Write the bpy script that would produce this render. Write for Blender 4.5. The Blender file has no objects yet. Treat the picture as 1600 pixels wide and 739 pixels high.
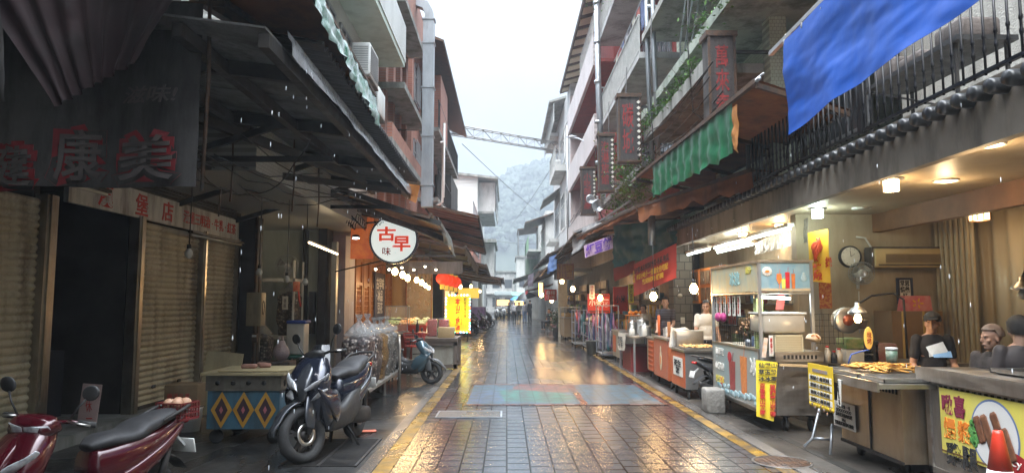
import bpy, bmesh, math, random
from mathutils import Vector, Matrix, noise
PI = math.pi
R = math.radians
col = bpy.context.scene.collection
sc = bpy.context.scene

# ------------------------------------------------------------------ camera
CAM_H, PITCH, YAW, FPX = 1.65, math.atan(0.0932), 0.0073, 1100.0
cd = bpy.data.cameras.new('camera'); cam = bpy.data.objects.new('camera', cd); col.objects.link(cam)
cam.location = (0, 0, CAM_H); cam.rotation_euler = (PI/2 + PITCH, 0, -YAW)
cd.sensor_width = 36; cd.lens = 36*FPX/1600; cd.clip_end = 3000; cd.clip_start = 0.05
sc.camera = cam
# ------------------------------------------------------------------ world, sun, exposure
SUN_EL, SUN_ROT = R(58), R(200)
w = bpy.data.worlds.new('World'); sc.world = w; w.use_nodes = True
wn = w.node_tree; wn.nodes.clear()
o_ = wn.nodes.new('ShaderNodeOutputWorld'); bg = wn.nodes.new('ShaderNodeBackground')
sky = wn.nodes.new('ShaderNodeTexSky'); sky.sky_type = 'NISHITA'; sky.sun_disc = False
sky.sun_elevation = SUN_EL; sky.sun_rotation = SUN_ROT; sky.dust_density = 6; sky.air_density = 1.0; sky.ozone_density = 1
hs = wn.nodes.new('ShaderNodeHueSaturation'); hs.inputs['Saturation'].default_value = 0.35
tc = wn.nodes.new('ShaderNodeTexCoord'); nz = wn.nodes.new('ShaderNodeTexNoise'); nz.inputs['Scale'].default_value = 2.2; nz.inputs['Detail'].default_value = 6
rp = wn.nodes.new('ShaderNodeValToRGB'); rp.color_ramp.elements[0].position = .3; rp.color_ramp.elements[0].color = (6.6, 7.5, 8.6, 1)
rp.color_ramp.elements[1].position = .7; rp.color_ramp.elements[1].color = (10.2, 10.8, 11.5, 1)
mx = wn.nodes.new('ShaderNodeMix'); mx.data_type = 'RGBA'; mx.inputs[0].default_value = 0.8
L = wn.links.new
L(tc.outputs['Generated'], nz.inputs['Vector']); L(nz.outputs['Fac'], rp.inputs['Fac'])
L(sky.outputs['Color'], hs.inputs['Color']); L(hs.outputs['Color'], mx.inputs[6]); L(rp.outputs['Color'], mx.inputs[7])
# an overcast sky is brighter overhead than near the horizon
sx = wn.nodes.new('ShaderNodeSeparateXYZ'); L(tc.outputs['Generated'], sx.inputs[0])
mz = wn.nodes.new('ShaderNodeMath'); mz.operation = 'POWER'; mz.use_clamp = False; mz.inputs[1].default_value = 4; cl_ = wn.nodes.new('ShaderNodeClamp'); L(sx.outputs[2], cl_.inputs[0]); L(cl_.outputs[0], mz.inputs[0])
ma = wn.nodes.new('ShaderNodeMath'); ma.operation = 'MULTIPLY_ADD'; ma.inputs[1].default_value = 10; ma.inputs[2].default_value = .35; L(mz.outputs[0], ma.inputs[0])
mg = wn.nodes.new('ShaderNodeVectorMath'); mg.operation = 'SCALE'; L(mx.outputs[2], mg.inputs[0]); L(ma.outputs[0], mg.inputs['Scale'])
L(mg.outputs[0], bg.inputs['Color']); L(bg.outputs['Background'], o_.inputs['Surface'])
bg.inputs['Strength'].default_value = 0.15
sl = bpy.data.lights.new('sun', 'SUN'); sl.energy = 0.6; sl.angle = R(30); sl.color = (1, .97, .93)
so = bpy.data.objects.new('sun', sl); col.objects.link(so)
sd = Vector((math.sin(SUN_ROT)*math.cos(SUN_EL), math.cos(SUN_ROT)*math.cos(SUN_EL), math.sin(SUN_EL)))
so.rotation_euler = sd.to_track_quat('Z', 'Y').to_euler()
sc.view_settings.view_transform = 'Standard'; sc.view_settings.look = 'None'; sc.view_settings.gamma = 1
sc.view_settings.exposure = 1.0
sc.render.engine = 'CYCLES'
sc.cycles.max_bounces = 6; sc.cycles.volume_bounces = 0; sc.cycles.use_denoising = True
sc.cycles.transparent_max_bounces = 12; sc.cycles.glossy_bounces = 3
sc.cycles.sample_clamp_indirect = 6; sc.cycles.caustics_reflective = False; sc.cycles.caustics_refractive = False

# ------------------------------------------------------------------ measuring: a sight line from the place the photo was taken, cut by a real plane
def at(px, py, X=None, Y=None, Z=None):
    u, v = (px-800)/FPX, (369.5-py)/FPX
    ct, st = math.cos(PITCH), math.sin(PITCH)
    dx, dy, dz = u, ct - v*st, st + v*ct
    c, s = math.cos(YAW), math.sin(YAW)
    d = Vector((dx*c+dy*s, dy*c-dx*s, dz))
    if X is not None: t = X/d.x
    elif Y is not None: t = Y/d.y
    else: t = (Z-CAM_H)/d.z
    return Vector((0, 0, CAM_H)) + d*t

# ------------------------------------------------------------------ materials
MATS = {}
def pm(name, c1, c2=None, scale=4, rough=.6, metal=0, bump=0, bscale=None, streak=0, dirt=None, dirt_amt=.5, r2=None, emit=0, ecol=None, coat=0, trans=0, alpha=1, detail=5, spec=None):
    if name in MATS: return MATS[name]
    m = bpy.data.materials.new(name); m.use_nodes = True; MATS[name] = m
    nt = m.node_tree; b = nt.nodes['Principled BSDF']; N = nt.nodes.new; K = nt.links.new
    c1 = tuple(c1)+(1,)
    b.inputs['Roughness'].default_value = rough; b.inputs['Metallic'].default_value = metal
    b.inputs['Base Color'].default_value = c1
    if spec is not None: b.inputs['Specular IOR Level'].default_value = spec
    if coat: b.inputs['Coat Weight'].default_value = coat; b.inputs['Coat Roughness'].default_value = .08
    if trans: b.inputs['Transmission Weight'].default_value = trans
    if alpha < 1: b.inputs['Alpha'].default_value = alpha
    if emit:
        b.inputs['Emission Color'].default_value = tuple(ecol or c1[:3])+(1,); b.inputs['Emission Strength'].default_value = emit
    t = N('ShaderNodeTexCoord')
    src = None
    if c2 is not None:
        mp = N('ShaderNodeMapping'); K(t.outputs['Object'], mp.inputs['Vector'])
        if streak: mp.inputs['Scale'].default_value = (1, 1, 1/streak)
        n = N('ShaderNodeTexNoise'); n.inputs['Scale'].default_value = scale; n.inputs['Detail'].default_value = detail; n.inputs['Roughness'].default_value = .6
        K(mp.outputs[0], n.inputs['Vector'])
        r = N('ShaderNodeValToRGB'); r.color_ramp.elements[0].position = .35; r.color_ramp.elements[1].position = .68
        r.color_ramp.elements[0].color = c1; r.color_ramp.elements[1].color = tuple(c2)+(1,)
        K(n.outputs['Fac'], r.inputs['Fac']); src = r.outputs['Color']
        if r2 is not None:
            mr = N('ShaderNodeMapRange'); mr.inputs['To Min'].default_value = rough; mr.inputs['To Max'].default_value = r2
            mr.inputs['From Min'].default_value = .35; mr.inputs['From Max'].default_value = .65
            K(n.outputs['Fac'], mr.inputs['Value']); K(mr.outputs[0], b.inputs['Roughness'])
    if dirt is not None:
        mp2 = N('ShaderNodeMapping'); K(t.outputs['Object'], mp2.inputs['Vector']); mp2.inputs['Scale'].default_value = (1, 1, .22)
        mp2.inputs['Location'].default_value = (3.1, 7.7, 1.3)
        n2 = N('ShaderNodeTexNoise'); n2.inputs['Scale'].default_value = scale*1.7; n2.inputs['Detail'].default_value = 8; n2.inputs['Roughness'].default_value = .68
        K(mp2.outputs[0], n2.inputs['Vector'])
        mr2 = N('ShaderNodeMapRange'); mr2.inputs['From Min'].default_value = .46; mr2.inputs['From Max'].default_value = .66; mr2.inputs['To Max'].default_value = dirt_amt
        K(n2.outputs['Fac'], mr2.inputs['Value'])
        mm = N('ShaderNodeMix'); mm.data_type = 'RGBA'; K(mr2.outputs[0], mm.inputs[0])
        if src is not None: K(src, mm.inputs[6])
        else: mm.inputs[6].default_value = c1
        mm.inputs[7].default_value = tuple(dirt)+(1,); src = mm.outputs[2]
    if src is not None: K(src, b.inputs['Base Color'])
    if bump:
        n3 = N('ShaderNodeTexNoise'); n3.inputs['Scale'].default_value = bscale or scale*4; n3.inputs['Detail'].default_value = 6
        K(t.outputs['Object'], n3.inputs['Vector'])
        bp = N('ShaderNodeBump'); bp.inputs['Strength'].default_value = bump; bp.inputs['Distance'].default_value = .02
        K(n3.outputs['Fac'], bp.inputs['Height']); K(bp.outputs[0], b.inputs['Normal'])
    return m

def brickmat(name, c1, c2, mortar, bw, bh, rough=.5, axis='X', msize=.006, offset=.5, dirt=None, dirt_amt=.5, bump=.4, dscale=1.2):
    """tiles laid on a wall facing X or Y, or on the floor ('Z')"""
    m = bpy.data.materials.new(name); m.use_nodes = True; MATS[name] = m
    nt = m.node_tree; b = nt.nodes['Principled BSDF']; N = nt.nodes.new; K = nt.links.new
    t = N('ShaderNodeTexCoord'); s = N('ShaderNodeSeparateXYZ'); c = N('ShaderNodeCombineXYZ'); K(t.outputs['Object'], s.inputs[0])
    if axis == 'X': K(s.outputs[1], c.inputs[0]); K(s.outputs[2], c.inputs[1])
    elif axis == 'Y': K(s.outputs[0], c.inputs[0]); K(s.outputs[2], c.inputs[1])
    else: K(s.outputs[1], c.inputs[0]); K(s.outputs[0], c.inputs[1])
    br = N('ShaderNodeTexBrick'); br.offset = offset; br.inputs['Scale'].default_value = 1
    br.inputs['Brick Width'].default_value = bw; br.inputs['Row Height'].default_value = bh; br.inputs['Mortar Size'].default_value = msize
    br.inputs['Color1'].default_value = tuple(c1)+(1,); br.inputs['Color2'].default_value = tuple(c2)+(1,); br.inputs['Mortar'].default_value = tuple(mortar)+(1,)
    K(c.outputs[0], br.inputs['Vector']); src = br.outputs['Color']
    if dirt is not None:
        mp2 = N('ShaderNodeMapping'); K(t.outputs['Object'], mp2.inputs['Vector']); mp2.inputs['Scale'].default_value = (1, 1, .25)
        n2 = N('ShaderNodeTexNoise'); n2.inputs['Scale'].default_value = dscale; n2.inputs['Detail'].default_value = 8; n2.inputs['Roughness'].default_value = .65
        K(mp2.outputs[0], n2.inputs['Vector'])
        mr2 = N('ShaderNodeMapRange'); mr2.inputs['From Min'].default_value = .42; mr2.inputs['From Max'].default_value = .68; mr2.inputs['To Max'].default_value = dirt_amt
        K(n2.outputs['Fac'], mr2.inputs['Value'])
        mm = N('ShaderNodeMix'); mm.data_type = 'RGBA'; K(mr2.outputs[0], mm.inputs[0]); K(src, mm.inputs[6]); mm.inputs[7].default_value = tuple(dirt)+(1,)
        src = mm.outputs[2]
    K(src, b.inputs['Base Color']); b.inputs['Roughness'].default_value = rough
    bp = N('ShaderNodeBump'); bp.inputs['Strength'].default_value = bump; bp.inputs['Distance'].default_value = .01; bp.invert = True
    K(br.outputs['Fac'], bp.inputs['Height']); K(bp.outputs[0], b.inputs['Normal'])
    return m

# ------------------------------------------------------------------ mesh building
SPLIT = {'balcony_slab', 'parapet', 'roof_slat', 'pier', 'pilaster', 'hanging_rod', 'cone_body', 'balcony_room', 'gold_strip', 'bracket', 'beam', 'roof', 'legs', 'poles'}
MW = {}      # world matrix of every thing, so that parts may be given in world coordinates
class MB:
    def __init__(s): s.v = []; s.f = []; s.mi = []; s.sm = []; s.cur = 0; s.smooth = False
    def mat(s, i): s.cur = i; return s
    def add(s, vs, fs, smooth=None):
        o = len(s.v); s.v += [Vector(p) for p in vs]
        for f in fs:
            s.f.append([i+o for i in f]); s.mi.append(s.cur); s.sm.append(s.smooth if smooth is None else smooth)
        return s
    def box(s, c, d, rz=0, rx=0, ry=0):
        c = Vector(c); M = Matrix.Rotation(rz, 3, 'Z') @ Matrix.Rotation(ry, 3, 'Y') @ Matrix.Rotation(rx, 3, 'X')
        x, y, z = d[0]/2, d[1]/2, d[2]/2
        vs = [c + M @ Vector((a*x, b*y, e*z)) for a in (-1, 1) for b in (-1, 1) for e in (-1, 1)]
        return s.add(vs, [(0,1,3,2), (4,6,7,5), (0,4,5,1), (2,3,7,6), (0,2,6,4), (1,5,7,3)], False)
    def bb(s, x0, x1, y0, y1, z0, z1): return s.box(((x0+x1)/2, (y0+y1)/2, (z0+z1)/2), (abs(x1-x0), abs(y1-y0), abs(z1-z0)))
    def rbox(s, c, d, r=.02, rz=0, rx=0, ry=0, seg=2):
        bm = bmesh.new(); bmesh.ops.create_cube(bm, size=1)
        for v in bm.verts: v.co = Vector((v.co.x*d[0], v.co.y*d[1], v.co.z*d[2]))
        bmesh.ops.bevel(bm, geom=bm.edges[:], offset=min(r, min(d)*.49), segments=seg, profile=.5, affect='EDGES')
        M = Matrix.Rotation(rz, 3, 'Z') @ Matrix.Rotation(ry, 3, 'Y') @ Matrix.Rotation(rx, 3, 'X'); c = Vector(c)
        bm.verts.index_update()
        s.add([c + M @ v.co for v in bm.verts], [[v.index for v in f.verts] for f in bm.faces], True); bm.free(); return s
    def tube(s, pts, r, n=8, cap=True, square=False):
        pts = [Vector(p) for p in pts]; rs = r if isinstance(r, (list, tuple)) else [r]*len(pts)
        ring = []; vs = []; prev = None
        for i, p in enumerate(pts):
            t = (pts[min(i+1, len(pts)-1)] - pts[max(i-1, 0)]).normalized()
            up = Vector((0, 0, 1)) if abs(t.z) < .95 else Vector((1, 0, 0))
            a = t.cross(up).normalized() if prev is None else (prev - t*prev.dot(t)).normalized()
            prev = a; b = t.cross(a)
            for k in range(n):
                th = 2*PI*(k+.5)/n if square else 2*PI*k/n
                vs.append(p + (a*math.cos(th) + b*math.sin(th))*rs[i])
        fs = []
        for i in range(len(pts)-1):
            for k in range(n): fs.append((i*n+k, i*n+(k+1) % n, (i+1)*n+(k+1) % n, (i+1)*n+k))
        if cap: fs.append(tuple(range(n-1, -1, -1))); fs.append(tuple((len(pts)-1)*n+k for k in range(n)))
        return s.add(vs, fs, not square)
    def bar(s, a, b, wd, ht):
        a, b = Vector(a), Vector(b); t = (b-a).normalized()
        up = Vector((0, 0, 1)) if abs(t.z) < .98 else Vector((0, 1, 0))
        x = t.cross(up).normalized(); y = x.cross(t)
        vs = [p + x*i*wd/2 + y*j*ht/2 for p in (a, b) for i, j in ((-1,-1), (1,-1), (1,1), (-1,1))]
        return s.add(vs, [(0,1,2,3), (7,6,5,4), (0,4,5,1), (1,5,6,2), (2,6,7,3), (3,7,4,0)], False)
    def cyl(s, a, b, r, n=16, r2=None): return s.tube([a, b], [r, r if r2 is None else r2], n)
    def lathe(s, c, prof, n=20, axis='Z', M=None, cap=True):
        c = Vector(c); vs = []
        for (r, z) in prof:
            for k in range(n):
                th = 2*PI*k/n; p = Vector((r*math.cos(th), r*math.sin(th), z))
                if axis == 'X': p = Vector((p.z, p.x, p.y))
                if axis == 'Y': p = Vector((p.x, p.z, p.y))
                if M is not None: p = M @ p
                vs.append(c+p)
        fs = [(i*n+k, i*n+(k+1) % n, (i+1)*n+(k+1) % n, (i+1)*n+k) for i in range(len(prof)-1) for k in range(n)]
        if cap and prof[0][0] > 1e-5 and prof[0][1] != prof[1][1]: fs.append(tuple(range(n-1, -1, -1)))
        if cap and prof[-1][0] > 1e-5 and prof[-1][1] != prof[-2][1]: fs.append(tuple((len(prof)-1)*n+k for k in range(n)))
        return s.add(vs, fs, True)
    def ell(s, c, r, n=14, m=9, M=None):
        r = (r, r, r) if not isinstance(r, (tuple, list)) else r; c = Vector(c); vs = []; fs = []
        for i in range(m+1):
            ph = PI*i/m
            for k in range(n):
                th = 2*PI*k/n; p = Vector((r[0]*math.sin(ph)*math.cos(th), r[1]*math.sin(ph)*math.sin(th), r[2]*math.cos(ph)))
                vs.append(c + (M @ p if M is not None else p))
        for i in range(m):
            for k in range(n): fs.append((i*n+k, (i+1)*n+k, (i+1)*n+(k+1) % n, i*n+(k+1) % n))
        return s.add(vs, fs, True)
    def prism(s, poly, a, b):
        """poly: 3D points in a plane; swept by vector b-a"""
        d = Vector(b)-Vector(a); n = len(poly); P = [Vector(p) for p in poly]
        s.add(P + [p+d for p in P], [tuple(range(n)), tuple(range(2*n-1, n-1, -1))] + [(i, n+i, n+(i+1) % n, (i+1) % n) for i in range(n)], False)
        return s
    def quad(s, a, b, c, d): return s.add([a, b, c, d], [(0, 1, 2, 3)], False)
    def slab(s, a, b, c, d, t):
        """four-cornered plate with thickness t along its normal"""
        a, b, c, d = map(Vector, (a, b, c, d)); nrm = (b-a).cross(d-a).normalized()*t
        return s.add([a, b, c, d, a+nrm, b+nrm, c+nrm, d+nrm], [(3,2,1,0), (4,5,6,7), (0,1,5,4), (1,2,6,5), (2,3,7,6), (3,0,4,7)], False)
    def cloth(s, a, b, c, d, nu=24, nv=12, amp=.03, freq=3, seed=0, fold=0, fn=6, sag=0, thick=.004, hem=0, shape=None):
        """a,b top edge, d,c bottom edge; folds run down the cloth"""
        a, b, c, d = map(Vector, (a, b, c, d)); nrm = (b-a).cross(d-a).normalized(); vs = []; fs = []
        for side in (0, 1):
            for j in range(nv+1):
                for i in range(nu+1):
                    u, v = i/nu, j/nv
                    vv = v*(1 + (hem*(noise.noise(Vector((u*fn, seed, 3)))) if hem else 0))
                    p = (a*(1-u)+b*u)*(1-vv) + (d*(1-u)+c*u)*vv
                    h = amp*noise.fractal(Vector((u*freq, v*freq*.8, seed*7.3)), 1, 2, 4)*min(1, .25+v*1.5)
                    if fold: h += fold*math.sin(u*fn*2*PI + 2.5*noise.noise(Vector((u*4, v*1.5, seed))))*(.35+.65*v)
                    if sag: p = p - Vector((0, 0, sag*math.sin(PI*u)))
                    if shape: p = p + shape(u, v)
                    vs.append(p + nrm*(h + side*thick))
        k = (nu+1)*(nv+1)
        for j in range(nv):
            for i in range(nu):
                q = (j*(nu+1)+i, j*(nu+1)+i+1, (j+1)*(nu+1)+i+1, (j+1)*(nu+1)+i)
                fs.append(tuple(reversed(q))); fs.append(tuple(x+k for x in q))
        return s.add(vs, fs, True)
    def islands(s):
        par = list(range(len(s.v)))
        def find(i):
            while par[i] != i: par[i] = par[par[i]]; i = par[i]
            return i
        for f in s.f:
            for j in f[1:]: par[find(j)] = find(f[0])
        g = {}
        for k, f in enumerate(s.f): g.setdefault(find(f[0]), []).append(k)
        out = []
        for ks in g.values():
            b = MB(); m = {}
            for k in ks:
                for i in s.f[k]:
                    if i not in m: m[i] = len(b.v); b.v.append(s.v[i])
                b.f.append([m[i] for i in s.f[k]]); b.mi.append(s.mi[k]); b.sm.append(s.sm[k])
            out.append(b)
        return out
    def build(s, name, mat, parent=None, bevel=0, whole=False):
        if parent is not None and name in SPLIT and not whole:
            for b in s.islands(): o = MB.build(b, name, mat, parent, bevel, True)
            return o
        me = bpy.data.meshes.new(name)
        vs = s.v
        if parent is not None:
            inv = MW[parent.name].inverted(); vs = [inv @ p for p in vs]
        me.from_pydata([tuple(p) for p in vs], [], s.f); me.validate()
        if len(me.polygons) == len(s.f):
            me.polygons.foreach_set('material_index', s.mi); me.polygons.foreach_set('use_smooth', s.sm)
        me.update()
        o = bpy.data.objects.new(name, me); col.objects.link(o)
        for m in (mat if isinstance(mat, (list, tuple)) else [mat]): me.materials.append(m)
        if parent is not None: o.parent = parent; MW[o.name] = MW[parent.name]
        else: MW[o.name] = Matrix.Identity(4)
        if bevel:
            bv = o.modifiers.new('bevel', 'BEVEL'); bv.width = bevel; bv.segments = 2; bv.limit_method = 'ANGLE'
        return o

def tag(o, label=None, cat=None, group=None, kind=None):
    if label: o['label'] = label
    if cat: o['category'] = cat
    if group: o['group'] = group
    if kind: o['kind'] = kind
    return o
def thing(name, label, cat, loc=(0, 0, 0), rz=0, group=None, scale=1):
    o = bpy.data.objects.new(name, None); col.objects.link(o); o.location = loc; o.rotation_euler = (0, 0, rz); o.scale = (scale,)*3
    o.empty_display_size = .1
    MW[o.name] = Matrix.Translation(Vector(loc)) @ Matrix.Rotation(rz, 4, 'Z') @ Matrix.Scale(scale, 4)
    return tag(o, label, cat, group)
def LM(parent):      # build in the thing's own frame: world matrix for local helper use
    return MW[parent.name]
class LB(MB):        # mesh given in the local frame of its thing
    def build(s, name, mat, parent=None, bevel=0):
        M = MW[parent.name]; s.v = [M @ p for p in s.v]
        return MB.build(s, name, mat, parent, bevel)
def copy_tree(o, parent=None, loc=None, rz=None, label=None):
    c = o.copy(); col.objects.link(c)
    if parent is not None: c.parent = parent
    if loc is not None: c.location = loc
    if rz is not None: c.rotation_euler.z = rz
    if label: c['label'] = label
    for ch in list(o.children): copy_tree(ch, c)
    return c
def struct(name, mb, mat): return tag(mb.build(name, mat), kind='structure')
def text(s, o, right, up, size, mat, parent, name='lettering', ext=.003, bold=.0, fit=None, spacing=1.0, shear=0, lift=.004, curve=None):
    """writing on a plane: o is its centre, right / up the plane's directions, fit=(w,h) stretches it to that size"""
    cu = bpy.data.curves.new(name, 'FONT'); cu.body = s; cu.align_x = 'CENTER'; cu.align_y = 'CENTER'; cu.size = size
    cu.extrude = ext; cu.offset = bold*size; cu.space_line = spacing; cu.shear = shear; cu.resolution_u = 3
    t = bpy.data.objects.new(name, cu); col.objects.link(t)
    dg = bpy.context.evaluated_depsgraph_get(); me = bpy.data.meshes.new_from_object(t.evaluated_get(dg))
    bpy.data.objects.remove(t); bpy.data.curves.remove(cu)
    right, up = Vector(right).normalized(), Vector(up).normalized(); nrm = right.cross(up); o = Vector(o)
    xs = [v.co.x for v in me.vertices] or [0]; ys = [v.co.y for v in me.vertices] or [0]
    cx, cy = (min(xs)+max(xs))/2, (min(ys)+max(ys))/2; fx = fy = 1
    if fit:
        fx = fit[0]/max(1e-6, max(xs)-min(xs)); fy = fit[1]/max(1e-6, max(ys)-min(ys))
    inv = MW[parent.name].inverted()
    for v in me.vertices:
        x, y = (v.co.x-cx)*fx, (v.co.y-cy)*fy
        p = o + right*x + up*y + nrm*(v.co.z+lift)
        if curve: p = p + curve(x, y)
        v.co = inv @ p
    me.materials.clear(); me.materials.append(mat); me.name = name
    ob = bpy.data.objects.new(name, me); col.objects.link(ob); ob.parent = parent; MW[ob.name] = MW[parent.name]
    return ob
LAMP_K = .36
def ordinal(n):
    a = 'zeroth first second third fourth fifth sixth seventh eighth ninth tenth eleventh twelfth thirteenth fourteenth fifteenth sixteenth seventeenth eighteenth nineteenth twentieth'.split()
    if n <= 20: return a[n]
    return ('twenty thirty forty fifty sixty'.split()[n//10-2] + '-' + a[n % 10]) if n % 10 else ('thirtieth fortieth fiftieth sixtieth'.split()[n//10-3])
def lamp(name, loc, power, color, parent=None, radius=.05, typ='POINT', rot=None, spot=None):
    l = bpy.data.lights.new(name, typ); l.energy = power*LAMP_K; l.color = color
    if typ in ('POINT', 'SPOT'): l.shadow_soft_size = radius
    if spot: l.spot_size = spot; l.spot_blend = .6
    o = bpy.data.objects.new(name, l); col.objects.link(o)
    loc = Vector(loc)
    if parent is not None: loc = MW[parent.name].inverted() @ loc; o.parent = parent
    o.location = loc
    if rot: o.rotation_euler = rot
    return o
def remeshed(mb, name, mat, parent, voxel=.008, smooth=4):
    """union of all shapes in mb as one continuous skin"""
    o = mb.build(name, mat, parent)
    rm = o.modifiers.new('r', 'REMESH'); rm.mode = 'VOXEL'; rm.voxel_size = voxel; rm.use_smooth_shade = True
    s_ = o.modifiers.new('s', 'SMOOTH'); s_.factor = .5; s_.iterations = smooth
    dg = bpy.context.evaluated_depsgraph_get(); me = bpy.data.meshes.new_from_object(o.evaluated_get(dg))
    o.modifiers.clear(); old = o.data; o.data = me; bpy.data.meshes.remove(old); me.name = name
    for p in me.polygons: p.use_smooth = True
    return o

# palette
M_ = {}
M_['concrete'] = pm('mossy_concrete', (.20,.205,.19), (.30,.30,.28), 1.6, .85, bump=.3, dirt=(.06,.07,.05), dirt_amt=.75, bscale=20)
M_['concrete_light'] = pm('pale_concrete', (.42,.43,.42), (.52,.52,.50), 1.2, .8, bump=.2, dirt=(.18,.19,.17), dirt_amt=.6, bscale=20)
M_['dark_wood'] = pm('weathered_dark_wood', (.045,.035,.03), (.12,.10,.09), 6, .75, streak=6, bump=.4)
M_['warm_wood'] = pm('varnished_wood', (.20,.075,.025), (.34,.15,.055), 5, .35, streak=8, bump=.15)
M_['steel'] = pm('stainless_steel', (.45,.44,.42), (.56,.55,.53), 3, .28, 1, streak=.2, r2=.45, dirt=(.20,.18,.15), dirt_amt=.4, bump=.05, bscale=60)
M_['steel_dull'] = pm('scratched_steel', (.34,.32,.29), (.46,.43,.39), 2.5, .38, .9, r2=.55, dirt=(.16,.13,.09), dirt_amt=.5, bump=.08, bscale=30)
M_['dark_metal'] = pm('painted_dark_metal', (.018,.018,.02), (.05,.045,.04), 5, .45, .4, r2=.7, bump=.1)
M_['rust_metal'] = pm('rusty_metal', (.05,.04,.035), (.13,.07,.04), 7, .6, .5, bump=.2)
M_['grey_metal'] = pm('galvanised_metal', (.32,.35,.38), (.45,.48,.51), 3, .35, .7, streak=3, dirt=(.20,.20,.20), dirt_amt=.35)
M_['white_paint'] = pm('white_paint', (.62,.62,.60), (.72,.72,.70), 2, .5, dirt=(.30,.28,.24), dirt_amt=.35)
M_['black_plastic'] = pm('black_plastic', (.012,.012,.013), (.03,.03,.03), 8, .4, r2=.6)
M_['rubber'] = pm('tyre_rubber', (.012,.012,.012), (.03,.03,.03), 9, .75, bump=.2)
M_['brown_canvas'] = pm('brown_canvas', (.20,.060,.018), (.33,.115,.035), 1.8, .8, dirt=(.07,.03,.015), dirt_amt=.7, bump=.15)
M_['orange_canvas'] = pm('orange_canvas', (.34,.13,.03), (.50,.21,.05), 1.8, .8, dirt=(.12,.05,.02), dirt_amt=.7, bump=.15)
M_['white_plastic'] = pm('white_plastic', (.6,.62,.6), (.7,.7,.68), 3, .4, dirt=(.3,.3,.27), dirt_amt=.3)
M_['red'] = pm('red_paint', (.42,.02,.02), (.5,.04,.03), 4, .5)
M_['ink_red'] = pm('red_ink', (.45,.02,.015), (.36,.02,.015), 9, .7)
M_['ink_black'] = pm('black_ink', (.012,.011,.01), (.03,.03,.03), 9, .7)
M_['ink_blue'] = pm('blue_ink', (.02,.035,.16), (.03,.05,.2), 9, .6)
M_['ink_white'] = pm('white_ink', (.7,.68,.62), (.6,.58,.52), 9, .7)
M_['ink_yellow'] = pm('yellow_ink', (.75,.42,.02), (.65,.35,.02), 9, .7)
M_['glass'] = pm('dark_window_glass', (.05,.06,.07), (.09,.10,.11), .8, .08, 0, r2=.2)
M_['clear'] = pm('clear_sheet_glass', (.75,.78,.76), None, 1, .05, trans=.0, alpha=.22)
M_['bulb_off'] = pm('unlit_bulb_glass', (.55,.54,.48), None, 1, .15)
M_['bulb'] = pm('warm_bulb_glow', (1,.8,.45), None, 1, .4, emit=13, ecol=(1,.66,.28))
M_['bulb_white'] = pm('white_tube_glow', (.9,1,1), None, 1, .4, emit=4.5, ecol=(.86,1,.92))
M_['skin'] = pm('skin', (.48,.27,.18), (.56,.34,.24), 7, .5, bump=.05)
M_['hair'] = pm('black_hair', (.012,.011,.011), (.03,.027,.025), 30, .6, bump=.4, bscale=120)
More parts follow.
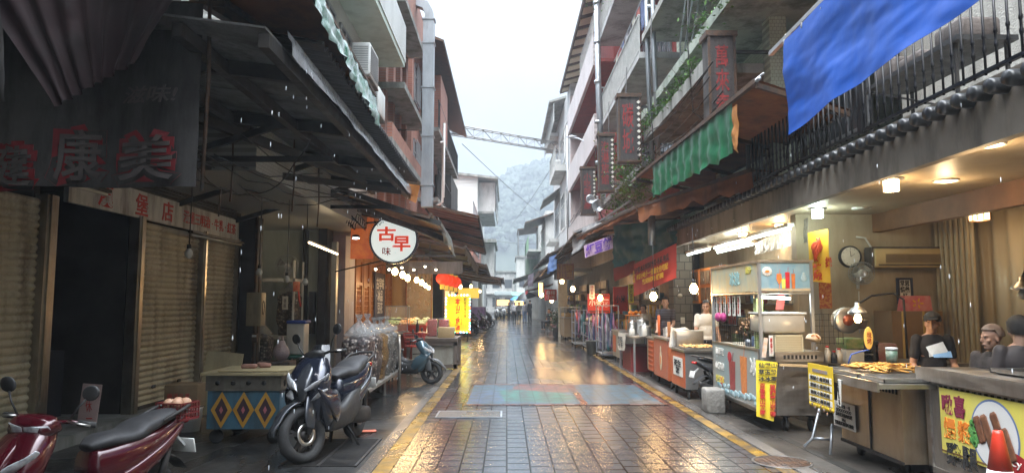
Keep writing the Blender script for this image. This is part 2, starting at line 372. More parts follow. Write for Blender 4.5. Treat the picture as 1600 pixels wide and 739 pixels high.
# ================================================================== GROUND
def wet(name, c1, c2, r1, r2, tile=None, dirt=None, mortar=(.008,.008,.008), bumpamt=.25, scale=1.0, ripple=.55):
    m = bpy.data.materials.new(name); m.use_nodes = True; MATS[name] = m
    nt = m.node_tree; b = nt.nodes['Principled BSDF']; N = nt.nodes.new; K = nt.links.new
    t = N('ShaderNodeTexCoord'); n = N('ShaderNodeTexNoise'); n.inputs['Scale'].default_value = .9*scale; n.inputs['Detail'].default_value = 7; n.inputs['Roughness'].default_value = .62
    K(t.outputs['Object'], n.inputs['Vector'])
    r = N('ShaderNodeValToRGB'); r.color_ramp.elements[0].position = .38; r.color_ramp.elements[1].position = .66
    r.color_ramp.elements[0].color = tuple(c1)+(1,); r.color_ramp.elements[1].color = tuple(c2)+(1,)
    K(n.outputs['Fac'], r.inputs['Fac']); src = r.outputs['Color']
    # water film: broad soft patches of smooth and rough
    n2 = N('ShaderNodeTexNoise'); n2.inputs['Scale'].default_value = .55*scale; n2.inputs['Detail'].default_value = 5; n2.inputs['Distortion'].default_value = .6
    mp = N('ShaderNodeMapping'); mp.inputs['Location'].default_value = (5, 2, 0); mp.inputs['Scale'].default_value = (1.3, .6, 1); K(t.outputs['Object'], mp.inputs['Vector']); K(mp.outputs[0], n2.inputs['Vector'])
    mr = N('ShaderNodeMapRange'); mr.inputs['From Min'].default_value = .36; mr.inputs['From Max'].default_value = .62; mr.inputs['To Min'].default_value = r1; mr.inputs['To Max'].default_value = r2
    K(n2.outputs['Fac'], mr.inputs['Value'])
    n3 = N('ShaderNodeTexNoise'); n3.inputs['Scale'].default_value = 48; n3.inputs['Detail'].default_value = 3; K(t.outputs['Object'], n3.inputs['Vector'])
    n4 = N('ShaderNodeTexNoise'); n4.inputs['Scale'].default_value = 9; n4.inputs['Detail'].default_value = 4; K(t.outputs['Object'], n4.inputs['Vector'])
    bp1 = N('ShaderNodeBump'); bp1.inputs['Strength'].default_value = ripple; bp1.inputs['Distance'].default_value = .008; K(n3.outputs['Fac'], bp1.inputs['Height'])
    bp2 = N('ShaderNodeBump'); bp2.inputs['Strength'].default_value = bumpamt; bp2.inputs['Distance'].default_value = .012; K(n4.outputs['Fac'], bp2.inputs['Height']); K(bp1.outputs[0], bp2.inputs['Normal'])
    last = bp2; rough = mr.outputs[0]
    if tile:
        s = N('ShaderNodeSeparateXYZ'); c = N('ShaderNodeCombineXYZ'); K(t.outputs['Object'], s.inputs[0]); sc_ = N('ShaderNodeMath'); sc_.operation = 'MULTIPLY'; sc_.inputs[1].default_value = .55; K(s.outputs[1], sc_.inputs[0]); K(sc_.outputs[0], c.inputs[0]); K(s.outputs[0], c.inputs[1])      # cross joints are wider than the long ones
        br = N('ShaderNodeTexBrick'); br.offset = .5; br.inputs['Scale'].default_value = 1; br.inputs['Brick Width'].default_value = tile[0]*.55; br.inputs['Row Height'].default_value = tile[1]; br.inputs['Mortar Size'].default_value = tile[2]
        br.inputs['Color1'].default_value = (.86,.86,.88,1); br.inputs['Color2'].default_value = (1.12,1.1,1.08,1); br.inputs['Mortar'].default_value = (.13,.13,.13,1); br.inputs['Mortar Smooth'].default_value = .3
        K(c.outputs[0], br.inputs['Vector'])
        mm = N('ShaderNodeMix'); mm.data_type = 'RGBA'; mm.blend_type = 'MULTIPLY'; mm.inputs[0].default_value = 1; K(src, mm.inputs[6]); K(br.outputs['Color'], mm.inputs[7]); src = mm.outputs[2]
        bp3 = N('ShaderNodeBump'); bp3.invert = True; bp3.inputs['Strength'].default_value = .85; bp3.inputs['Distance'].default_value = .012; K(br.outputs['Fac'], bp3.inputs['Height']); K(bp2.outputs[0], bp3.inputs['Normal']); last = bp3
        mm2 = N('ShaderNodeMath'); mm2.operation = 'MULTIPLY_ADD'; mm2.inputs[1].default_value = .6; K(br.outputs['Fac'], mm2.inputs[0]); K(rough, mm2.inputs[2]); rough = mm2.outputs[0]
        b2 = N('ShaderNodeMath'); b2.operation = 'SUBTRACT'; b2.inputs[0].default_value = .5; mm3 = N('ShaderNodeMath'); mm3.operation = 'MULTIPLY'; mm3.inputs[1].default_value = .45; K(br.outputs['Fac'], mm3.inputs[0]); K(mm3.outputs[0], b2.inputs[1]); K(b2.outputs[0], b.inputs['Specular IOR Level'])
    K(src, b.inputs['Base Color']); K(rough, b.inputs['Roughness']); K(last.outputs[0], b.inputs['Normal'])
    if tile: b.inputs['Coat Weight'].default_value = .85; b.inputs['Coat IOR'].default_value = 1.4; b.inputs['Coat Roughness'].default_value = .14; bp1.inputs['Strength'].default_value = .35; K(bp1.outputs[0], b.inputs['Coat Normal'])
    return m
m_pave = wet('wet_paving_blocks', (.014,.016,.020), (.044,.048,.056), .12, .34, tile=(.27, .235, .011), bumpamt=.45, ripple=.5)
m_asph = wet('wet_dark_asphalt', (.012,.012,.012), (.040,.038,.034), .14, .5, bumpamt=.5, ripple=.35, scale=1.3)
m_right = wet('wet_concrete_apron', (.022,.020,.018), (.065,.058,.050), .16, .5, bumpamt=.4, ripple=.3, scale=1.2)
m_kerb = wet('wet_kerb_stone', (.06,.055,.05), (.12,.11,.10), .12, .4, bumpamt=.4)
m_yel = wet('worn_yellow_paint', (.24,.135,.018), (.045,.04,.035), .15, .4, bumpamt=.4, scale=4)
b = MB(); b.quad((-500,-60,-.02), (500,-60,-.02), (500,700,-.02), (-500,700,-.02)); struct('ground', b, m_asph)
b = MB(); b.quad((-1.32,-6,0), (2.86,-6,0), (2.86,130,0), (-1.32,130,0)); struct('street', b, m_pave)
b = MB(); b.quad((-5.6,-6,.004), (-1.46,-6,.004), (-1.46,130,.004), (-5.6,130,.004)); struct('pavement', b, m_asph)
b = MB(); b.quad((3.02,-6,.004), (8.5,-6,.004), (8.5,130,.004), (3.02,130,.004)); struct('pavement', b, m_right)
b = MB(); b.bb(-1.46,-1.32,-6,130,-.05,.008); struct('kerb', b, m_kerb)
b = MB(); b.bb(2.86,3.02,-6,130,-.05,.008); struct('kerb', b, m_kerb)
b = MB(); b.quad((-1.31,-6,.005), (-1.14,-6,.005), (-1.14,110,.005), (-1.31,110,.005)); struct('road_marking', b, m_yel)
b = MB(); b.quad((2.68,-6,.005), (2.83,-6,.005), (2.83,110,.005), (2.68,110,.005)); struct('road_marking', b, m_yel)
# drain slot along the stalls
b = MB(); b.bb(3.34,3.44,-2,60,-.01,.0085); struct('drain_strip', b, m_asph)
# painted panel on the paving, much worn
def mural():
    m = bpy.data.materials.new('worn_street_painting'); m.use_nodes = True; nt = m.node_tree; b = nt.nodes['Principled BSDF']; N = nt.nodes.new; K = nt.links.new
    t = N('ShaderNodeTexCoord'); v = N('ShaderNodeTexVoronoi'); v.inputs['Scale'].default_value = .8; K(t.outputs['Object'], v.inputs['Vector'])
    s = N('ShaderNodeSeparateColor'); K(v.outputs['Color'], s.inputs[0])
    r = N('ShaderNodeValToRGB'); r.color_ramp.interpolation = 'CONSTANT'; e = r.color_ramp.elements
    e[0].position = 0; e[0].color = (.035,.085,.12,1); e[1].position = .35; e[1].color = (.03,.12,.09,1)
    for p, c in ((.55,(.05,.09,.15,1)), (.75,(.10,.105,.11,1)), (.9,(.15,.05,.04,1))): q = e.new(p); q.color = c
    K(s.outputs[0], r.inputs['Fac'])
    br = N('ShaderNodeTexBrick'); br.inputs['Scale'].default_value = 1; br.inputs['Brick Width'].default_value = .46; br.inputs['Row Height'].default_value = .235; br.inputs['Mortar Size'].default_value = .009
    sp = N('ShaderNodeSeparateXYZ'); c = N('ShaderNodeCombineXYZ'); K(t.outputs['Object'], sp.inputs[0]); K(sp.outputs[1], c.inputs[0]); K(sp.outputs[0], c.inputs[1]); K(c.outputs[0], br.inputs['Vector'])
    br.inputs['Color1'].default_value = (1,1,1,1); br.inputs['Color2'].default_value = (.8,.8,.8,1); br.inputs['Mortar'].default_value = (.25,.25,.25,1)
    n = N('ShaderNodeTexNoise'); n.inputs['Scale'].default_value = 5; n.inputs['Detail'].default_value = 8; K(t.outputs['Object'], n.inputs['Vector'])
    mr = N('ShaderNodeMapRange'); mr.inputs['From Min'].default_value = .42; mr.inputs['From Max'].default_value = .62; K(n.outputs['Fac'], mr.inputs['Value'])
    mx = N('ShaderNodeMix'); mx.data_type = 'RGBA'; K(mr.outputs[0], mx.inputs[0]); K(r.outputs['Color'], mx.inputs[6]); mx.inputs[7].default_value = (.05,.048,.045,1)
    mm = N('ShaderNodeMix'); mm.data_type = 'RGBA'; mm.blend_type = 'MULTIPLY'; mm.inputs[0].default_value = 1; K(mx.outputs[2], mm.inputs[6]); K(br.outputs['Color'], mm.inputs[7])
    K(mm.outputs[2], b.inputs['Base Color']); b.inputs['Roughness'].default_value = .36
    bp = N('ShaderNodeBump'); bp.inputs['Strength'].default_value = .3; bp.inputs['Distance'].default_value = .01; K(n.outputs['Fac'], bp.inputs['Height']); K(bp.outputs[0], b.inputs['Normal'])
    return m
b = MB(); b.quad((-.65,11.6,.006), (2.55,11.6,.006), (2.55,14.3,.006), (-.65,14.3,.006)); struct('road_marking', b, mural())
m_redl = wet('worn_red_paint', (.12,.025,.018), (.045,.035,.03), .15, .4, bumpamt=.4, scale=3)
b = MB()
for x0, x1, y0, y1 in ((-.72,2.62,14.3,14.42), (-.72,2.62,11.5,11.6), (2.55,2.62,11.6,14.3), (1.2,1.32,11.6,14.3)): b.quad((x0,y0,.009), (x1,y0,.009), (x1,y1,.009), (x0,y1,.009))
struct('road_marking', b, m_redl)
# manhole covers and gratings
def manhole(x, y, r, label):
    t = thing('manhole_cover', label, 'manhole cover', (x, y, .006))
    q = LB(); q.lathe((0,0,0), [(r*1.12,0), (r*1.12,.004), (r*1.02,.006), (r*1.02,.002)], 28, cap=False); q.build('rim', m_kerb, t)
    q = LB(); q.lathe((0,0,0), [(r,0), (r,.004), (0,.004)], 28)
    for i in range(-4, 5):
        for j in range(-4, 5):
            if math.hypot(i, j)*r/4.6 < r*.88: q.box((i*r/4.6, j*r/4.6, .006), (r/8, r/8, .004))
    q.build('cover', M_['rust_metal'], t)
p = at(1222, 722, Z=0); manhole(p.x, p.y, .27, 'round rusty manhole cover by the right yellow line')
p = at(905, 600, Z=0)
t = thing('drain_grate', 'rectangular steel drain grate in the left pavement beside the dark blue scooter', 'drain grate', (-1.9, 8.0, .006))
q = LB()
for i in range(26): q.bb(-.36, .36, -.72+i*.055, -.72+i*.055+.018, 0, .012)
for x in (-.38, 0, .38): q.bb(x-.015, x+.015, -.74, .74, 0, .015)
q.build('bars', M_['dark_metal'], t); q = LB(); q.bb(-.36,.36,-.72,.72,-.002,.001); q.build('pit', pm('pit_black',(.004,.004,.004)), t)
t = thing('access_cover', 'square metal access cover set in the paving left of the painted panel', 'manhole cover', (-.55, 10.6, .004))
q = LB(); q.bb(-.45,.45,-.28,.28,0,.006); q.build('plate', m_kerb, t); q = LB()
for s_ in (-1, 1): q.bb(-.47,.47,s_*.29-.012,s_*.29+.012,0,.009); q.bb(s_*.47-.012,s_*.47+.012,-.3,.3,0,.009)
q.build('frame', M_['grey_metal'], t)
# slipper lost on the pavement
q = MB(); q.rbox((-1.78,9.15,.02), (.24,.09,.025), .02, rz=.2); tag(q.build('slipper', pm('coral_rubber',(.5,.12,.06))), 'coral pink slipper lying on the wet left pavement', 'slipper')

# ================================================================== HILLS
def hill():
    b = MB(); nx, ny = 150, 26; vs = []; fs = []
    for j in range(ny+1):
        for i in range(nx+1):
            x = -330 + 660*i/nx; y = 330 + 260*j/ny; v = j/ny
            ridge = min(112, 84 + .55*x) + 5*math.sin(x*.05+1.9) + 10*noise.noise(Vector((x*.03, 3, 1)))
            if x < -40: ridge = max(ridge, 40)
            z = ridge*math.sin(min(1, v*1.45)*PI/2)
            z += 4.5*noise.fractal(Vector((x*.05, y*.05, 0)), 1, 2, 5) + 2.6*noise.noise(Vector((x*.26, y*.26, 5))) + 1.4*noise.noise(Vector((x*.8, y*.8, 9)))
            vs.append((x, y, z*min(1, v*6)-1))
    for j in range(ny):
        for i in range(nx): q = j*(nx+1)+i; fs.append((q, q+1, q+nx+2, q+nx+1))
    b.add(vs, fs, True); return b
struct('hill', hill(), pm('forest_green', (.022,.034,.022), (.055,.07,.045), .12, .95, bump=1, bscale=.6, detail=9))
def crowns():
    random.seed(3); b = MB()
    for k in range(3600):
        x = random.uniform(-60, 130); v = random.uniform(.15, .8)
        y = 330+260*v
        ridge = min(112, 84 + .55*x) + 5*math.sin(x*.05+1.9) + 10*noise.noise(Vector((x*.03, 3, 1)))
        z = ridge*math.sin(min(1, v*1.45)*PI/2) + 4.5*noise.fractal(Vector((x*.05, y*.05, 0)), 1, 2, 5) + 1.5
        r = random.uniform(1.0, 2.7)
        b.ell((x, y, z), (r, r, r*random.uniform(.7, 1.1)), 7, 5)
    for i, p in enumerate(b.v): b.v[i] = p + Vector((noise.noise(p*.5), noise.noise(p*.5+Vector((9,0,0))), noise.noise(p*.5+Vector((0,9,0)))))*2.2
    return b
tag(crowns().build('forest', pm('forest_leaf', (.022,.034,.022), (.055,.075,.05), .4, .95, bump=1, bscale=1.5)), 'misty wooded slope seen through the gap at the end of the street', 'forest', kind='stuff')
# ================================================================== HAZE
b = MB(); b.bb(-380,380,-45,640,-1.05,134); o = b.build('haze', pm('air',(1,1,1))); o['kind'] = 'stuff'; o['label'] = 'pale rain haze hanging in the street and over the hill'; o['category'] = 'haze'
hm = bpy.data.materials.new('haze_air'); hm.use_nodes = True; hm.node_tree.nodes.clear()
ho = hm.node_tree.nodes.new('ShaderNodeOutputMaterial'); hv = hm.node_tree.nodes.new('ShaderNodeVolumePrincipled')
hv.inputs['Color'].default_value = (.40,.45,.50,1); hv.inputs['Density'].default_value = .0023; hv.inputs['Anisotropy'].default_value = .2
hm.node_tree.links.new(hv.outputs[0], ho.inputs['Volume']); o.data.materials.clear(); o.data.materials.append(hm)
# ================================================================== LEFT SIDE: BUILDINGS
m_shut = pm('cream_shutter_slat', (.47,.42,.30), (.37,.33,.22), 1.5, .55, dirt=(.07,.05,.025), dirt_amt=.8, bump=.1)
m_tilew = brickmat('white_wall_tile', (.60,.61,.58), (.54,.56,.53), (.34,.34,.32), .10, .05, .35, 'X', .004, dirt=(.22,.22,.19), dirt_amt=.5)
m_tilewy = brickmat('white_wall_tile_end', (.60,.61,.58), (.54,.56,.53), (.34,.34,.32), .10, .05, .35, 'Y', .004, dirt=(.22,.22,.19), dirt_amt=.5)
m_brick = brickmat('orange_brick', (.36,.14,.085), (.29,.10,.065), (.26,.20,.17), .22, .07, .7, 'X', .008, dirt=(.10,.07,.06), dirt_amt=.5)
m_bricky = brickmat('orange_brick_end', (.36,.14,.085), (.29,.10,.065), (.26,.20,.17), .22, .07, .7, 'Y', .008, dirt=(.10,.07,.06), dirt_amt=.5)
m_pinkt = brickmat('pale_pink_tile', (.58,.50,.48), (.52,.45,.44), (.38,.34,.33), .12, .06, .4, 'X', .004, dirt=(.25,.22,.2), dirt_amt=.5)
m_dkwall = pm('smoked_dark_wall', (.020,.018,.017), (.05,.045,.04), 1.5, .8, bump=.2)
m_alu = pm('window_aluminium', (.30,.31,.32), (.40,.41,.42), 3, .4, .6)
m_white = M_['white_paint']

def windows_x(bld, X, ys, z0, z1, sgn=-1, frame=m_alu, mull=3, bars=False):
    """window strips on a face of constant X; sgn = direction the face looks along x"""
    for y0, y1 in ys:
        f = MB(); t = .05; xo = X + sgn*.02
        for a in (y0, y1-t): f.bb(xo-.03, xo+.03, a, a+t, z0, z1)
        for a in (z0, z1-t): f.bb(xo-.034, xo+.034, y0, y1, a, a+t)
        for k in range(1, mull): yy = y0+(y1-y0)*k/mull; f.bb(xo-.025, xo+.025, yy-.018, yy+.018, z0, z1)
        f.bb(xo-.028, xo+.028, y0, y1, z0+(z1-z0)*.68, z0+(z1-z0)*.68+.03)
        if bars:
            for k in range(1, 9): yy = y0+(y1-y0)*k/9; f.bb(xo+sgn*.10-.008, xo+sgn*.10+.008, yy-.008, yy+.008, z0, z1)
            for zz in (z0+.05, (z0+z1)/2, z1-.05): f.bb(xo+sgn*.10-.01, xo+sgn*.10+.01, y0, y1, zz-.01, zz+.01)
        fo = f.build('window', frame, bld)
        g = MB(); g.bb(xo-.008, xo+.008, y0+t, y1-t, z0+t, z1-t); g.build('glass', M_['glass'], fo)
def railing(bld, p0, p1, z0, z1, n, mat, r=.012, name='railing'):
    p0, p1 = Vector(p0), Vector(p1); b = MB(); u = Vector((0,0,1))
    b.bar(p0+u*z1, p1+u*z1, .05, .04); b.bar(p0+u*(z0+.08), p1+u*(z0+.08), .035, .03)
    for k in range(n+1):
        p = p0+(p1-p0)*k/n; b.bar(p+u*z0, p+u*z1, r*2, r*2)
    return b.build(name, mat, bld)
def ac_unit(x, y, z, label, face='Y', s=1, group='air conditioner units on the walls'):
    t = thing('air_conditioner', label, 'air conditioner', (x, y, z), group=group, scale=s)
    q = LB(); q.rbox((0,0,.3), (.32,.82,.58), .02); q.build('casing', M_['white_plastic'], t)
    q = LB()
    for k in range(11): q.bb(-.28,-.10,.405,.425,.08+k*.042,.10+k*.042) if False else q.box((0,-.412,.09+k*.042), (.26,.012,.014))
    for k in range(13): q.box((.165 if face == 'X' else -.165, 0, .07+k*.038), (.012,.7,.012))
    q.build('grille', m_alu, t)
    q = LB(); q.bb(-.17,.17,-.4,.4,-.05,-.02); q.bar((-.15,-.35,-.03), (-.15,-.35,-.3), .03, .03); q.bar((-.15,.35,-.03), (-.15,.35,-.3), .03, .03); q.build('bracket', M_['rust_metal'], t)
    return t

# near shop with roller shutters
t = thing('shop_building', 'dark shophouse with cream roller shutters and an open black doorway at left', 'building', (-5.2, 8, 0))
q = MB(); q.bb(-9,-5.28,1.5,13.95,3.2,9.5); q.bb(-9,-5.3,13.5,13.95,0,3.2); q.bb(-9,-8.8,1.5,13.5,0,3.2); q.bb(-9,-5.28,-30,1.5,0,9.5); q.bb(-5.3,-1.9,-30,4.6,4.7,4.9); q.bb(-8.8,-5.3,9.85,10.0,0,3.2); q.bb(-8.8,-5.3,7.85,7.95,0,3.2); q.bb(-9,-4.4,1.5,9.2,5.2,9.5); q.build('wall', m_dkwall, t)  # rear canopy and upper overhang are unseen, added to keep sky light out
q = MB(); q.bb(-8.8,-5.0,2,13.9,.0,.13); q.build('doorstep', M_['concrete'], t)
def shutter(y0, y1, z0=.14, z1=2.8):
    b = MB(); n = int((z1-z0)/.085); pr = []
    prof = []
    for k in range(n):
        z = z0+(z1-z0)*k/n; h = (z1-z0)/n
        for u, dx in ((0,0), (.12,.004), (.3,.020), (.55,.026), (.8,.018), (.94,.002)): prof.append((-5.22+dx, z+u*h))
    prof.append((-5.22, z1)); vs = []; fs = []; ny = 2
    for x, z in prof: vs += [(x, y0, z), (x, y1, z)]
    for i in range(len(prof)-1): fs.append((2*i, 2*i+1, 2*i+3, 2*i+2))
    b.add(vs, fs, False); o = b.build('roller_shutter', m_shut, t)
    c = MB()
    for yy in (y0+(y1-y0)*.3, y0+(y1-y0)*.72): c.rbox((-5.195, yy, z0+.28), (.02,.11,.05), .01)
    c.bb(-5.235,-5.185,y0,y1,z0,z0+.05); c.build('handle', M_['dark_metal'], o)
shutter(3.0, 7.82); shutter(9.98, 11.9); shutter(12.06, 13.45)
for ya, yb in ((7.82,8.02), (9.80,9.98), (11.9,12.06), (13.45,13.55)):
    q = MB(); q.bb(-5.26,-5.12,ya,yb,.1,2.85); q.bb(-5.12,-5.10,ya+.05,yb-.05,.1,2.85); q.build('door_post', pm('stainless_post', (.30,.27,.22), (.42,.38,.31), 3, .3, .9, dirt=(.1,.08,.06), dirt_amt=.5), t)
q = MB(); q.bb(-6.6,-6.5,8.05,9.8,.13,2.8); q.bb(-6.5,-6.0,8.6,9.7,.13,1.0); q.build('inner_partition', pm('blue_black_curtain', (.012,.013,.02), (.02,.02,.03), 2, .7), t)
q = MB(); q.cyl((-6.2,9.5,1.25), (-6.2,9.5,1.9), .03, 8); q.build('door_pole', M_['grey_metal'], t)
# header with louvres
q = MB()
for k in range(14): q.bb(-5.24,-5.2,9,13.5,3.22+k*.05,3.25+k*.05)
q.build('louvre', M_['dark_metal'], t)
t = thing('shop_sign', 'long weathered white signboard with red characters above the roller shutters', 'sign', (-5.15, 11, 2.8))
q = MB(); q.bb(-5.19,-5.13,8.2,13.45,2.82,3.2); q.build('board', pm('dirty_sign_white', (.42,.41,.37), (.50,.48,.44), 2, .6, dirt=(.10,.085,.07), dirt_amt=.85), t)
for s_, yc, h in (('漢',8.95,.31), ('堡',9.85,.31), ('店',10.6,.31)): text(s_, (-5.13,yc,3.01), (0,1,0), (0,0,1), h, M_['ink_red'], t, bold=.015, fit=(.34,.3))
text('漢堡三明治 · 牛乳 · 紅茶', (-5.13,12.2,3.01), (0,1,0), (0,0,1), .2, M_['ink_red'], t, bold=.01, fit=(2.15,.2))
q = MB(); q.rbox((-5.9+.85,8.62,.45), (.03,.24,.45), .01, rx=-.12); o = q.build('card', pm('pink_card',(.5,.36,.33),(.42,.30,.28),6,.7))
t = thing('notice_card', 'pale pink card with faded red writing leaning in the dark doorway', 'sign', (-5.0, 8.66, .16))
M = MW[t.name]; bpy.data.objects.remove(o)
q = MB(); q.rbox((-5.02,8.66,.42), (.22,.02,.5), .008, ry=.09, rz=.15); q.build('card', pm('pink_card',(.5,.36,.33)), t)
text('公\n休\n一', (-5.02,8.64,.44), (1,.1,0), (-.09,0,1), .12, M_['ink_red'], t, fit=(.07,.36))
# unlit tube lamps
for (ya, yb, z, x, lab) in ((6.2,8.3,2.92,-4.75,'unlit white tube lamp under the grey banner at far left'), (11.2,13.3,2.72,-5.02,'unlit white tube lamp above the right-hand roller shutters')):
    t = thing('tube_lamp', lab, 'lamp', (x, ya, z), group='tube lamps on the shuttered shop')
    q = MB(); q.cyl((x,ya,z), (x,yb,z), .022, 10); q.build('tube', M_['bulb_off'], t); q = MB(); q.bb(x-.04,x+.04,ya-.05,yb+.05,z+.025,z+.06); q.build('fixture', M_['dark_metal'], t)
# ------------- upper buildings, left
t = thing('apartment_building', 'white tiled building with pale green balcony undersides above the left canopy', 'building', (-4.5, 13.5, 0))
q = MB(); q.bb(-9,-3.35,9.3,17.55,3.4,14); q.bb(-9,-6.3,14.0,17.55,0,3.4); q.build('wall', m_tilew, t)
q = MB(); q.bb(-3.35,-2.62,9.3,17.55,7.62,7.76); q.bb(-3.35,-2.62,9.3,17.55,10.9,11.05); q.build('balcony_slab', pm('pale_green_plaster', (.44,.52,.46), (.5,.57,.51), 1.5, .7, dirt=(.25,.28,.24), dirt_amt=.5), t)
q = MB(); q.bb(-2.72,-2.6,9.3,17.6,7.76,8.7); q.bb(-2.72,-2.6,9.3,17.6,11.05,12); q.build('parapet', m_tilew, t)
q = MB(); q.bb(-3.35,-2.95,9.3,17.6,5.3,5.5); q.build('ledge', pm('pale_green_plaster', (.4,.5,.44)), t)
windows_x(t, -3.35, ((9.6,11.2), (11.6,13.2), (13.6,15.0), (15.5,17.0)), 5.9, 7.2, 1, bars=False)
windows_x(t, -3.35, ((9.6,12.2), (12.6,14.2), (15,17)), 8.5, 10.4, 1)
t = thing('apartment_building', 'orange brick building with grey sloping ledges beside the metal duct', 'building', (-4.5, 19.5, 0))
q = MB(); q.bb(-9,-3.3,17.6,23.4,3.3,13); q.bb(-9,-4.15,17.6,25,0,3.3); q.build('wall', m_pinkt, t)
q = MB()
for y in (17.7, 18.9, 20.1, 21.3, 22.6): q.bb(-3.3,-3.12,y,y+.35,3.3,13)
q.build('pilaster', m_brick, t)
q = MB()
for z in (5.25, 7.1, 9.4): q.bb(-3.3,-2.62,17.6 if z != 5.25 else 15.8,21.9,z,z+.16)
q.build('balcony_slab', M_['concrete'], t)
q = MB(); q.bb(-2.74,-2.62,15.8,21.9,5.41,5.75); q.bb(-2.74,-2.62,17.6,21.9,9.56,10.4); q.build('parapet', m_brick, t)
windows_x(t, -3.3, ((18.1,18.8), (19.3,20.0), (20.5,21.2), (21.7,22.5)), 5.6, 7.0, 1, mull=2)
windows_x(t, -3.3, ((18.1,18.8), (19.3,20.0), (20.5,21.2)), 7.6, 9.2, 1, mull=2)
t = thing('apartment_building', 'brown brick building with caged balconies and overhanging roof left of the sky gap', 'building', (-4.5, 30, 0))
q = MB(); q.bb(-9,-3.25,23.5,37,3.2,10.9); q.build('wall', m_brick, t)
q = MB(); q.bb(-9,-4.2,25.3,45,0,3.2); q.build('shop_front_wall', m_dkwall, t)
q = MB(); q.bb(-3.25,-2.5,25.4,35.5,5.3,5.45); q.bb(-3.25,-2.5,25.4,35.5,7.9,8.05); q.build('balcony_slab', M_['concrete'], t)
q = MB(); q.slab((-2.2,23.5,10.55), (-2.2,37.6,10.55), (-5,37.6,11.7), (-5,23.5,11.7), .08); q.build('roof', M_['rust_metal'], t)
for z in (5.45, 8.05): railing(t, (-2.52,25.4,0), (-2.52,35.5,0), z, z+1.0, 40, M_['dark_metal'])
q = MB(); q.bb(-3.2,-2.5,26,29,8.05,10.2); q.build('balcony_room', m_brick, t)
q = MB(); q.bb(-3.2,-2.48,31,35.2,5.45,7.3); q.build('balcony_room', m_dkwall, t)
windows_x(t, -3.25, ((24,25.2), (29.4,30.8), (31.2,33), (33.6,35.6)), 8.6, 10, 1, mull=2, bars=True)
windows_x(t, -3.25, ((24,25.2), (26,28)), 5.9, 7.3, 1, mull=2, bars=True)
# galvanised duct
t = thing('exhaust_duct', 'tall square galvanised duct with seams rising in front of the brick building', 'duct', (-2.24, 19.6, 4.5))
q = MB(); q.bb(-2.40,-2.09,19.5,19.8,4.3,9.75); q.build('duct_body', M_['grey_metal'], t)
q = MB()
for z in (4.9, 6.3, 7.7, 9.0, 9.7): q.bb(-2.43,-2.06,19.47,19.83,z,z+.035)
q.build('flange', M_['grey_metal'], t)
q = MB(); q.tube([(-2.245,19.65,9.7), (-2.245,19.65,9.95), (-2.35,19.65,10.15), (-2.6,19.65,10.25), (-3.4,19.65,10.25)], .17, 4, square=True); q.build('elbow', M_['grey_metal'], t)
q = MB(); q.bar((-3.3,19.6,6.5), (-2.4,19.6,6.5), .04, .04); q.bar((-3.3,19.6,8.6), (-2.4,19.6,8.6), .04, .04); q.build('bracket', M_['rust_metal'], t)
ac_unit(-2.95, 14.3, 6.2, 'white air conditioner unit on the white tiled wall behind the green awning edge', 'X', 1.15)
ac_unit(-2.95, 15.4, 5.75, 'lower white air conditioner unit on the white tiled wall, over a sloping ledge')
ac_unit(-2.6, 22.9, 5.4, 'white air conditioner unit just left of the tall metal duct', s=.9)
ac_unit(-2.4, 26, 4.6, 'small white air conditioner unit below the caged balcony right of the duct', s=.9)
# pipes beside the duct
t = thing('drain_pipe', 'thin white bent drain pipe on the brown brick building', 'pipe', (-2.45, 27, 5))
q = MB(); q.tube([(-2.45,27,8.6), (-2.45,27,6.2), (-2.45,27,5.7), (-2.8,27,5.5), (-3.2,27,5.4)], .045, 8); q.tube([(-2.3,24.2,7.2), (-2.3,24.9,7.4), (-2.3,24.9,5.2), (-2.6,24.9,5)], .04, 8); q.build('pipe', M_['white_plastic'], t)
# pale siding building further down
m_sid = pm('grey_white_siding', (.52,.55,.53), (.58,.60,.58), .5, .6, dirt=(.35,.36,.33), dirt_amt=.4)
t = thing('apartment_building', 'pale siding clad building end wall standing beyond the brown brick building', 'building', (-3.4, 64, 0))
q = MB(); q.bb(-9,-2.6,62,80,0,12.9)
for k in range(30): q.box((-5.8,61.98,3.4+k*.32), (6.4,.03,.29), rx=.04)
q.build('wall', m_sid, t)
q = MB(); q.bb(-2.6,-.95,63,74,7.0,7.3); q.bb(-2.6,-1.2,63,74,9.6,9.8); q.build('balcony_slab', M_['concrete'], t)
q = MB(); q.slab((-.8,61.6,12.5), (-.8,76,12.5), (-9,76,13.4), (-9,61.6,13.4), .2); q.build('roof', M_['concrete'], t)
q = MB(); q.bb(-2.6,-.95,63,63.1,9.8,12.4); q.bb(-1.05,-.95,63,74,9.8,12.4); q.bb(-2.6,-1.15,64,74,3.5,7.0); q.build('balcony_room', M_['concrete_light'], t)
windows_x(t, -.95, ((63.6,66), (67,69), (70,73)), 10.4, 11.8, 1, mull=2); windows_x(t, -1.15, ((65,67), (68,70)), 4.6, 6.2, 1, mull=2)
t = thing('apartment_building', 'narrow brown brick building under the siding clad one with a rooftop rail', 'building', (-3.4, 48, 0))
q = MB(); q.bb(-9,-3.0,45,61.5,0,7.4); q.bb(-3.0,-2.2,45.5,60,4.4,7.2); q.build('wall', m_bricky, t)
railing(t, (-2.2,45.5,0), (-2.2,60,0), 7.2, 8.2, 30, m_alu); windows_x(t, -2.2, ((46,48), (49,51.5), (53,55)), 5, 6.6, 1, mull=2)
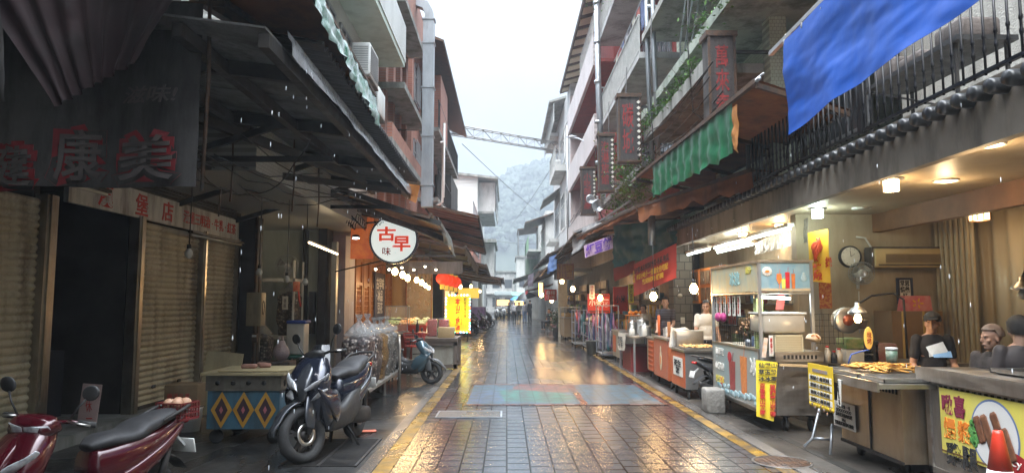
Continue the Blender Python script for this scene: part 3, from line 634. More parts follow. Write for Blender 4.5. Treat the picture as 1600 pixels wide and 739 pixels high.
# far end of the street
def far_building(x0, x1, y0, y1, h, mat, label, roof=None):
    t = thing('apartment_building', label, 'building', ((x0+x1)/2, y0, 0))
    q = MB(); q.bb(x0,x1,y0,y1,0,h); q.build('wall', mat, t)
    q = MB(); q.bb(x0-.2,x1+.2,y0-.25,y1,h,h+.25); q.build('roof', roof or M_['concrete'], t)
    n = max(1, int((x1-x0)/1.7)); fl = int(h/3)
    for f in range(fl):
        for k in range(n):
            xa = x0+(x1-x0)*(k+.22)/n; xb = x0+(x1-x0)*(k+.78)/n; za = 3*f+1.0
            q = MB(); q.bb(xa-.05,xb+.05,y0-.03,y0,za-.05,za+1.45); o = q.build('window', m_alu, t); q = MB(); q.bb(xa,xb,y0-.05,y0-.03,za,za+1.4); q.build('glass', M_['glass'], o)
    q = MB()
    for f in range(1, fl): q.bb(x0-.1,x1+.1,y0-.5,y0,3*f,3*f+.14)
    q.build('ledge', M_['concrete_light'], t)
    return t
far_building(-7, 1.3, 118, 128, 6.6, M_['concrete_light'], 'low white building closing the far end of the street')
far_building(1.5, 9, 108, 122, 8.5, m_tilewy, 'pale far building at the end of the street behind the green awning')
far_building(-14, -3.2, 86, 110, 9, M_['concrete'], 'grey far building at the left end of the street')

# ================================================================== LEFT SIDE: CANOPIES
m_panel = pm('grimy_ceiling_panel', (.20,.20,.20), (.13,.13,.125), 2, .8, dirt=(.05,.05,.045), dirt_amt=.8, bump=.2)
m_black = pm('black_corrugated', (.02,.02,.022), (.045,.045,.048), 4, .35, .3)
def corr_sheet(b, p00, p10, p11, p01, n, amp, thick=.01):
    """corrugated plate: waves counted along the first edge"""
    p00, p10, p11, p01 = map(Vector, (p00, p10, p11, p01)); nrm = (p10-p00).cross(p01-p00).normalized(); vs = []; fs = []; N = n*8
    for s_ in (0, 1):
        for i in range(N+1):
            u = i/N; h = amp*math.sin(u*n*2*PI)
            for A, B in ((p00, p10), (p01, p11)): vs.append(A+(B-A)*u + nrm*(h+s_*thick))
    k = 2*(N+1)
    for i in range(N): fs += [(2*i, 2*i+2, 2*i+3, 2*i+1), (k+2*i, k+2*i+1, k+2*i+3, k+2*i+2), (2*i, 2*i+k, 2*i+2+k, 2*i+2), (2*i+1, 2*i+3, 2*i+3+k, 2*i+1+k)]
    return b.add(vs, fs, True)
t = thing('canopy', 'large dark steel framed canopy with grimy grey ceiling panels over the shuttered shops', 'canopy', (-3.5, 10, 3.8))
q = MB()
for k in range(8):
    y0 = 5.6+k*1.06; q.slab((-5.28,y0,4.32), (-5.28,y0+1.03,4.32), (-1.98,y0+1.03,3.90), (-1.98,y0,3.90), .02)
q.build('ceiling_panel', m_panel, t)
q = MB(); corr_sheet(q, (-1.78,6.6,4.12), (-1.82,14.2,4.10), (-5.3,14.2,4.75), (-5.3,6.6,4.75), 50, .035); q.build('roof_sheet', m_black, t)
q = MB()
for y in (6.6, 8.8, 11.0, 13.3): q.bar((-5.28,y,4.20), (-1.95,y,3.80), .08, .14); q.bar((-5.25,y,3.15), (-2.9,y,3.88), .06, .08); q.bar((-5.28,y,3.45), (-2.2,y,3.45), .05, .07) if y in (8.8, 13.3) else None
for x, z in ((-4.5,4.1), (-3.5,3.97), (-2.7,3.87), (-1.99,3.78)): q.bar((x,5.6,z), (x,14.1,z), .09, .12)
q.bar((-5.2,7,3.3), (-2.0,13,3.7), .06, .1); q.bar((-4.9,6.2,4.1), (-2.3,11.2,3.6), .09, .12)
q.build('beam', M_['dark_metal'], t)
q = MB()
for x, y in ((-4.3,7.2), (-3.6,9.1), (-4.4,10.7), (-3.3,12.2), (-3.1,10.1)): q.tube([(x,y,4), (x+.02,y,3.4), (x,y,2.95)], .012, 6)
q.build('hanging_rod', M_['rust_metal'], t)
q = MB(); q.cloth((-1.93,6.0,4.02), (-1.95,14.1,3.98), (-1.90,14.1,3.76), (-1.86,6.0,3.80), 60, 4, .03, 9, 2); q.build('plastic_flap', pm('silvery_plastic_sheet', (.34,.36,.38), (.5,.52,.54), 8, .18, .3, bump=.5, bscale=14), t)
# loose cables under it
random.seed(5)
t = thing('cable_bundle', 'black cables sagging under the dark left canopy', 'cable', (-3.5, 10, 3.4))
q = MB()
for k in range(9):
    a = Vector((random.uniform(-5,-2.2), random.uniform(6.8,9), random.uniform(3.3,3.8))); c = Vector((random.uniform(-4.8,-2.2), random.uniform(10,13.8), random.uniform(3.2,3.7)))
    q.tube([a+(c-a)*u - Vector((0,0,.28*math.sin(PI*u)*random.uniform(.8,1.2))) for u in [i/10 for i in range(11)]], .009, 5)
q.build('cable', M_['black_plastic'], t)
t = thing('awning', 'brown canvas awning with steel rail and torn green plastic edge at top left', 'awning', (-2.2, 7, 4.5))
q = MB(); q.cloth((-3.3,5.0,4.60), (-2.3,8.75,4.52), (-1.80,9.35,4.44), (-1.70,5.0,4.5), 20, 10, .03, 3, 1); q.build('canvas', M_['brown_canvas'], t)
q = MB(); q.bar((-3.35,4.6,4.52), (-2.28,8.7,4.46), .09, .13); q.bar((-3.2,4.6,4.56), (-2.18,8.75,4.5), .05, .05); q.bar((-1.72,4.5,4.5), (-1.8,9.4,4.45), .04, .04); q.build('rail', M_['rust_metal'], t)
q = MB(); q.cloth((-1.70,5.0,4.5), (-1.80,9.4,4.46), (-1.74,9.5,4.02), (-1.68,5.0,4.32), 40, 6, .05, 8, 4, fold=.02, fn=14)
q.build('green_valance', pm('torn_green_plastic', (.03,.16,.10), (.48,.55,.54), 5, .15, 0, dirt=(.05,.08,.06), dirt_amt=.5, bump=.6, bscale=12), t)
# grey banner with characters
t = thing('banner', 'grimy grey cloth banner with red outlined characters hanging at top left', 'banner', (-3.6, 6, 2.6))
m_ban = pm('grimy_shaded_banner_cloth', (.10,.097,.094), (.05,.048,.047), 1.1, .85, dirt=(.018,.016,.016), dirt_amt=.97, bump=.25, bscale=6)  # grime, with the colours lowered further in place of canopy shade
curve = lambda x, y: Vector((0, .06*math.sin(x*5.2+1) + .025*math.sin(x*17+y*3), 0))
def sh(u, v): x = -4.9+2.24*u+3.75; return Vector((0, .06*math.sin(x*5.2+1)+.025*math.sin(x*17+(3.2-v*1.6+.0)*0), 0))
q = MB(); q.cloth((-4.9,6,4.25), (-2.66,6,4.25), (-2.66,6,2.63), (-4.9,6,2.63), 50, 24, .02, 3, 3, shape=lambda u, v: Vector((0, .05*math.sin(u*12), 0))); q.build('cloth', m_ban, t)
m_bred = pm('faded_banner_red', (.20,.010,.016), (.11,.008,.012), 5, .8); m_bwh = pm('shaded_banner_white', (.10,.085,.08), (.06,.05,.05), 4, .8)  # letter white taken down to dark grey to stand in for shade
cv = lambda cx: (lambda x, y: Vector((0, .05*math.sin((cx+x+4.9)/2.24*12), 0)))
for s_, px_, py_, wd, ht in (('康',125,243,.36,.44), ('美',232,248,.50,.38), ('健',20,262,.42,.34)):
    p = at(px_, py_, Y=5.9)
    text(s_, p, (1,0,0), (0,0,1), .45, m_bred, t, bold=.09, fit=(wd+.13,ht+.1), lift=.03, curve=cv(p.x)); text(s_, p, (1,0,0), (0,0,1), .45, m_bwh, t, bold=.012, fit=(wd,ht), lift=.042, curve=cv(p.x))
p = at(238, 150, Y=5.9); text('滋味!', p, (1,0,0), (0,0,1), .2, m_bwh, t, bold=.01, fit=(.50,.15), lift=.03, shear=.2, curve=cv(p.x))
q = MB(); q.tube([(-2.62,6,4.4), (-2.6,6,3.6), (-2.63,6.02,2.6)], .018, 8); q.bar((-5.2,6.05,4.28), (-2.5,6.05,4.28), .04, .04); q.build('pole', M_['rust_metal'], t)
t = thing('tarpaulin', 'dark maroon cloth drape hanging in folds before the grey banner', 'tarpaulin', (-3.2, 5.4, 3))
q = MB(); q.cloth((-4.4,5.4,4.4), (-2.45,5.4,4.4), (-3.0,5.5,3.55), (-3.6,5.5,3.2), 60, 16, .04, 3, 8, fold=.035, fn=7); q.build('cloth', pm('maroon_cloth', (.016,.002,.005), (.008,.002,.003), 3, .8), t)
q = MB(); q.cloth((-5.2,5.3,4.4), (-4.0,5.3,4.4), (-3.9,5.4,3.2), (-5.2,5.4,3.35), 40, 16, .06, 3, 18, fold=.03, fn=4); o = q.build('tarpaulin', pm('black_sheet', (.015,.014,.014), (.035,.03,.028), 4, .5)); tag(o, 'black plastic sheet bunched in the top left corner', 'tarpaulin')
# corner pillar, electric box
t = thing('pillar', 'blackened pillar at the end of the shuttered shop', 'pillar', (-5.0, 13.8, 0))
q = MB(); q.bb(-5.35,-4.85,13.58,13.98,0,3.3); q.build('shaft', m_dkwall, t)
q = MB(); q.tube([(-4.8,13.5,0), (-4.8,13.5,3.3)], .03, 8); q.tube([(-4.73,13.5,.4), (-4.73,13.5,3.3)], .015, 6); q.build('conduit', M_['rust_metal'], t)
t = thing('electric_box', 'beige metal electric box with a round cable loop on the dark pillar', 'electric box', (-4.75, 13.3, 1.2))
q = MB(); q.rbox((-4.72,13.35,1.52), (.28,.26,.62), .015); q.build('box', pm('beige_enamel', (.36,.31,.20), (.30,.25,.16), 4, .5, dirt=(.1,.08,.05), dirt_amt=.5), t)
q = MB(); q.tube([(-4.53+.04*math.sin(a)*0, 13.2+.05*math.cos(a), 1.55+.13*math.sin(a)) for a in [i*PI/6 for i in range(13)]], .008, 5); q.build('cable_loop', M_['black_plastic'], t)
t = thing('electric_box', 'small metal junction box below the beige electric box', 'electric box', (-4.7, 13.4, .7))
q = MB(); q.rbox((-4.75,13.42,.98), (.10,.06,.17), .01); q.build('box', M_['rust_metal'], t); q = MB(); q.bb(-4.79,-4.71,13.38,13.392,1.0,1.04); q.build('label_strip', M_['white_plastic'], t)

# unlit hanging bulbs
def bulb(loc, label, lit=False, top=3.4, r=.055, group='unlit bulbs hanging under the left canopy', power=12, m=None):
    t = thing('light_bulb', label, 'light bulb', loc, group=group)
    x, y, z = loc; q = MB(); q.lathe((x,y,z), [(0,-r), (r*.6,-r*.82), (r,0), (r*.85,r*.6), (r*.5,r*1.1), (r*.42,r*1.35)], 14); q.build('glass_bulb', m or (M_['bulb'] if lit else M_['bulb_off']), t)
    q = MB(); q.cyl((x,y,z+r*1.3), (x,y,z+r*2.3), r*.5, 10); q.build('socket', M_['black_plastic'], t)
    q = MB(); q.tube([(x,y,z+r*2.2), (x+.01,y,(z+top)/2), (x,y,top)], .008, 5); q.build('cord', M_['black_plastic'], t)
    if lit: lamp('bulb_light', (x, y, z-r*1.6), power, (1,.62,.28), t, .06)
    return t
for px_, py_, Y, lab in ((295,397,9.0,'unlit bulb hanging in front of the middle roller shutter'), (405,426,11.5,'unlit bulb hanging by the dark pillar over the patterned cart'), (448,437,12.0,'unlit bulb hanging in front of the big mushroom bag'), (477,441,12.5,'unlit bulb with a looped cord before the white wall panel')):
    p = at(px_, py_, Y=Y); bulb(p, lab, top=3.75)

# ------------- goods recess (dried mushroom shop)
t = thing('shop_recess_wall', 'pale green white side wall of the dried goods shop', 'wall', (-5, 17.2, 0))
q = MB(); q.bb(-7.5,-4.5,17.2,17.4,0,3.6); q.build('panel', pm('pale_green_board', (.40,.46,.42), (.46,.50,.46), 2, .6, dirt=(.2,.22,.19), dirt_amt=.5), t)
q = MB(); q.bb(-4.9,-4.84,16.9,17.2,0,3.4); q.bb(-4.5,-4.3,16.8,17.4,0,3.4); q.bb(-4.72,-4.6,16.9,17.1,.9,1.9); q.build('dark_post', M_['dark_metal'], t)
q = MB(); q.bb(-4.22,-4.1,16.95,17.15,0,3.1); q.build('grey_post', m_alu, t)
t = thing('shelf', 'white metal shelf unit holding a fan and a big mushroom bag', 'shelf', (-5.3, 16.4, 0))
q = MB()
for x in (-5.85,-4.85):
    for y in (16.1, 16.8): q.bb(x-.02,x+.02,y-.02,y+.02,0,2.6)
q.build('upright', M_['white_plastic'], t)
for z in (.82, 2.12): q = MB(); q.bb(-5.87,-4.83,16.08,16.82,z,z+.07); q.build('shelf_board', M_['white_plastic'], t)
def fan(loc, r, label, rz=0):
    t = thing('fan', label, 'fan', loc, rz)
    q = LB()
    for rr, y in ((r,0), (r*.97,-.07), (r*.97,.07), (r*.6,-.10), (r*.3,-.11)): q.tube([(rr*math.cos(a), y, rr*math.sin(a)) for a in [i*2*PI/28 for i in range(29)]], .004, 4)
    for k in range(28):
        a = 2*PI*k/28; c, s_ = math.cos(a), math.sin(a); q.tube([(.04*c,-.115,.04*s_), (r*.5*c,-.108,r*.5*s_), (r*.95*c,-.07,r*.95*s_), (r*c,0,r*s_), (r*.95*c,.07,r*.95*s_), (.05*c,.11,.05*s_)], .0025, 3)
    q.build('cage', M_['grey_metal'], t)
    for k in range(3):
        q = LB(); a0 = k*2*PI/3; vs = []
        for i in range(7):
            for j in range(5): a = a0+.15+.95*i/6*(.6+.4*j/4); rr = r*(.16+.70*j/4); vs.append((rr*math.cos(a), -.035+.07*i/6, rr*math.sin(a)))
        q.add(vs, [(i*5+j, i*5+j+1, (i+1)*5+j+1, (i+1)*5+j) for i in range(6) for j in range(4)], True); q.build('blade', pm('fan_blade', (.25,.26,.25)), t)
    q = LB(); q.cyl((0,-.05,0), (0,.2,0), .06, 14); q.cyl((0,.1,-.02), (0,.12,-r*1.35), .025, 8); q.build('motor', M_['white_plastic'], t)
    return t
fan((-5.05,16.2,2.48), .26, 'round caged fan standing on the white shelf in the dried goods shop', .2)
# bags of dried goods
def bagmat(name, c1, c2, c3, sc_, plastic=.5):
    m = bpy.data.materials.new(name); m.use_nodes = True; nt = m.node_tree; b = nt.nodes['Principled BSDF']; N = nt.nodes.new; K = nt.links.new
    t = N('ShaderNodeTexCoord'); v = N('ShaderNodeTexVoronoi'); v.inputs['Scale'].default_value = sc_; K(t.outputs['Object'], v.inputs['Vector'])
    s = N('ShaderNodeSeparateColor'); K(v.outputs['Color'], s.inputs[0]); r = N('ShaderNodeValToRGB'); e = r.color_ramp.elements
    e[0].position = .2; e[0].color = tuple(c1)+(1,); e[1].position = .6; e[1].color = tuple(c2)+(1,); q = e.new(.9); q.color = tuple(c3)+(1,); K(s.outputs[0], r.inputs['Fac'])
    mr = N('ShaderNodeMapRange'); mr.inputs['From Max'].default_value = .6/sc_*1.0+.55; mr.inputs['To Min'].default_value = 1.15; mr.inputs['To Max'].default_value = .25; K(v.outputs['Distance'], mr.inputs['Value'])
    mm = N('ShaderNodeMix'); mm.data_type = 'RGBA'; mm.blend_type = 'MULTIPLY'; mm.inputs[0].default_value = 1; K(r.outputs['Color'], mm.inputs[6]); K(mr.outputs[0], mm.inputs[7]); K(mm.outputs[2], b.inputs['Base Color'])
    b.inputs['Roughness'].default_value = .5; b.inputs['Coat Weight'].default_value = .4; b.inputs['Coat Roughness'].default_value = .2
    n = N('ShaderNodeTexNoise'); n.inputs['Scale'].default_value = 9; n.inputs['Detail'].default_value = 5; n.inputs['Distortion'].default_value = 1.5; K(t.outputs['Object'], n.inputs['Vector'])
    bp = N('ShaderNodeBump'); bp.inputs['Strength'].default_value = .9; bp.inputs['Distance'].default_value = .03; K(n.outputs['Fac'], bp.inputs['Height']); K(bp.outputs[0], b.inputs['Coat Normal'])
    b2 = N('ShaderNodeBump'); b2.invert = True; b2.inputs['Strength'].default_value = .7; b2.inputs['Distance'].default_value = .02; K(v.outputs['Distance'], b2.inputs['Height']); K(b2.outputs[0], b.inputs['Normal'])
    MATS[name] = m; return m
m_mush = bagmat('dried_mushrooms', (.05,.038,.03), (.16,.12,.09), (.45,.38,.30), 22)
m_nut = bagmat('dark_dried_fruit', (.04,.018,.02), (.10,.05,.045), (.62,.52,.45), 24)
m_or = bagmat('orange_dried_fruit', (.28,.12,.02), (.40,.20,.04), (.5,.32,.1), 40)
m_pale = bagmat('pale_dried_goods', (.22,.21,.19), (.35,.33,.30), (.45,.43,.40), 30)
m_film = pm('clear_bag_film', (.50,.50,.49), (.30,.30,.29), 14, .2, 0, alpha=.42, bump=.8, bscale=12)
def goods_bag(loc, wx, wy, h, mat, label, group=None, knot=True, note=False):
    t = thing('goods_bag', label, 'bag', loc, group=group)
    def body(scale, zz, seed, top):
        q = LB(); n, m = 28, 18; vs = []; fs = []
        for j in range(m+1):
            v = j/m; z = zz*v; k = min(1, .80+.5*v)*(1 if v < top else math.cos((v-top)/(1-top)*PI/2*.92) if zz < h else 1-.93*((v-top)/(1-top))**.9)
            for i in range(n):
                a = 2*PI*i/n; c, s_ = math.cos(a), math.sin(a); e = .45
                x = math.copysign(abs(c)**e, c)*wx/2*k*scale; y = math.copysign(abs(s_)**e, s_)*wy/2*k*scale
                d = .035*noise.noise(Vector((x*5+seed, y*5, z*5))); r_ = math.hypot(x, y)+1e-6
                vs.append((x*(1+d/r_*scale), y*(1+d/r_*scale), z))
        for j in range(m):
            for i in range(n): fs.append((j*n+i, j*n+(i+1) % n, (j+1)*n+(i+1) % n, (j+1)*n+i))
        fs.append(tuple(range(n-1, -1, -1))); fs.append(tuple(m*n+i for i in range(n))); q.add(vs, fs, True); return q
    body(1, h*.84, loc[1]*3, .86).build('contents', mat, t)
    f = LB(); n = 26; vs = []; fs = []; prof = ((.97,.80), (.96,.83), (.80,.88), (.5,.95), (.2,1.02), (.10,1.06), (.2,1.11), (.26,1.15))
    for a_, (k, v) in enumerate(prof):
        for i in range(n):
            th = 2*PI*i/n; c, s_ = math.cos(th), math.sin(th); e = .5; kk = k*(1+.10*math.sin(5*th+loc[1])*(a_ > 1)+.06*math.sin(11*th)*(a_ > 2))
            vs.append((math.copysign(abs(c)**e, c)*wx/2*.98*kk, math.copysign(abs(s_)**e, s_)*wy/2*.98*kk, v*h*(1 if knot or a_ < 3 else .93)))
    for j in range(len(prof)-1):
        for i in range(n): fs.append((j*n+i, j*n+(i+1) % n, (j+1)*n+(i+1) % n, (j+1)*n+i))
    f.add(vs, fs, True); f.build('bag_top', m_film, t)
    if note:
        q = LB(); q.rbox((-.02,-wy/2-.03,h*.62), (.13,.012,.30), .004); q.build('paper_note', M_['ink_white'], t)
        text('香\n菇', (loc[0]-.02, loc[1]-wy/2-.036, loc[2]+h*.62), (1,0,0), (0,0,1), .08, M_['ink_black'], t, fit=(.06,.2))
    return t
goods_bag((-5.02,16.35,.9), .5, .42, 1.18, m_mush, 'tall clear bag of dried mushrooms with a paper note standing on the white shelf', 'bags of dried goods', False, True)
goods_bag((-5.13,14.9,.15), .44, .4, 1.02, m_mush, 'clear mushroom bag with paper note standing low beside the dark pillar', 'bags of dried goods', True, True)
t = thing('freezer_box', 'small white cabinet with a blue cloth on top in the dried goods shop', 'cabinet', (-4.62, 15.6, .5))
q = MB(); q.rbox((-4.58,15.6,.86), (.38,.4,.66), .02); q.build('cabinet', M_['white_plastic'], t); q = MB(); q.rbox((-4.56,15.58,1.22), (.42,.44,.07), .02); q.build('blue_cloth', pm('blue_cloth', (.02,.06,.35)), t)
t = thing('stool', 'teal green stool under the white cabinet', 'stool', (-4.6, 15.6, 0))
q = MB(); q.rbox((-4.58,15.6,.48), (.5,.5,.06), .01); q.build('seat', pm('teal_paint', (.03,.16,.13), (.04,.2,.16), 4, .5), t)
for x in (-4.8,-4.36):
    for y in (15.4,15.8): q = MB(); q.bar((x,y,0), (x,y,.46), .05, .05); q.build('leg', pm('teal_paint', (.03,.16,.13)), t)
q = MB(); q.ell((-4.62,14.6,.62), (.16,.13,.17), 16, 10)
for i, p in enumerate(q.v): q.v[i] = p + Vector((.03*noise.noise(p*9), .03*noise.noise(p*9+Vector((5,0,0))), .08 if p.z > .76 else 0))
t = thing('shopping_bag', 'knotted pale pink plastic shopping bag behind the patterned cart', 'bag', (-4.62,14.6,.45)); q.build('bag', pm('pinkish_plastic', (.55,.45,.47), (.45,.36,.39), 6, .3, bump=.6), t)
q = MB(); q.tube([(-4.68,14.6,.78), (-4.66,14.6,.94), (-4.60,14.6,.96), (-4.58,14.6,.8)], .018, 6); q.build('handle', pm('pinkish_plastic', (.5,.4,.42)), t)
t = thing('storage_crate', 'low grey crate under the knotted shopping bag', 'crate', (-4.75,14.7,0)); q = MB(); q.rbox((-4.75,14.7,.23), (.7,.5,.44), .02); q.build('crate_body', M_['dark_wood'], t)
t = thing('hanging_bag', 'orange red paper packet hanging on the shelf edge by the fan', 'packet', (-4.72,15.9,1.9)); q = MB(); q.rbox((-4.73,15.9,2.0), (.15,.04,.22), .01); q.build('packet', pm('orange_packet', (.5,.07,.02), (.6,.3,.2), 14, .5), t); q = MB(); q.tube([(-4.68,15.9,1.9), (-4.66,15.9,1.7), (-4.62,15.9,1.55)], .02, 6); q.build('ribbon', M_['red'], t)
# lit tube under the next awning
t = thing('tube_lamp', 'lit warm tube lamp under the awning above the dried goods shop', 'lamp', (-4.1,15,2.8)); p0, p1 = at(483,379,Y=14.0), at(527,397,Y=16.2)
q = MB(); q.cyl(p0, p1, .02, 8); q.build('tube', pm('dim_tube', (1,.8,.5), None, emit=7, ecol=(1,.75,.42)), t); q = MB(); q.bar(p0+Vector((0,0,.04)), p1+Vector((0,0,.04)), .06, .03); q.build('fixture', M_['dark_metal'], t); lamp('tube_light', (p0+p1)/2-Vector((0,0,.1)), 14, (1,.75,.45), t, .15)
# ------------- wooden fronted shop
t = thing('wooden_shopfront', 'warm lit carved wooden shopfront with tall doors behind the bags', 'shopfront', (-4.1, 20.5, 0))
q = MB(); q.bb(-4.15,-4.02,18.6,24.6,.0,.25); q.bb(-4.15,-3.98,18.6,24.6,2.85,3.1); q.build('beam', M_['warm_wood'], t)
m_carv = pm('carved_wood', (.26,.09,.02), (.42,.17,.045), 14, .4, bump=.8, bscale=30)
for k, y0 in enumerate((18.7, 19.7, 20.7, 21.7, 22.7, 23.7)):
    q = MB(); q.bb(-4.12,-4.04,y0,y0+.9,.25,2.85); o = q.build('door_leaf', M_['warm_wood'], t)
    q = MB()
    q.bb(-4.04,-3.99,y0,y0+.09,.25,2.85); q.bb(-4.04,-3.99,y0+.81,y0+.9,.25,2.85)
    for z in (.25,.95,2.1,2.75): q.bb(-4.038,-3.992,y0,y0+.9,z,z+.09)
    q.build('frame', M_['warm_wood'], o)
    q = MB(); q.bb(-4.042,-4.02,y0+.14,y0+.76,1.1,2.05); q.bb(-4.042,-4.02,y0+.14,y0+.76,.4,.9)
    for i in range(5): q.bb(-4.02,-4.005,y0+.16+.13*i,y0+.18+.13*i,1.1,2.05)
    for i in range(7): q.bb(-4.021,-4.006,y0+.14,y0+.76,1.12+.14*i,1.14+.14*i)
    q.build('lattice', m_carv, o)
q = MB(); q.bb(-4.3,-4.0,17.45,18.55,0,3.3); q.build('white_pillar', pm('lilac_white', (.42,.40,.46), (.36,.34,.40), 2, .7, dirt=(.2,.18,.2), dirt_amt=.5), t)
t = thing('menu_board', 'blue black menu board with white characters on the wooden shopfront', 'sign', (-3.95,22,1.9)); q = MB(); q.bb(-3.98,-3.95,21.2,22.9,1.1,2.55); q.build('board', pm('navy_board', (.03,.035,.06)), t)
text('古早味\n冰品\n豆花', (-3.95,22.05,1.85), (0,1,0), (0,0,1), .3, M_['ink_white'], t, fit=(1.3,1.1), bold=.01)
# round sign
t = thing('round_sign', 'round backlit white sign with red characters and dark blue rim over the wooden shopfront', 'sign', (-2.64, 16.5, 3.1))
c = at(615, 374, Y=16.5); rr = .575
q = MB(); q.lathe(c+Vector((0,.09,0)), [(rr,-.09), (rr,.09)], 48, 'Y'); q.lathe(c, [(rr,0), (rr,-.012), (rr*.92,-.012), (rr*.92,0)], 48, 'Y'); q.build('rim', pm('navy_rim', (.02,.03,.10), None, rough=.4), t)
q = MB(); q.lathe(c+Vector((0,-.002,0)), [(rr*.925,0), (0,0)], 48, 'Y'); q.build('face', pm('backlit_face', (.8,.85,.85), None, emit=.33, ecol=(.86,.97,.95)), t)
m_sr = pm('sign_red_glow', (.6,.05,.02), None, emit=.25, ecol=(.9,.06,.02))
text('古', c+Vector((-.17,-.006,.13)), (1,0,0), (0,0,1), .4, m_sr, t, bold=.03, fit=(.44,.34)); text('早', c+Vector((.19,-.006,-.10)), (1,0,0), (0,0,1), .4, m_sr, t, bold=.03, fit=(.42,.36)); text('味', c+Vector((-.16,-.006,-.28)), (1,0,0), (0,0,1), .2, M_['ink_red'], t, bold=.01, fit=(.20,.19))
text('Yami', c+Vector((-.33,-.006,.37)), (1,.0,.7), (-.7,0,1), .1, M_['ink_black'], t, fit=(.2,.08))
q = MB()
for k in range(72):
    a = 2*PI*k/72; q.ell(c+Vector((rr*.985*math.cos(a),-.018,rr*.985*math.sin(a))), .011, 5, 3)
q.build('rim_beads', M_['ink_white'], t)
q = MB(); q.bar(c+Vector((-.3,.1,-.5)), c+Vector((-1.4,.2,-.75)), .03, .03); q.bar(c+Vector((-1.4,.15,.35)), c+Vector((.9,.15,.52)), .04, .04); q.build('bracket', M_['dark_metal'], t)
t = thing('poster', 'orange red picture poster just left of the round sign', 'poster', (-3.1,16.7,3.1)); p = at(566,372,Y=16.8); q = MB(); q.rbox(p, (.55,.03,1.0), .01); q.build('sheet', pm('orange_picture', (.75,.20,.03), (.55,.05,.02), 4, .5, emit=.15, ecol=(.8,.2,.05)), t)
# strings of small lights and wires near the round sign
t = thing('string_lights', 'string of small white bulbs beneath the round sign', 'string lights', c+Vector((0,.3,-.6)))
q = MB(); pts = [c+Vector((-.5+.12*k, .5+.25*k, -.62+.05*math.sin(k*1.7)+.015*k)) for k in range(11)]; q.tube(pts, .008, 5); q.build('cable', M_['black_plastic'], t)
for k in range(0, 11, 2): q = MB(); q.ell(pts[k]-Vector((0,0,.06)), (.035,.035,.028), 8, 6); q.build('bulb', pm('small_white_glow', (1,.95,.8), None, emit=6, ecol=(1,.9,.68)), t)
t = thing('spotlight', 'small white spotlight amid black cables left of the round sign', 'lamp', at(556,371,Y=15)); p = at(556,371,Y=15); q = MB(); q.lathe(p, [(.03,.06), (.07,.05), (.09,0), (.085,-.01)], 14); q.build('shade', M_['dark_metal'], t); q = MB(); q.ell(p-Vector((0,0,.015)), (.075,.075,.02), 12, 5); q.build('lens', pm('cool_glow', (1,1,1), None, emit=10, ecol=(.95,1,.97)), t)
q = MB()
for k in range(7): q.tube([p+Vector((-.1+.05*math.sin(i+k), .1, .25+.09*math.cos(i*1.3+k)+.03*k)) + Vector((.05*i-.1,0,0)) for i in range(8)], .012, 5)
q.build('cables', M_['black_plastic'], t)
# glowing hanging bulbs of the food shop
for px_, py_, Y, r in ((617,425,18.0,.085), (629,430,18.7,.08), (637,435,19.4,.08), (651,438,20.4,.075), (659,442,21.3,.075), (665,447,22.4,.065), (670,450,23.5,.06)):
    p = at(px_, py_, Y=Y); bulb(p, '%s glowing warm bulb in the row hanging before the wooden shopfront' % {18.0:'nearest', 18.7:'second', 19.4:'third', 20.4:'fourth', 21.3:'fifth', 22.4:'sixth', 23.5:'farthest'}[Y], True, 3.1, r, 'glowing bulbs in a row at the food shop', power=26)
# side wall of the food shop
t = thing('bamboo_screen', 'warm lit plywood and plastic screen wall behind the glowing bulbs', 'screen', (-3.3, 25, 0))
q = MB(); q.bb(-4.2,-2.62,24.9,25.0,.5,3.1); q.build('board', pm('lit_plywood', (.50,.34,.14), (.40,.25,.09), 2, .55, streak=5, dirt=(.22,.12,.05), dirt_amt=.5), t)
q = MB(); q.cloth((-3.5,24.8,2.95), (-2.66,24.8,2.95), (-2.66,24.8,1.0), (-3.5,24.8,1.0), 20, 20, .02, 3, 4); q.build('plastic_sheet', pm('wrinkled_film', (.7,.62,.45), (.6,.5,.35), 5, .2, alpha=.4, bump=.8), t)
q = MB(); [q.bb(x,x+.05,24.75,24.88,.2,3.1) for x in (-3.55,-2.66,-4.1)]; q.build('frame', M_['warm_wood'], t)
t = thing('shop_beam', 'long dark brown beam board above the glowing bulbs', 'beam', (-2.6,21.6,2.7)); q = MB(); p0, p1 = at(604,409,Y=22), at(723,428,Y=22); q.bb(p0.x,p1.x,21.9,22.0,p1.z,p0.z); q.build('board', M_['dark_wood'], t); q = MB(); q.bb(-3.9,-1.6,21.9,22.0,3.05,3.12); [q.bar((x,21.95,2.95), (x,21.95,3.5), .03, .03) for x in (-3.6,-3,-2.4,-1.8)]; q.build('frame', M_['dark_metal'], t)
# red lanterns
for k, (px_, py_) in enumerate(((690,435), (697,437), (704,439), (711,441))):
    p = at(px_+1, py_, Y=23.6+.75*k); t = thing('lantern', '%s red paper lantern with yellow tassels in the overlapping row' % ('nearest', 'second', 'third', 'farthest')[k], 'lantern', p, group='red lanterns in a row on the left')
    q = LB(); q.lathe((0,0,0), [(.07,-.19), (.13,-.16), (.20,-.08), (.22,0), (.20,.08), (.13,.16), (.07,.19)], 24); q.build('shade', pm('lantern_red', (.60,.03,.01), (.7,.06,.015), 12, .5, emit=.5, ecol=(.8,.05,.01)), t)
    q = LB(); q.cyl((0,0,-.23), (0,0,-.20), .08, 12); q.cyl((0,0,.2), (0,0,.24), .08, 12)
    for i in range(8): a = i*PI/4; q.cyl((.05*math.cos(a),.05*math.sin(a),-.22), (.06*math.cos(a),.06*math.sin(a),-.36), .015, 5)
    q.build('tassel', pm('tassel_gold', (.7,.42,.03), None, emit=.3, ecol=(.9,.6,.1)), t)
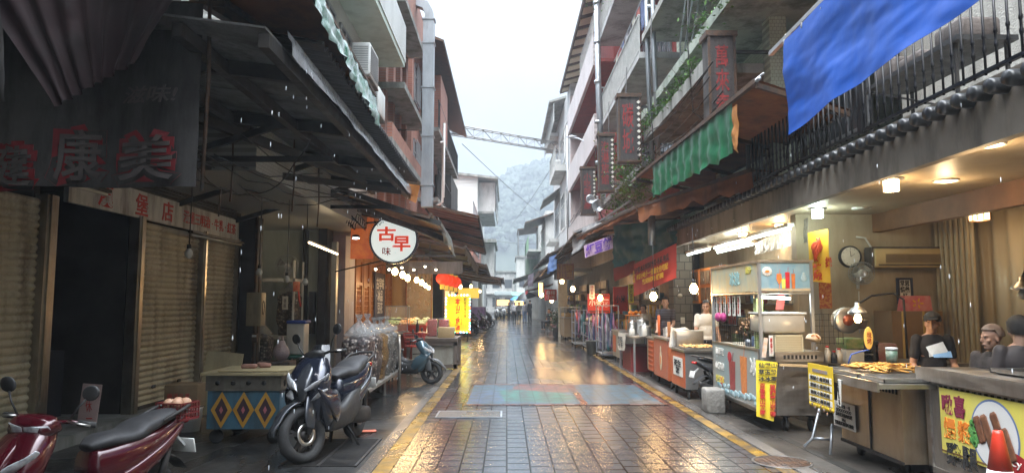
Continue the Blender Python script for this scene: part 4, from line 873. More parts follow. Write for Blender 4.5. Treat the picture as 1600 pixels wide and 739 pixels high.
# lit yellow sign
t = thing('lightbox_sign', 'glowing yellow lightbox sign with red characters and coloured bulbs on the left pavement', 'sign', (-2.1, 30, 0))
p0, p1 = at(697,461,Y=30), at(734,519,Y=30); cx, cz, wd, ht = (p0.x+p1.x)/2, (p0.z+p1.z)/2, p1.x-p0.x, p0.z-p1.z
q = MB(); q.bb(p0.x,p1.x,30,30.18,p1.z,p0.z); q.build('light_panel', pm('yellow_lightbox', (.9,.72,.04), None, emit=.22, ecol=(1,.74,.06)), t)
text('本\n山\n飲\n食\n店', (cx-.03,30,cz-.02), (1,0,0), (0,0,1), .28, pm('lit_red', (.7,.02,.02), None, emit=.1, ecol=(1,.03,.02)), t, bold=.05, fit=(.27,ht*.86))
text('歡\n迎\n內\n用\n外\n帶', (cx+.3,30,cz+.25), (1,0,0), (0,0,1), .1, M_['ink_black'], t, fit=(.10,.85)); text('四\n十\n年\n老\n店', (cx+.15,30,cz-.12), (1,0,0), (0,0,1), .08, pm('lit_orange', (.6,.2,.01)), t, fit=(.07,.7)); text('小\n吃', (cx-.36,30,cz-.45), (1,0,0), (0,0,1), .1, M_['ink_black'], t, fit=(.1,.3))
for cI, cc in enumerate(((1,.1,.05), (.1,.9,.5), (.9,.9,.8), (.2,.5,1))):
    q = MB()
    for k in range(40):
        if k % 4 != cI: continue
        u = k/40*2*(wd+ht); pp = (p0.x+u, p0.z) if u < wd else (p1.x, p0.z-(u-wd)) if u < wd+ht else (p1.x-(u-wd-ht), p1.z) if u < 2*wd+ht else (p0.x, p1.z+(u-2*wd-ht))
        q.ell((pp[0],29.98,pp[1]), .035, 7, 5)
    q.build('border_bulbs', pm('led_%d' % cI, cc, None, emit=5, ecol=cc), t)
for x in (p0.x+.1, p1.x-.1): q = MB(); q.bar((x,30.1,0), (x,30.1,p1.z), .05, .05); q.bar((x,29.8,.02), (x,30.4,.02), .05, .03); q.build('leg', M_['dark_metal'], t)
lamp('sign_light', (cx,29.6,cz), 45, (1,.76,.12), t, .4)
# ================================================================== SCOOTERS
class SB(LB):
    def loft(s, secs, n=20, e=.75, cap=True):
        """secs: (centre, a, b) with a, b the half axes (vectors) of a rounded section"""
        vs = []; fs = []
        for c, a, b in secs:
            c, a, b = Vector(c), Vector(a), Vector(b)
            for k in range(n):
                t = 2*PI*k/n; x, y = math.cos(t), math.sin(t)
                vs.append(c + a*math.copysign(abs(x)**e, x) + b*math.copysign(abs(y)**e, y))
        m = len(secs)
        for i in range(m-1):
            for k in range(n): fs.append((i*n+k, i*n+(k+1) % n, (i+1)*n+(k+1) % n, (i+1)*n+k))
        if cap: fs.append(tuple(range(n-1, -1, -1))); fs.append(tuple((m-1)*n+k for k in range(n)))
        return s.add(vs, fs, True)
    def turn(s, ang, piv=(.47, 0, .8), ax=(-.42, 0, .91)):
        M = Matrix.Rotation(ang, 3, Vector(ax)); p = Vector(piv); s.v = [p + M @ (v-p) for v in s.v]; return s
def ease(secs, k=5):
    """smooth in-between sections (Catmull-Rom)"""
    S = [tuple(Vector(q) for q in s) for s in secs]; out = []
    for i in range(len(S)-1):
        p = [S[max(i-1, 0)], S[i], S[i+1], S[min(i+2, len(S)-1)]]
        for j in range(k):
            t = j/k; out.append(tuple(.5*((2*p[1][m]) + (p[2][m]-p[0][m])*t + (2*p[0][m]-5*p[1][m]+4*p[2][m]-p[3][m])*t*t + (3*p[1][m]-p[0][m]-3*p[2][m]+p[3][m])*t**3) for m in range(3)))
    out.append(S[-1]); return out
m_lens = pm('headlight_lens', (.62,.64,.66), (.30,.31,.33), 22, .08, .3, bump=.3, bscale=40)
m_amber = pm('amber_lens', (.5,.28,.12), None, rough=.15); m_seat = pm('seat_vinyl', (.016,.016,.018), (.03,.03,.032), 8, .6, bump=.1)
def scooter(label, loc, rz, steer, paint, paint2=None, rim=None, scale=1, group='scooters parked along the street', fine=True, big=True, rake=True):
    t = thing('scooter', label, 'scooter', loc, rz, group, scale)
    paint2 = paint2 or M_['black_plastic']; rim = rim or M_['dark_metal']
    fx, fr, rx, rr = .70, .275, -.66, .26; Y = lambda y: (0, y, 0)
    def wheel(cx, r, st, w=.06):
        q = SB(); prof = []
        for i in range(13):
            a = 2*PI*i/12; prof.append((r-.055+.055*math.cos(a), w*math.sin(a)))
        q.lathe((cx,0,r), prof, 32, 'Y', cap=False)
        if st: q.turn(st)
        o = q.build('front_wheel' if st is not None else 'rear_wheel', M_['rubber'], t)
        q = SB(); q.lathe((cx,0,r), [(r-.10,-.035), (r-.085,-.045), (r-.085,.045), (r-.10,.035), (r-.10,-.035)], 28, 'Y', cap=False); q.lathe((cx,0,r), [(.05,-.06), (.05,.06)], 12, 'Y')
        for k in range(5):
            a = 2*PI*k/5+.3
            for da in (-.14, .14): q.bar((cx+.04*math.cos(a),0,r+.04*math.sin(a)), (cx+(r-.09)*math.cos(a+da),0,r+(r-.09)*math.sin(a+da)), .03, .025)
        if st: q.turn(st)
        q.build('rim', rim, o)
        if fine:
            q = SB(); q.lathe((cx,.07,r), [(.11,-.003), (.11,.003), (.075,.003), (.075,-.003), (.11,-.003)], 24, 'Y', cap=False)
            if st: q.turn(st)
            q.build('brake_disc', M_['steel'], o)
    wheel(fx, fr, steer); wheel(rx, rr, None, .065)
    # fork and front mudguard
    for sy in (-1, 1):
        q = SB(); q.cyl((fx,sy*.095,fr), (.50,sy*.095,.74), .026, 10); q.cyl((fx-.012,sy*.095,fr+.02), (.60,sy*.095,.50), .034, 10); q.turn(steer); q.build('fork_leg', M_['dark_metal'], t)
    q = SB(); secs = []
    for i in range(15):
        a = R(8+i*11.5); rr_ = fr+.045+(.03 if i < 2 else 0); wv = .075*(.35+.65*math.sin(min(1, (i+.6)/6)*PI/2))*(1 if i < 12 else .8)
        c = Vector((fx+rr_*math.cos(a), 0, fr+rr_*math.sin(a))); nrm = Vector((math.cos(a), 0, math.sin(a))); secs.append((c, Vector((0, wv, 0)), nrm*.02))
    q.loft(secs, 14, .9)
    for sy in (-1, 1): q.loft(ease([((fx-.02,sy*.115,fr+.05), (.05,0,.02), (0,.012,0)), ((fx-.04,sy*.12,fr+.2), (.065,0,.02), (0,.018,0)), ((fx-.1,sy*.09,fr+.36), (.05,0,.02), (0,.02,0))]), 12)
    q.turn(steer); q.build('front_mudguard', paint2 if big else paint, t)
    # front shield / leg shield
    q = SB()
    q.loft(ease([((.50,0,.33), (0,.10,0), (.05,0,.03)), ((.56,0,.48), (0,.155,0), (.09,0,.03)), ((.585,0,.62), (0,.20,0), (.10,0,.03)), ((.56,0,.76), (0,.225,0), (.11,0,.04)), ((.47,0,.90), (0,.19,0), (.11,0,.05)), ((.38,0,1.0), (0,.12,0), (.08,0,.04))]), 26, .8)
    for sy in (-1, 1):   # winglets sweeping back
        q.loft(ease([((.62,sy*.16,.72), (.10,0,.02), (0,.03,0)), ((.50,sy*.215,.62), (.13,0,-.03), (0,.025,0)), ((.38,sy*.225,.48), (.09,0,-.04), (0,.02,0)), ((.28,sy*.20,.36), (.05,0,-.03), (0,.015,0))]), 14)
    if big:
        for sy in (-1, 1): q.loft(ease([((.60,sy*.13,.80), (.08,0,.02), (0,.07,0)), ((.52,sy*.17,.62), (.13,0,0), (0,.06,0)), ((.44,sy*.16,.44), (.14,0,0), (0,.06,0)), ((.34,sy*.13,.30), (.12,0,0), (0,.05,0))]), 16)
    body = q.build('front_shield', paint, t)
    q = SB(); q.loft(ease([((.70,0,.60), (0,.03,0), (.03,0,.0)), ((.715,0,.70), (0,.06,0), (.03,0,.02)), ((.66,0,.82), (0,.075,0), (.03,0,.02)), ((.53,0,.95), (0,.06,0), (.03,0,.02))]), 16); q.build('nose_panel', paint2, t)
    for sy in (-1, 1):
        q = SB(); q.loft(ease([((.735,sy*.045,.715), (0,.012,-.015), (.015,0,.0)), ((.70,sy*.11,.755), (0,.035,.02), (.025,0,.03)), ((.63,sy*.185,.81), (0,.02,.02), (.03,0,.02)), ((.58,sy*.215,.86), (0,.006,.01), (.02,0,.01))]), 12); q.build('headlight', m_lens, body)
        q = SB(); q.loft(ease([((.70,sy*.10,.62), (0,.010,.01), (.012,0,.0)), ((.66,sy*.16,.665), (0,.035,.025), (.02,0,.03)), ((.60,sy*.212,.71), (0,.01,.01), (.012,0,.01))]), 12); q.build('turn_signal', m_lens if big else m_amber, body)
    # windscreen
    q = SB(); vs = []; fs = []
    for j in range(7):
        for i in range(9):
            u = (i-4)/4; v = j/6; vs.append((.50-.16*v-.07*u*u, u*(.155-.075*v**1.5), .92+.22*v))
    q.add(vs, [(j*9+i, j*9+i+1, (j+1)*9+i+1, (j+1)*9+i) for j in range(6) for i in range(8)], True)
    if big: q.build('windscreen', pm('smoked_screen', (.015,.016,.018), None, rough=.1), t)
    # floor, tunnel, side panels, rear body
    q = SB(); q.loft(ease([((.40,0,.34), (0,.17,0), (0,0,.05)), ((.15,0,.30), (0,.21,0), (0,0,.045)), ((-.15,0,.31), (0,.2,0), (0,0,.05)), ((-.35,0,.38), (0,.14,0), (0,0,.06))]), 20, .6)
    if big:
        for sy in (-1, 1): q.loft(ease([((.42,sy*.14,.40), (0,.07,0), (0,0,.14)), ((.15,sy*.16,.37), (0,.07,0), (0,0,.12)), ((-.15,sy*.16,.44), (0,.06,0), (0,0,.16)), ((-.40,sy*.15,.52), (0,.05,0), (0,0,.15))]), 16)
    if big: q.loft(ease([((.42,0,.46), (0,.09,0), (0,0,.16)), ((.15,0,.44), (0,.09,0), (0,0,.13)), ((-.12,0,.52), (0,.11,0), (0,0,.18))]), 20, .8)
    q.build('floorboard', M_['black_plastic'], t)
    q = SB(); q.loft(ease([((-.02,0,.60), (0,.12,0), (0,0,.16)), ((-.25,0,.63), (0,.185,0), (0,0,.17)), ((-.55,0,.70), (0,.185,0), (0,0,.13)), ((-.82,0,.79), (0,.12,0), (0,0,.075)), ((-1.0,0,.85), (0,.05,0), (0,0,.03))]), 24, .75); q.build('rear_body', paint, t)
    for sy in (-1, 1):
        q = SB(); q.loft(ease([((.0,sy*.13,.46), (.05,0,0), (0,.03,.04)), ((-.25,sy*.185,.50), (0,.02,0), (0,0,.07)), ((-.6,sy*.19,.66), (0,.02,0), (0,0,.05)), ((-.88,sy*.12,.80), (0,.01,0), (0,0,.025))]), 12); q.build('side_panel', paint2, t)
    q = SB(); q.loft(ease([((.0,0,.765), (0,.06,0), (.02,0,.03)), ((-.12,0,.80), (0,.135,0), (0,0,.055)), ((-.36,0,.80), (0,.165,0), (0,0,.06)), ((-.50,0,.845), (0,.16,0), (0,0,.07)), ((-.75,0,.90), (0,.13,0), (0,0,.05)), ((-.90,0,.915), (0,.06,0), (0,0,.03))]), 22, .8); q.build('seat', m_seat, t)
    q = SB(); q.tube([(-.62,.15,.88), (-.85,.15,.95), (-1.0,.09,.97), (-1.03,0,.97), (-1.0,-.09,.97), (-.85,-.15,.95), (-.62,-.15,.88)], .016, 8); q.build('grab_rail', M_['dark_metal'], t)
    q = SB(); q.loft([((-.97,0,.83), (0,.09,0), (.02,0,.03)), ((-1.03,0,.84), (0,.07,0), (.01,0,.02))], 12); q.build('tail_light', pm('tail_red', (.45,.01,.01), None, rough=.15), t)
    q = SB(); q.rbox((-1.04,0,.60), (.015,.24,.13), .005, ry=.25); q.bar((-.9,0,.72), (-1.03,0,.6), .05, .02); q.build('licence_plate', M_['white_plastic'], t)
    q = SB(); q.loft(ease([((-.15,.11,.36), (0,.05,0), (0,0,.09)), ((-.45,.14,.31), (0,.06,0), (0,0,.10)), ((-.70,.14,.28), (0,.05,0), (0,0,.09))]), 16, .8); q.loft([((-.35,0,.40), (0,.12,0), (0,0,.12)), ((-.55,0,.38), (0,.10,0), (0,0,.1))], 16)
    q.build('engine', M_['dark_metal'], t)
    q = SB(); q.tube([(-.25,-.13,.26), (-.45,-.17,.24), (-.6,-.19,.28)], .025, 8); q.loft(ease([((-.52,-.19,.28), (0,.045,0), (0,0,.05)), ((-.7,-.2,.33), (0,.06,0), (0,0,.07)), ((-.98,-.2,.42), (0,.055,0), (0,0,.065))]), 16); q.build('exhaust', M_['black_plastic'], t)
    q = SB(); q.loft(ease([((-.48,0,.53), (0,.08,0), (.0,0,.03)), ((-.8,0,.56), (0,.09,0), (.02,0,.025)), ((-1.0,0,.42), (0,.08,0), (.03,0,.02))]), 12); q.build('rear_mudguard', M_['black_plastic'], t)
    for sy in (-1, 1): q = SB(); q.cyl((-.62,sy*.13,.35), (-.72,sy*.12,.66), .03, 10); q.build('shock_absorber', M_['dark_metal'], t)
    q = SB(); q.tube([(-.1,.12,.27), (-.14,.2,.14), (-.2,.24,.01)], .014, 6); q.bar((-.27,.1,.24), (-.3,.14,.02), .03, .03); q.bar((-.27,-.1,.24), (-.3,-.14,.02), .03, .03); q.build('side_stand', M_['dark_metal'], t)
    # bars
    q = SB(); q.tube([(.31,.33,1.03), (.37,.2,1.045), (.41,0,1.02), (.37,-.2,1.045), (.31,-.33,1.03)], .014, 8)
    q.loft(ease([((.47,0,1.0), (0,.05,0), (.03,0,.02)), ((.42,0,1.03), (0,.13,0), (.05,0,.05)), ((.36,0,1.06), (0,.10,0), (.03,0,.025))]), 18); q.turn(steer); bars = q.build('handlebar', M_['black_plastic'] if big else paint, t)
    for sy in (-1, 1):
        q = SB(); q.tube([(.345,sy*.25,1.038), (.30,sy*.36,1.025)], .021, 10); q.turn(steer); q.build('grip', M_['rubber'], bars)
        q = SB(); q.tube([(.385,sy*.2,1.05), (.40,sy*.28,1.045), (.36,sy*.36,1.03)], .008, 6); q.turn(steer); q.build('brake_lever', M_['steel'], bars)
        q = SB(); q.tube([(.37,sy*.2,1.05), (.38,sy*.26,1.15), (.36,sy*.30,1.21)], .007, 6); q.ell((.35,sy*.325,1.255), (.016,.068,.055), 14, 8, Matrix.Rotation(sy*.35, 3, 'X')); q.turn(steer); q.build('mirror', M_['black_plastic'], bars)
    if not big:      # headlamp in the handlebar cowl of the small scooter
        q = SB(); q.loft(ease([((.40,0,1.02), (0,.17,0), (.05,0,.07)), ((.48,0,1.0), (0,.165,0), (.02,0,.075)), ((.53,0,.98), (0,.13,0), (.01,0,.055))]), 22); q.turn(steer); q.build('headlamp_cowl', paint, bars)
        for sy in (-1, 1): q = SB(); q.loft(ease([((.545,sy*.01,.985), (0,.004,0), (.012,0,.035)), ((.535,sy*.07,.985), (0,.02,0), (.02,0,.045)), ((.485,sy*.15,1.0), (0,.012,0), (.02,0,.03))]), 12); q.turn(steer); q.build('headlight', m_lens, bars)
    return t
m_navy = pm('navy_paint', (.012,.016,.030), (.016,.02,.036), 3, .16, .35, coat=.8, bump=.04, bscale=200)
m_gun = pm('gunmetal_paint', (.05,.055,.065), (.06,.065,.075), 3, .2, .5, coat=.5, bump=.04, bscale=200)
sc1 = scooter('large dark navy scooter parked on its stand before the patterned cart', (-1.99, 8.15, 0), R(-100), -R(27), m_navy, m_gun, scale=1.04)
m_dred = pm('dark_red_paint', (.045,.003,.007), (.06,.004,.009), 3, .2, .2, coat=.7, bump=.05, bscale=200)
sc2 = scooter('small dark red scooter with a rear crate cropped at the bottom left', (-2.83, 4.86, 0), R(-107), R(12), m_dred, m_dred, scale=.88, big=False)
m_teal = pm('teal_paint_metal', (.045,.085,.11), (.055,.10,.125), 3, .22, .3, coat=.6)
sc3 = scooter('slate blue scooter nosing out from behind the bags of dried goods', (-2.12, 14.55, 0), R(-8), R(-4), m_teal, pm('grey_mudguard', (.10,.105,.11), None, rough=.3), scale=.86)
# crate with produce on the red scooter
t = thing('crate', 'red plastic crate holding a few pale onions on the red scooter rear rack', 'crate', (-2.60,5.68,.74), R(-17), scale=.8); q = LB()
for z in (0,.05,.10,.15): [q.bb(*a, z, z+.012) for a in ((-.15,.15,-.13,-.12), (-.15,.15,.12,.13), (-.15,-.14,-.13,.13), (.14,.15,-.13,.13))]
for k in range(8):
    for y in (-.125,.125): q.bb(-.15+k*.042,-.142+k*.042,y-.004,y+.004,0,.16)
    for x in (-.145,.145): q.bb(x-.004,x+.004,-.125+k*.035,-.118+k*.035,0,.16)
q.bb(-.15,.15,-.13,.13,-.008,0); q.build('basket', pm('crate_red', (.13,.012,.014), None, rough=.4), t)
for k, (x, y) in enumerate(((-.06,-.05), (.02,-.06), (.07,.02), (-.02,.05))):
    q = MB(); q.ell((-2.60+x*.8,5.68+y*.8,.86), (.045,.045,.04), 10, 7); tag(q.build('onion', pm('onion_skin', (.42,.24,.15), None, rough=.5)), ('pale onion at the back left of', 'pale onion at the front of', 'pale onion at the right of', 'pale onion at the back of')[k]+' the red crate on the scooter', 'onion', 'onions in the scooter crate')
for (px_, py_, Y, rz_, lab) in ((690,518,36,160,'dark scooter parked behind the yellow lightbox sign'), (742,512,41,-20,'black scooter with red tail near the purple stall cloth'), (752,508,46,15,'far black scooter beside the purple stall cloth'), (735,510,37,-60,'scooter with silver front farther along the left pavement')):
    p = at(px_, py_, Y=Y); scooter(lab, (p.x, Y, 0), R(rz_), 0, M_['black_plastic'], m_dred if 'red' in lab else m_gun, scale=.95, fine=False)

# ================================================================== LEFT SIDE: CARTS, BAGS, FOOD STALL
m_diam = pm('blue_cart_paint', (.045,.13,.19), (.03,.085,.12), 2.2, .5, dirt=(.02,.025,.03), dirt_amt=.7)
t = thing('cart', 'blue wooden cart with yellow diamond pattern and a plywood top by the shutters', 'cart', (-3.08, 8.8, 0))
q = MB(); q.bb(-3.5,-2.66,8.4,9.25,.18,.62); q.build('body', m_diam, t)
q = MB(); q.bb(-3.52,-2.64,8.38,9.27,.62,.79)
q.build('upper_rail', pm('worn_frame_metal', (.13,.12,.10), (.20,.18,.14), 4, .5, .5, dirt=(.04,.03,.02)), t)
q = MB()
for x in (-3.38,-3.2,-3.02,-2.84): q.cyl((x,8.37,.71), (x,8.385,.71), .026, 12)
for k in range(5): q.box((-2.635,8.5+k*.15,.70), (.012,.05,.06), rx=.4)
q.build('holes', pm('hole_black', (.005,.005,.005)), t)
m_dy, m_db = pm('diamond_ochre', (.46,.25,.03), (.36,.18,.02), 9, .6), pm('diamond_black', (.03,.012,.02), None, rough=.6)
for k in range(3):
    cx = -3.33+k*.255; q = MB(); d = lambda w, h, y: [(cx-w,y,.40), (cx,y,.40+h), (cx+w,y,.40), (cx,y,.40-h)]
    q.prism(d(.125,.21,8.397), (0,0,0), (0,-.006,0)); o = q.build('diamond', m_dy, t); q = MB(); q.prism(d(.075,.14,8.39), (0,0,0), (0,-.004,0)); q.build('diamond_centre', m_db, o); q = MB(); q.prism(d(.022,.045,8.385), (0,0,0), (0,-.003,0)); q.build('diamond_dot', pm('dusty_pink', (.35,.10,.12)), o)
q = MB(); q.box((-3.08,8.82,.815), (.98,.98,.03)); q.box((-3.0,8.7,.845), (.8,.62,.012), rz=.06); q.build('plywood_top', pm('wet_plywood', (.36,.30,.17), (.27,.22,.12), 2, .45, dirt=(.12,.09,.05), dirt_amt=.5), t)
for x in (-3.42,-2.74):
    for y in (8.5,9.15): q = MB(); q.lathe((x,y,.08), [(.08,-.02), (.08,.02)], 16, 'Y'); q.bar((x,y,.08), (x,y,.2), .05, .03); q.build('caster', M_['rubber'], t)
for k, (x, y, s_) in enumerate(((-3.14,8.72,1), (-2.98,8.82,.8), (-3.06,8.95,.7))):
    q = MB(); q.rbox((x,y,.875), (.17*s_,.11,.05), .015, rz=.3*k); tag(q.build('brick', pm('old_brick', (.22,.10,.07), (.28,.15,.11), 8, .8, bump=.4)), ('reddish brick lying at the left on the patterned cart', 'middle brick on the patterned cart top', 'small brick at the back of the patterned cart')[k], 'brick')
# junk left of the cart
t = thing('cardboard_box', 'worn cardboard box with printed lettering between the cart and shutters', 'box', (-4.3,9.6,.2)); q = MB(); q.rbox((-4.25,9.5,.42), (.42,.35,.32), .01, rz=.1); q.build('box', pm('old_card', (.22,.15,.08), (.16,.10,.05), 3, .8), t); text('礁溪名產', (-4.25,9.30,.44), (1,.1,0), (0,0,1), .08, M_['ink_red'], t, fit=(.28,.07))
t = thing('bucket', 'white paint bucket at the foot of the box pile by the shutters', 'bucket', (-4.05,9.2,0)); q = MB(); q.lathe((-4.1,9.3,0), [(.13,0), (.16,.28), (.17,.3), (.165,.3)], 18); q.build('bucket_body', M_['white_plastic'], t)
t = thing('cardboard_box', 'lower dark box under the lettered cardboard box', 'box', (-4.4,9.6,0)); q = MB(); q.rbox((-4.4,9.6,.13), (.5,.4,.25), .01); q.build('box', M_['dark_wood'], t)
t = thing('plywood_sheet', 'leaning offcut of plywood behind the blue cart', 'board', (-3.95,9.7,0)); q = MB(); q.box((-3.9,9.75,.55), (.5,.02,.85), ry=.1, rx=-.1); q.build('sheet', pm('wet_plywood', (.3,.25,.14)), t)
# bags of dried fruit on a bench
t = thing('bench', 'low grey steel bench carrying a row of clear bags of dried goods', 'bench', (-2.35, 12.7, 0))
q = MB(); q.bb(-2.58,-2.12,10.95,14.5,.26,.31); q.build('bench_top', M_['steel_dull'], t)
for x in (-2.54,-2.16):
    for y in (11.0,12.7,14.4): q = MB(); q.bar((x,y,0), (x,y,.26), .035, .035); q.build('leg', M_['steel_dull'], t)
for k, (y, m, lab) in enumerate(((11.28, m_nut, 'clear bag of dark dried fruit, nearest in the row on the steel bench'), (11.95, m_nut, 'second clear bag of dark dried fruit on the steel bench'), (12.6, m_or, 'clear bag of orange dried fruit in the middle of the bench'), (13.2, m_pale, 'clear bag of pale dried goods behind the orange bag'), (13.85, m_pale, 'farthest clear bag of pale dried goods on the bench'))):
    goods_bag((-2.35+.0*k, y, .31), .46, .46, 1.0, m, lab, 'bags of dried goods on the bench', k < 2)
t = thing('hoop_barrier', 'grey steel hoop barrier standing by the bags of dried goods', 'barrier', (-2.02,14.0,0)); q = MB(); q.tube([(-2.0,13.3,0), (-2.0,13.3,.85), (-2.02,13.36,.95), (-2.05,13.5,1.0), (-2.1,13.9,1.0), (-2.12,14.05,.9), (-2.12,14.1,0)], .028, 10); q.build('hoop', M_['steel_dull'], t)
t = thing('bollard', 'short black post by the food stall table', 'bollard', (-1.75,15.9,0)); q = MB(); q.cyl((-1.75,15.9,0), (-1.75,15.9,.58), .03, 10); q.ell((-1.75,15.9,.6), .045, 10, 6); q.bar((-1.75,15.9,.52), (-2.1,15.9,.5), .03, .02); q.build('post', M_['black_plastic'], t)
# food stall table
m_otbl = pm('old_table_wood', (.14,.11,.09), (.09,.07,.055), 3, .7, bump=.3)
t = thing('stall_table', 'worn wooden box table at the front of the food stall', 'table', (-1.75,18.4,0))
q = MB(); q.bb(-2.5,-1.22,17.6,19.0,.68,.76); q.build('tabletop', m_otbl, t)
q = MB(); q.bb(-2.35,-1.32,17.7,17.74,.12,.6); q.build('front_panel', pm('pale_front_panel', (.42,.42,.37), (.34,.33,.28), 2, .5, dirt=(.15,.13,.1), dirt_amt=.6), t)
q = MB(); [q.bb(x,x+.08,17.62,17.72,0,.68) for x in (-2.48,-1.32)]; q.bb(-2.48,-1.24,17.62,17.72,.58,.68); q.bb(-2.48,-1.24,17.62,17.72,.02,.12); [q.bb(-1.3,-1.22,y,y+.08,0,.68) for y in (17.65,18.85)]; q.bb(-1.29,-1.25,17.7,18.9,.1,.68); q.build('frame', m_otbl, t)
t = thing('cardboard_box', 'tan cardboard box on the stall table by the yellow sign', 'box', (-1.5,18,.76)); q = MB(); p0 = at(684,516,Y=17.8); p1 = at(709,532,Y=17.8); q.rbox(((p0.x+p1.x)/2,18,.89), (p1.x-p0.x,.35,.26), .008); q.build('box', pm('new_card', (.45,.33,.17), (.38,.27,.13), 3, .7), t)
t = thing('jar_box', 'clear box of red preserved fruit behind the cardboard box', 'box', (-1.8,18.8,.76))
for k in range(2): x = -1.95+k*.30; q = MB(); q.rbox((x,18.6,.98), (.24,.24,.42), .02); q.build('contents', pm('red_preserve', (.5,.02,.015), (.3,.01,.01), 12, .25), t); q = MB(); q.rbox((x,18.6,1.0), (.26,.26,.46), .02); q.build('plastic_tub', M_['clear'], t)
t = thing('display_counter', 'orange fronted produce counter lit by the glowing bulbs', 'counter', (-2.9,20,0))
q = MB(); q.bb(-3.7,-2.25,18.6,22,0,.80); q.build('body', pm('counter_red', (.30,.06,.03), (.24,.045,.02), 3, .5), t); q = MB(); q.bb(-3.75,-2.15,18.5,22.1,.80,.85); q.build('worktop', M_['steel'], t)
q = MB(); q.slab((-3.3,19,.98), (-2.15,19,.98), (-2.15,19.8,1.14), (-3.3,19.8,1.14), .03); q.bb(-3.3,-2.15,18.95,19.0,.86,1.04); q.build('produce_tray', pm('tray_red', (.45,.05,.02)), t)
random.seed(11); q = MB(); q2 = MB(); q3 = MB()
for k in range(170):
    x, v = random.uniform(-3.25,-2.2), random.random(); g = (q, q2, q3)[int((x+3.25)/.36) % 3]; g.ell((x,19.05+.7*v,1.06+.14*v), (random.uniform(.03,.06), .05, .04), 7, 5, Matrix.Rotation(random.uniform(0,3), 3, 'Z'))
for g, nm, m in ((q,'cabbages',pm('leaf_green',(.18,.30,.06),(.35,.42,.15),9,.5)), (q2,'peppers',pm('veg_orange',(.65,.22,.03),(.6,.4,.08),9,.4)), (q3,'sprouts',pm('veg_pale',(.45,.40,.20),(.30,.34,.10),9,.5))): o = g.build('vegetables', m); tag(o, {'cabbages':'green vegetables heaped on the red produce tray','peppers':'orange vegetables heaped on the red produce tray','sprouts':'pale sprouts heaped on the red produce tray'}[nm], 'vegetables', kind='stuff')
t = thing('display_case', 'glass display case with metal frame on the produce counter', 'display case', (-3.1,18.8,.85)); p0, p1 = at(603,476,Y=18.7), at(637,505,Y=18.7)
q = MB(); x0, x1, z0, z1 = p0.x, p1.x, .86, 1.55
for a in (x0,x1):
    for y in (18.65,19.0): q.bar((a,y,z0), (a,y,z1), .02, .02)
for z in (z0+.02,1.2,z1):
    for y in (18.65,19.0): q.bar((x0,y,z), (x1,y,z), .02, .02)
    for a in (x0,x1): q.bar((a,18.65,z), (a,19.0,z), .02, .02)
q.build('frame', M_['grey_metal'], t); q = MB(); q.bb(x0,x1,18.655,18.66,z0,z1); q.bb(x0,x1,18.66,19,1.19,1.2); q.build('glass', M_['clear'], t)
t = thing('basket', 'red wire basket between the blue scooter and the food table', 'basket', (-2.2,16.9,.55)); q = MB()
for z in (.62,.72,.82,.92): r = .16+.1*(z-.6); q.tube([(-2.2+r*1.3*math.cos(a),16.9+r*math.sin(a),z) for a in [i*PI/8 for i in range(17)]], .008, 4)
for i in range(16): a = i*PI/8; q.tube([(-2.2+.17*1.3*math.cos(a),16.9+.17*math.sin(a),.6), (-2.2+.2*1.3*math.cos(a),16.9+.2*math.sin(a),.92)], .006, 4)
q.lathe((-2.2,16.9,.6), [(.2,0), (.2,.01)], 14); q.build('basket_body', M_['red'], t)
t = thing('bottle', 'dark sauce bottle on the produce counter edge', 'bottle', (-2.35,18.65,.85)); q = MB(); q.lathe((-2.35,18.65,.85), [(.04,0), (.045,.02), (.045,.2), (.015,.27), (.015,.33), (.018,.35)], 12); q.build('bottle_body', M_['black_plastic'], t)
t = thing('food_bowl', 'red bowl of food on the stall table', 'bowl', (-2.15,17.9,.76)); q = MB(); q.lathe((-2.15,17.95,.77), [(.08,0), (.17,.08), (.19,.10), (.17,.095)], 16); q.build('bowl', M_['red'], t); q = MB(); q.ell((-2.15,17.95,.86), (.14,.14,.06), 12, 6); q.build('food', pm('bun_tan', (.5,.28,.12)), t)
# ------------- awnings, left
def awning(label, wall0, out0, out1, wall1, mat, val=0, frame=M_['rust_metal'], stripes=None, sag=.03, seed=1, thick=.01, group=None):
    """wall0,out0 near end; wall1,out1 far end"""
    w0, o0, o1, w1 = map(Vector, (wall0, out0, out1, wall1))
    t = thing('awning', label, 'awning', (w0+o0+o1+w1)/4, group=group)
    q = MB(); q.cloth(w0, w1, o1, o0, 16, 12, sag, 2, seed, thick=thick); q.build('canvas', mat, t)
    q = MB(); q.bar(o0, o1, .06, .06); q.bar(w0, w1, .06, .06)
    n = max(2, int((o1-o0).length/2)+1)
    for k in range(n): u = k/(n-1); a, b_ = w0+(w1-w0)*u, o0+(o1-o0)*u; q.bar(a-Vector((0,0,.06)), b_-Vector((0,0,.06)), .045, .06)
    q.build('frame', frame, t)
    if val: q = MB(); q.cloth(o0, o1, o1-Vector((0,0,val)), o0-Vector((0,0,val)), 30, 5, .04, 6, seed+3, fold=.02, fn=10, hem=.5); q.build('valance', mat, t)
    return t
awning('dirty orange brown canvas awning over the round sign', (-4.1,13.7,3.95), (-1.50,13.7,3.36), (-1.50,18.6,3.26), (-4.1,18.6,3.85), M_['orange_canvas'], .0, seed=2)
t = thing('awning_roller', 'dark boxed awning roller crossing above the round sign', 'awning', (-2.6,13.5,3.6)); q = MB(); q.bar(at(530,296,Y=13.3), at(688,350,Y=14.0), .12, .10); q.build('roller_box', M_['black_plastic'], t); q = MB(); q.bar(at(520,304,Y=13.2), at(700,380,Y=17.5), .10, .07); q.bar(at(560,326,Y=14), at(700,374,Y=17.6), .05, .12); q.build('arm', M_['dark_wood'], t)
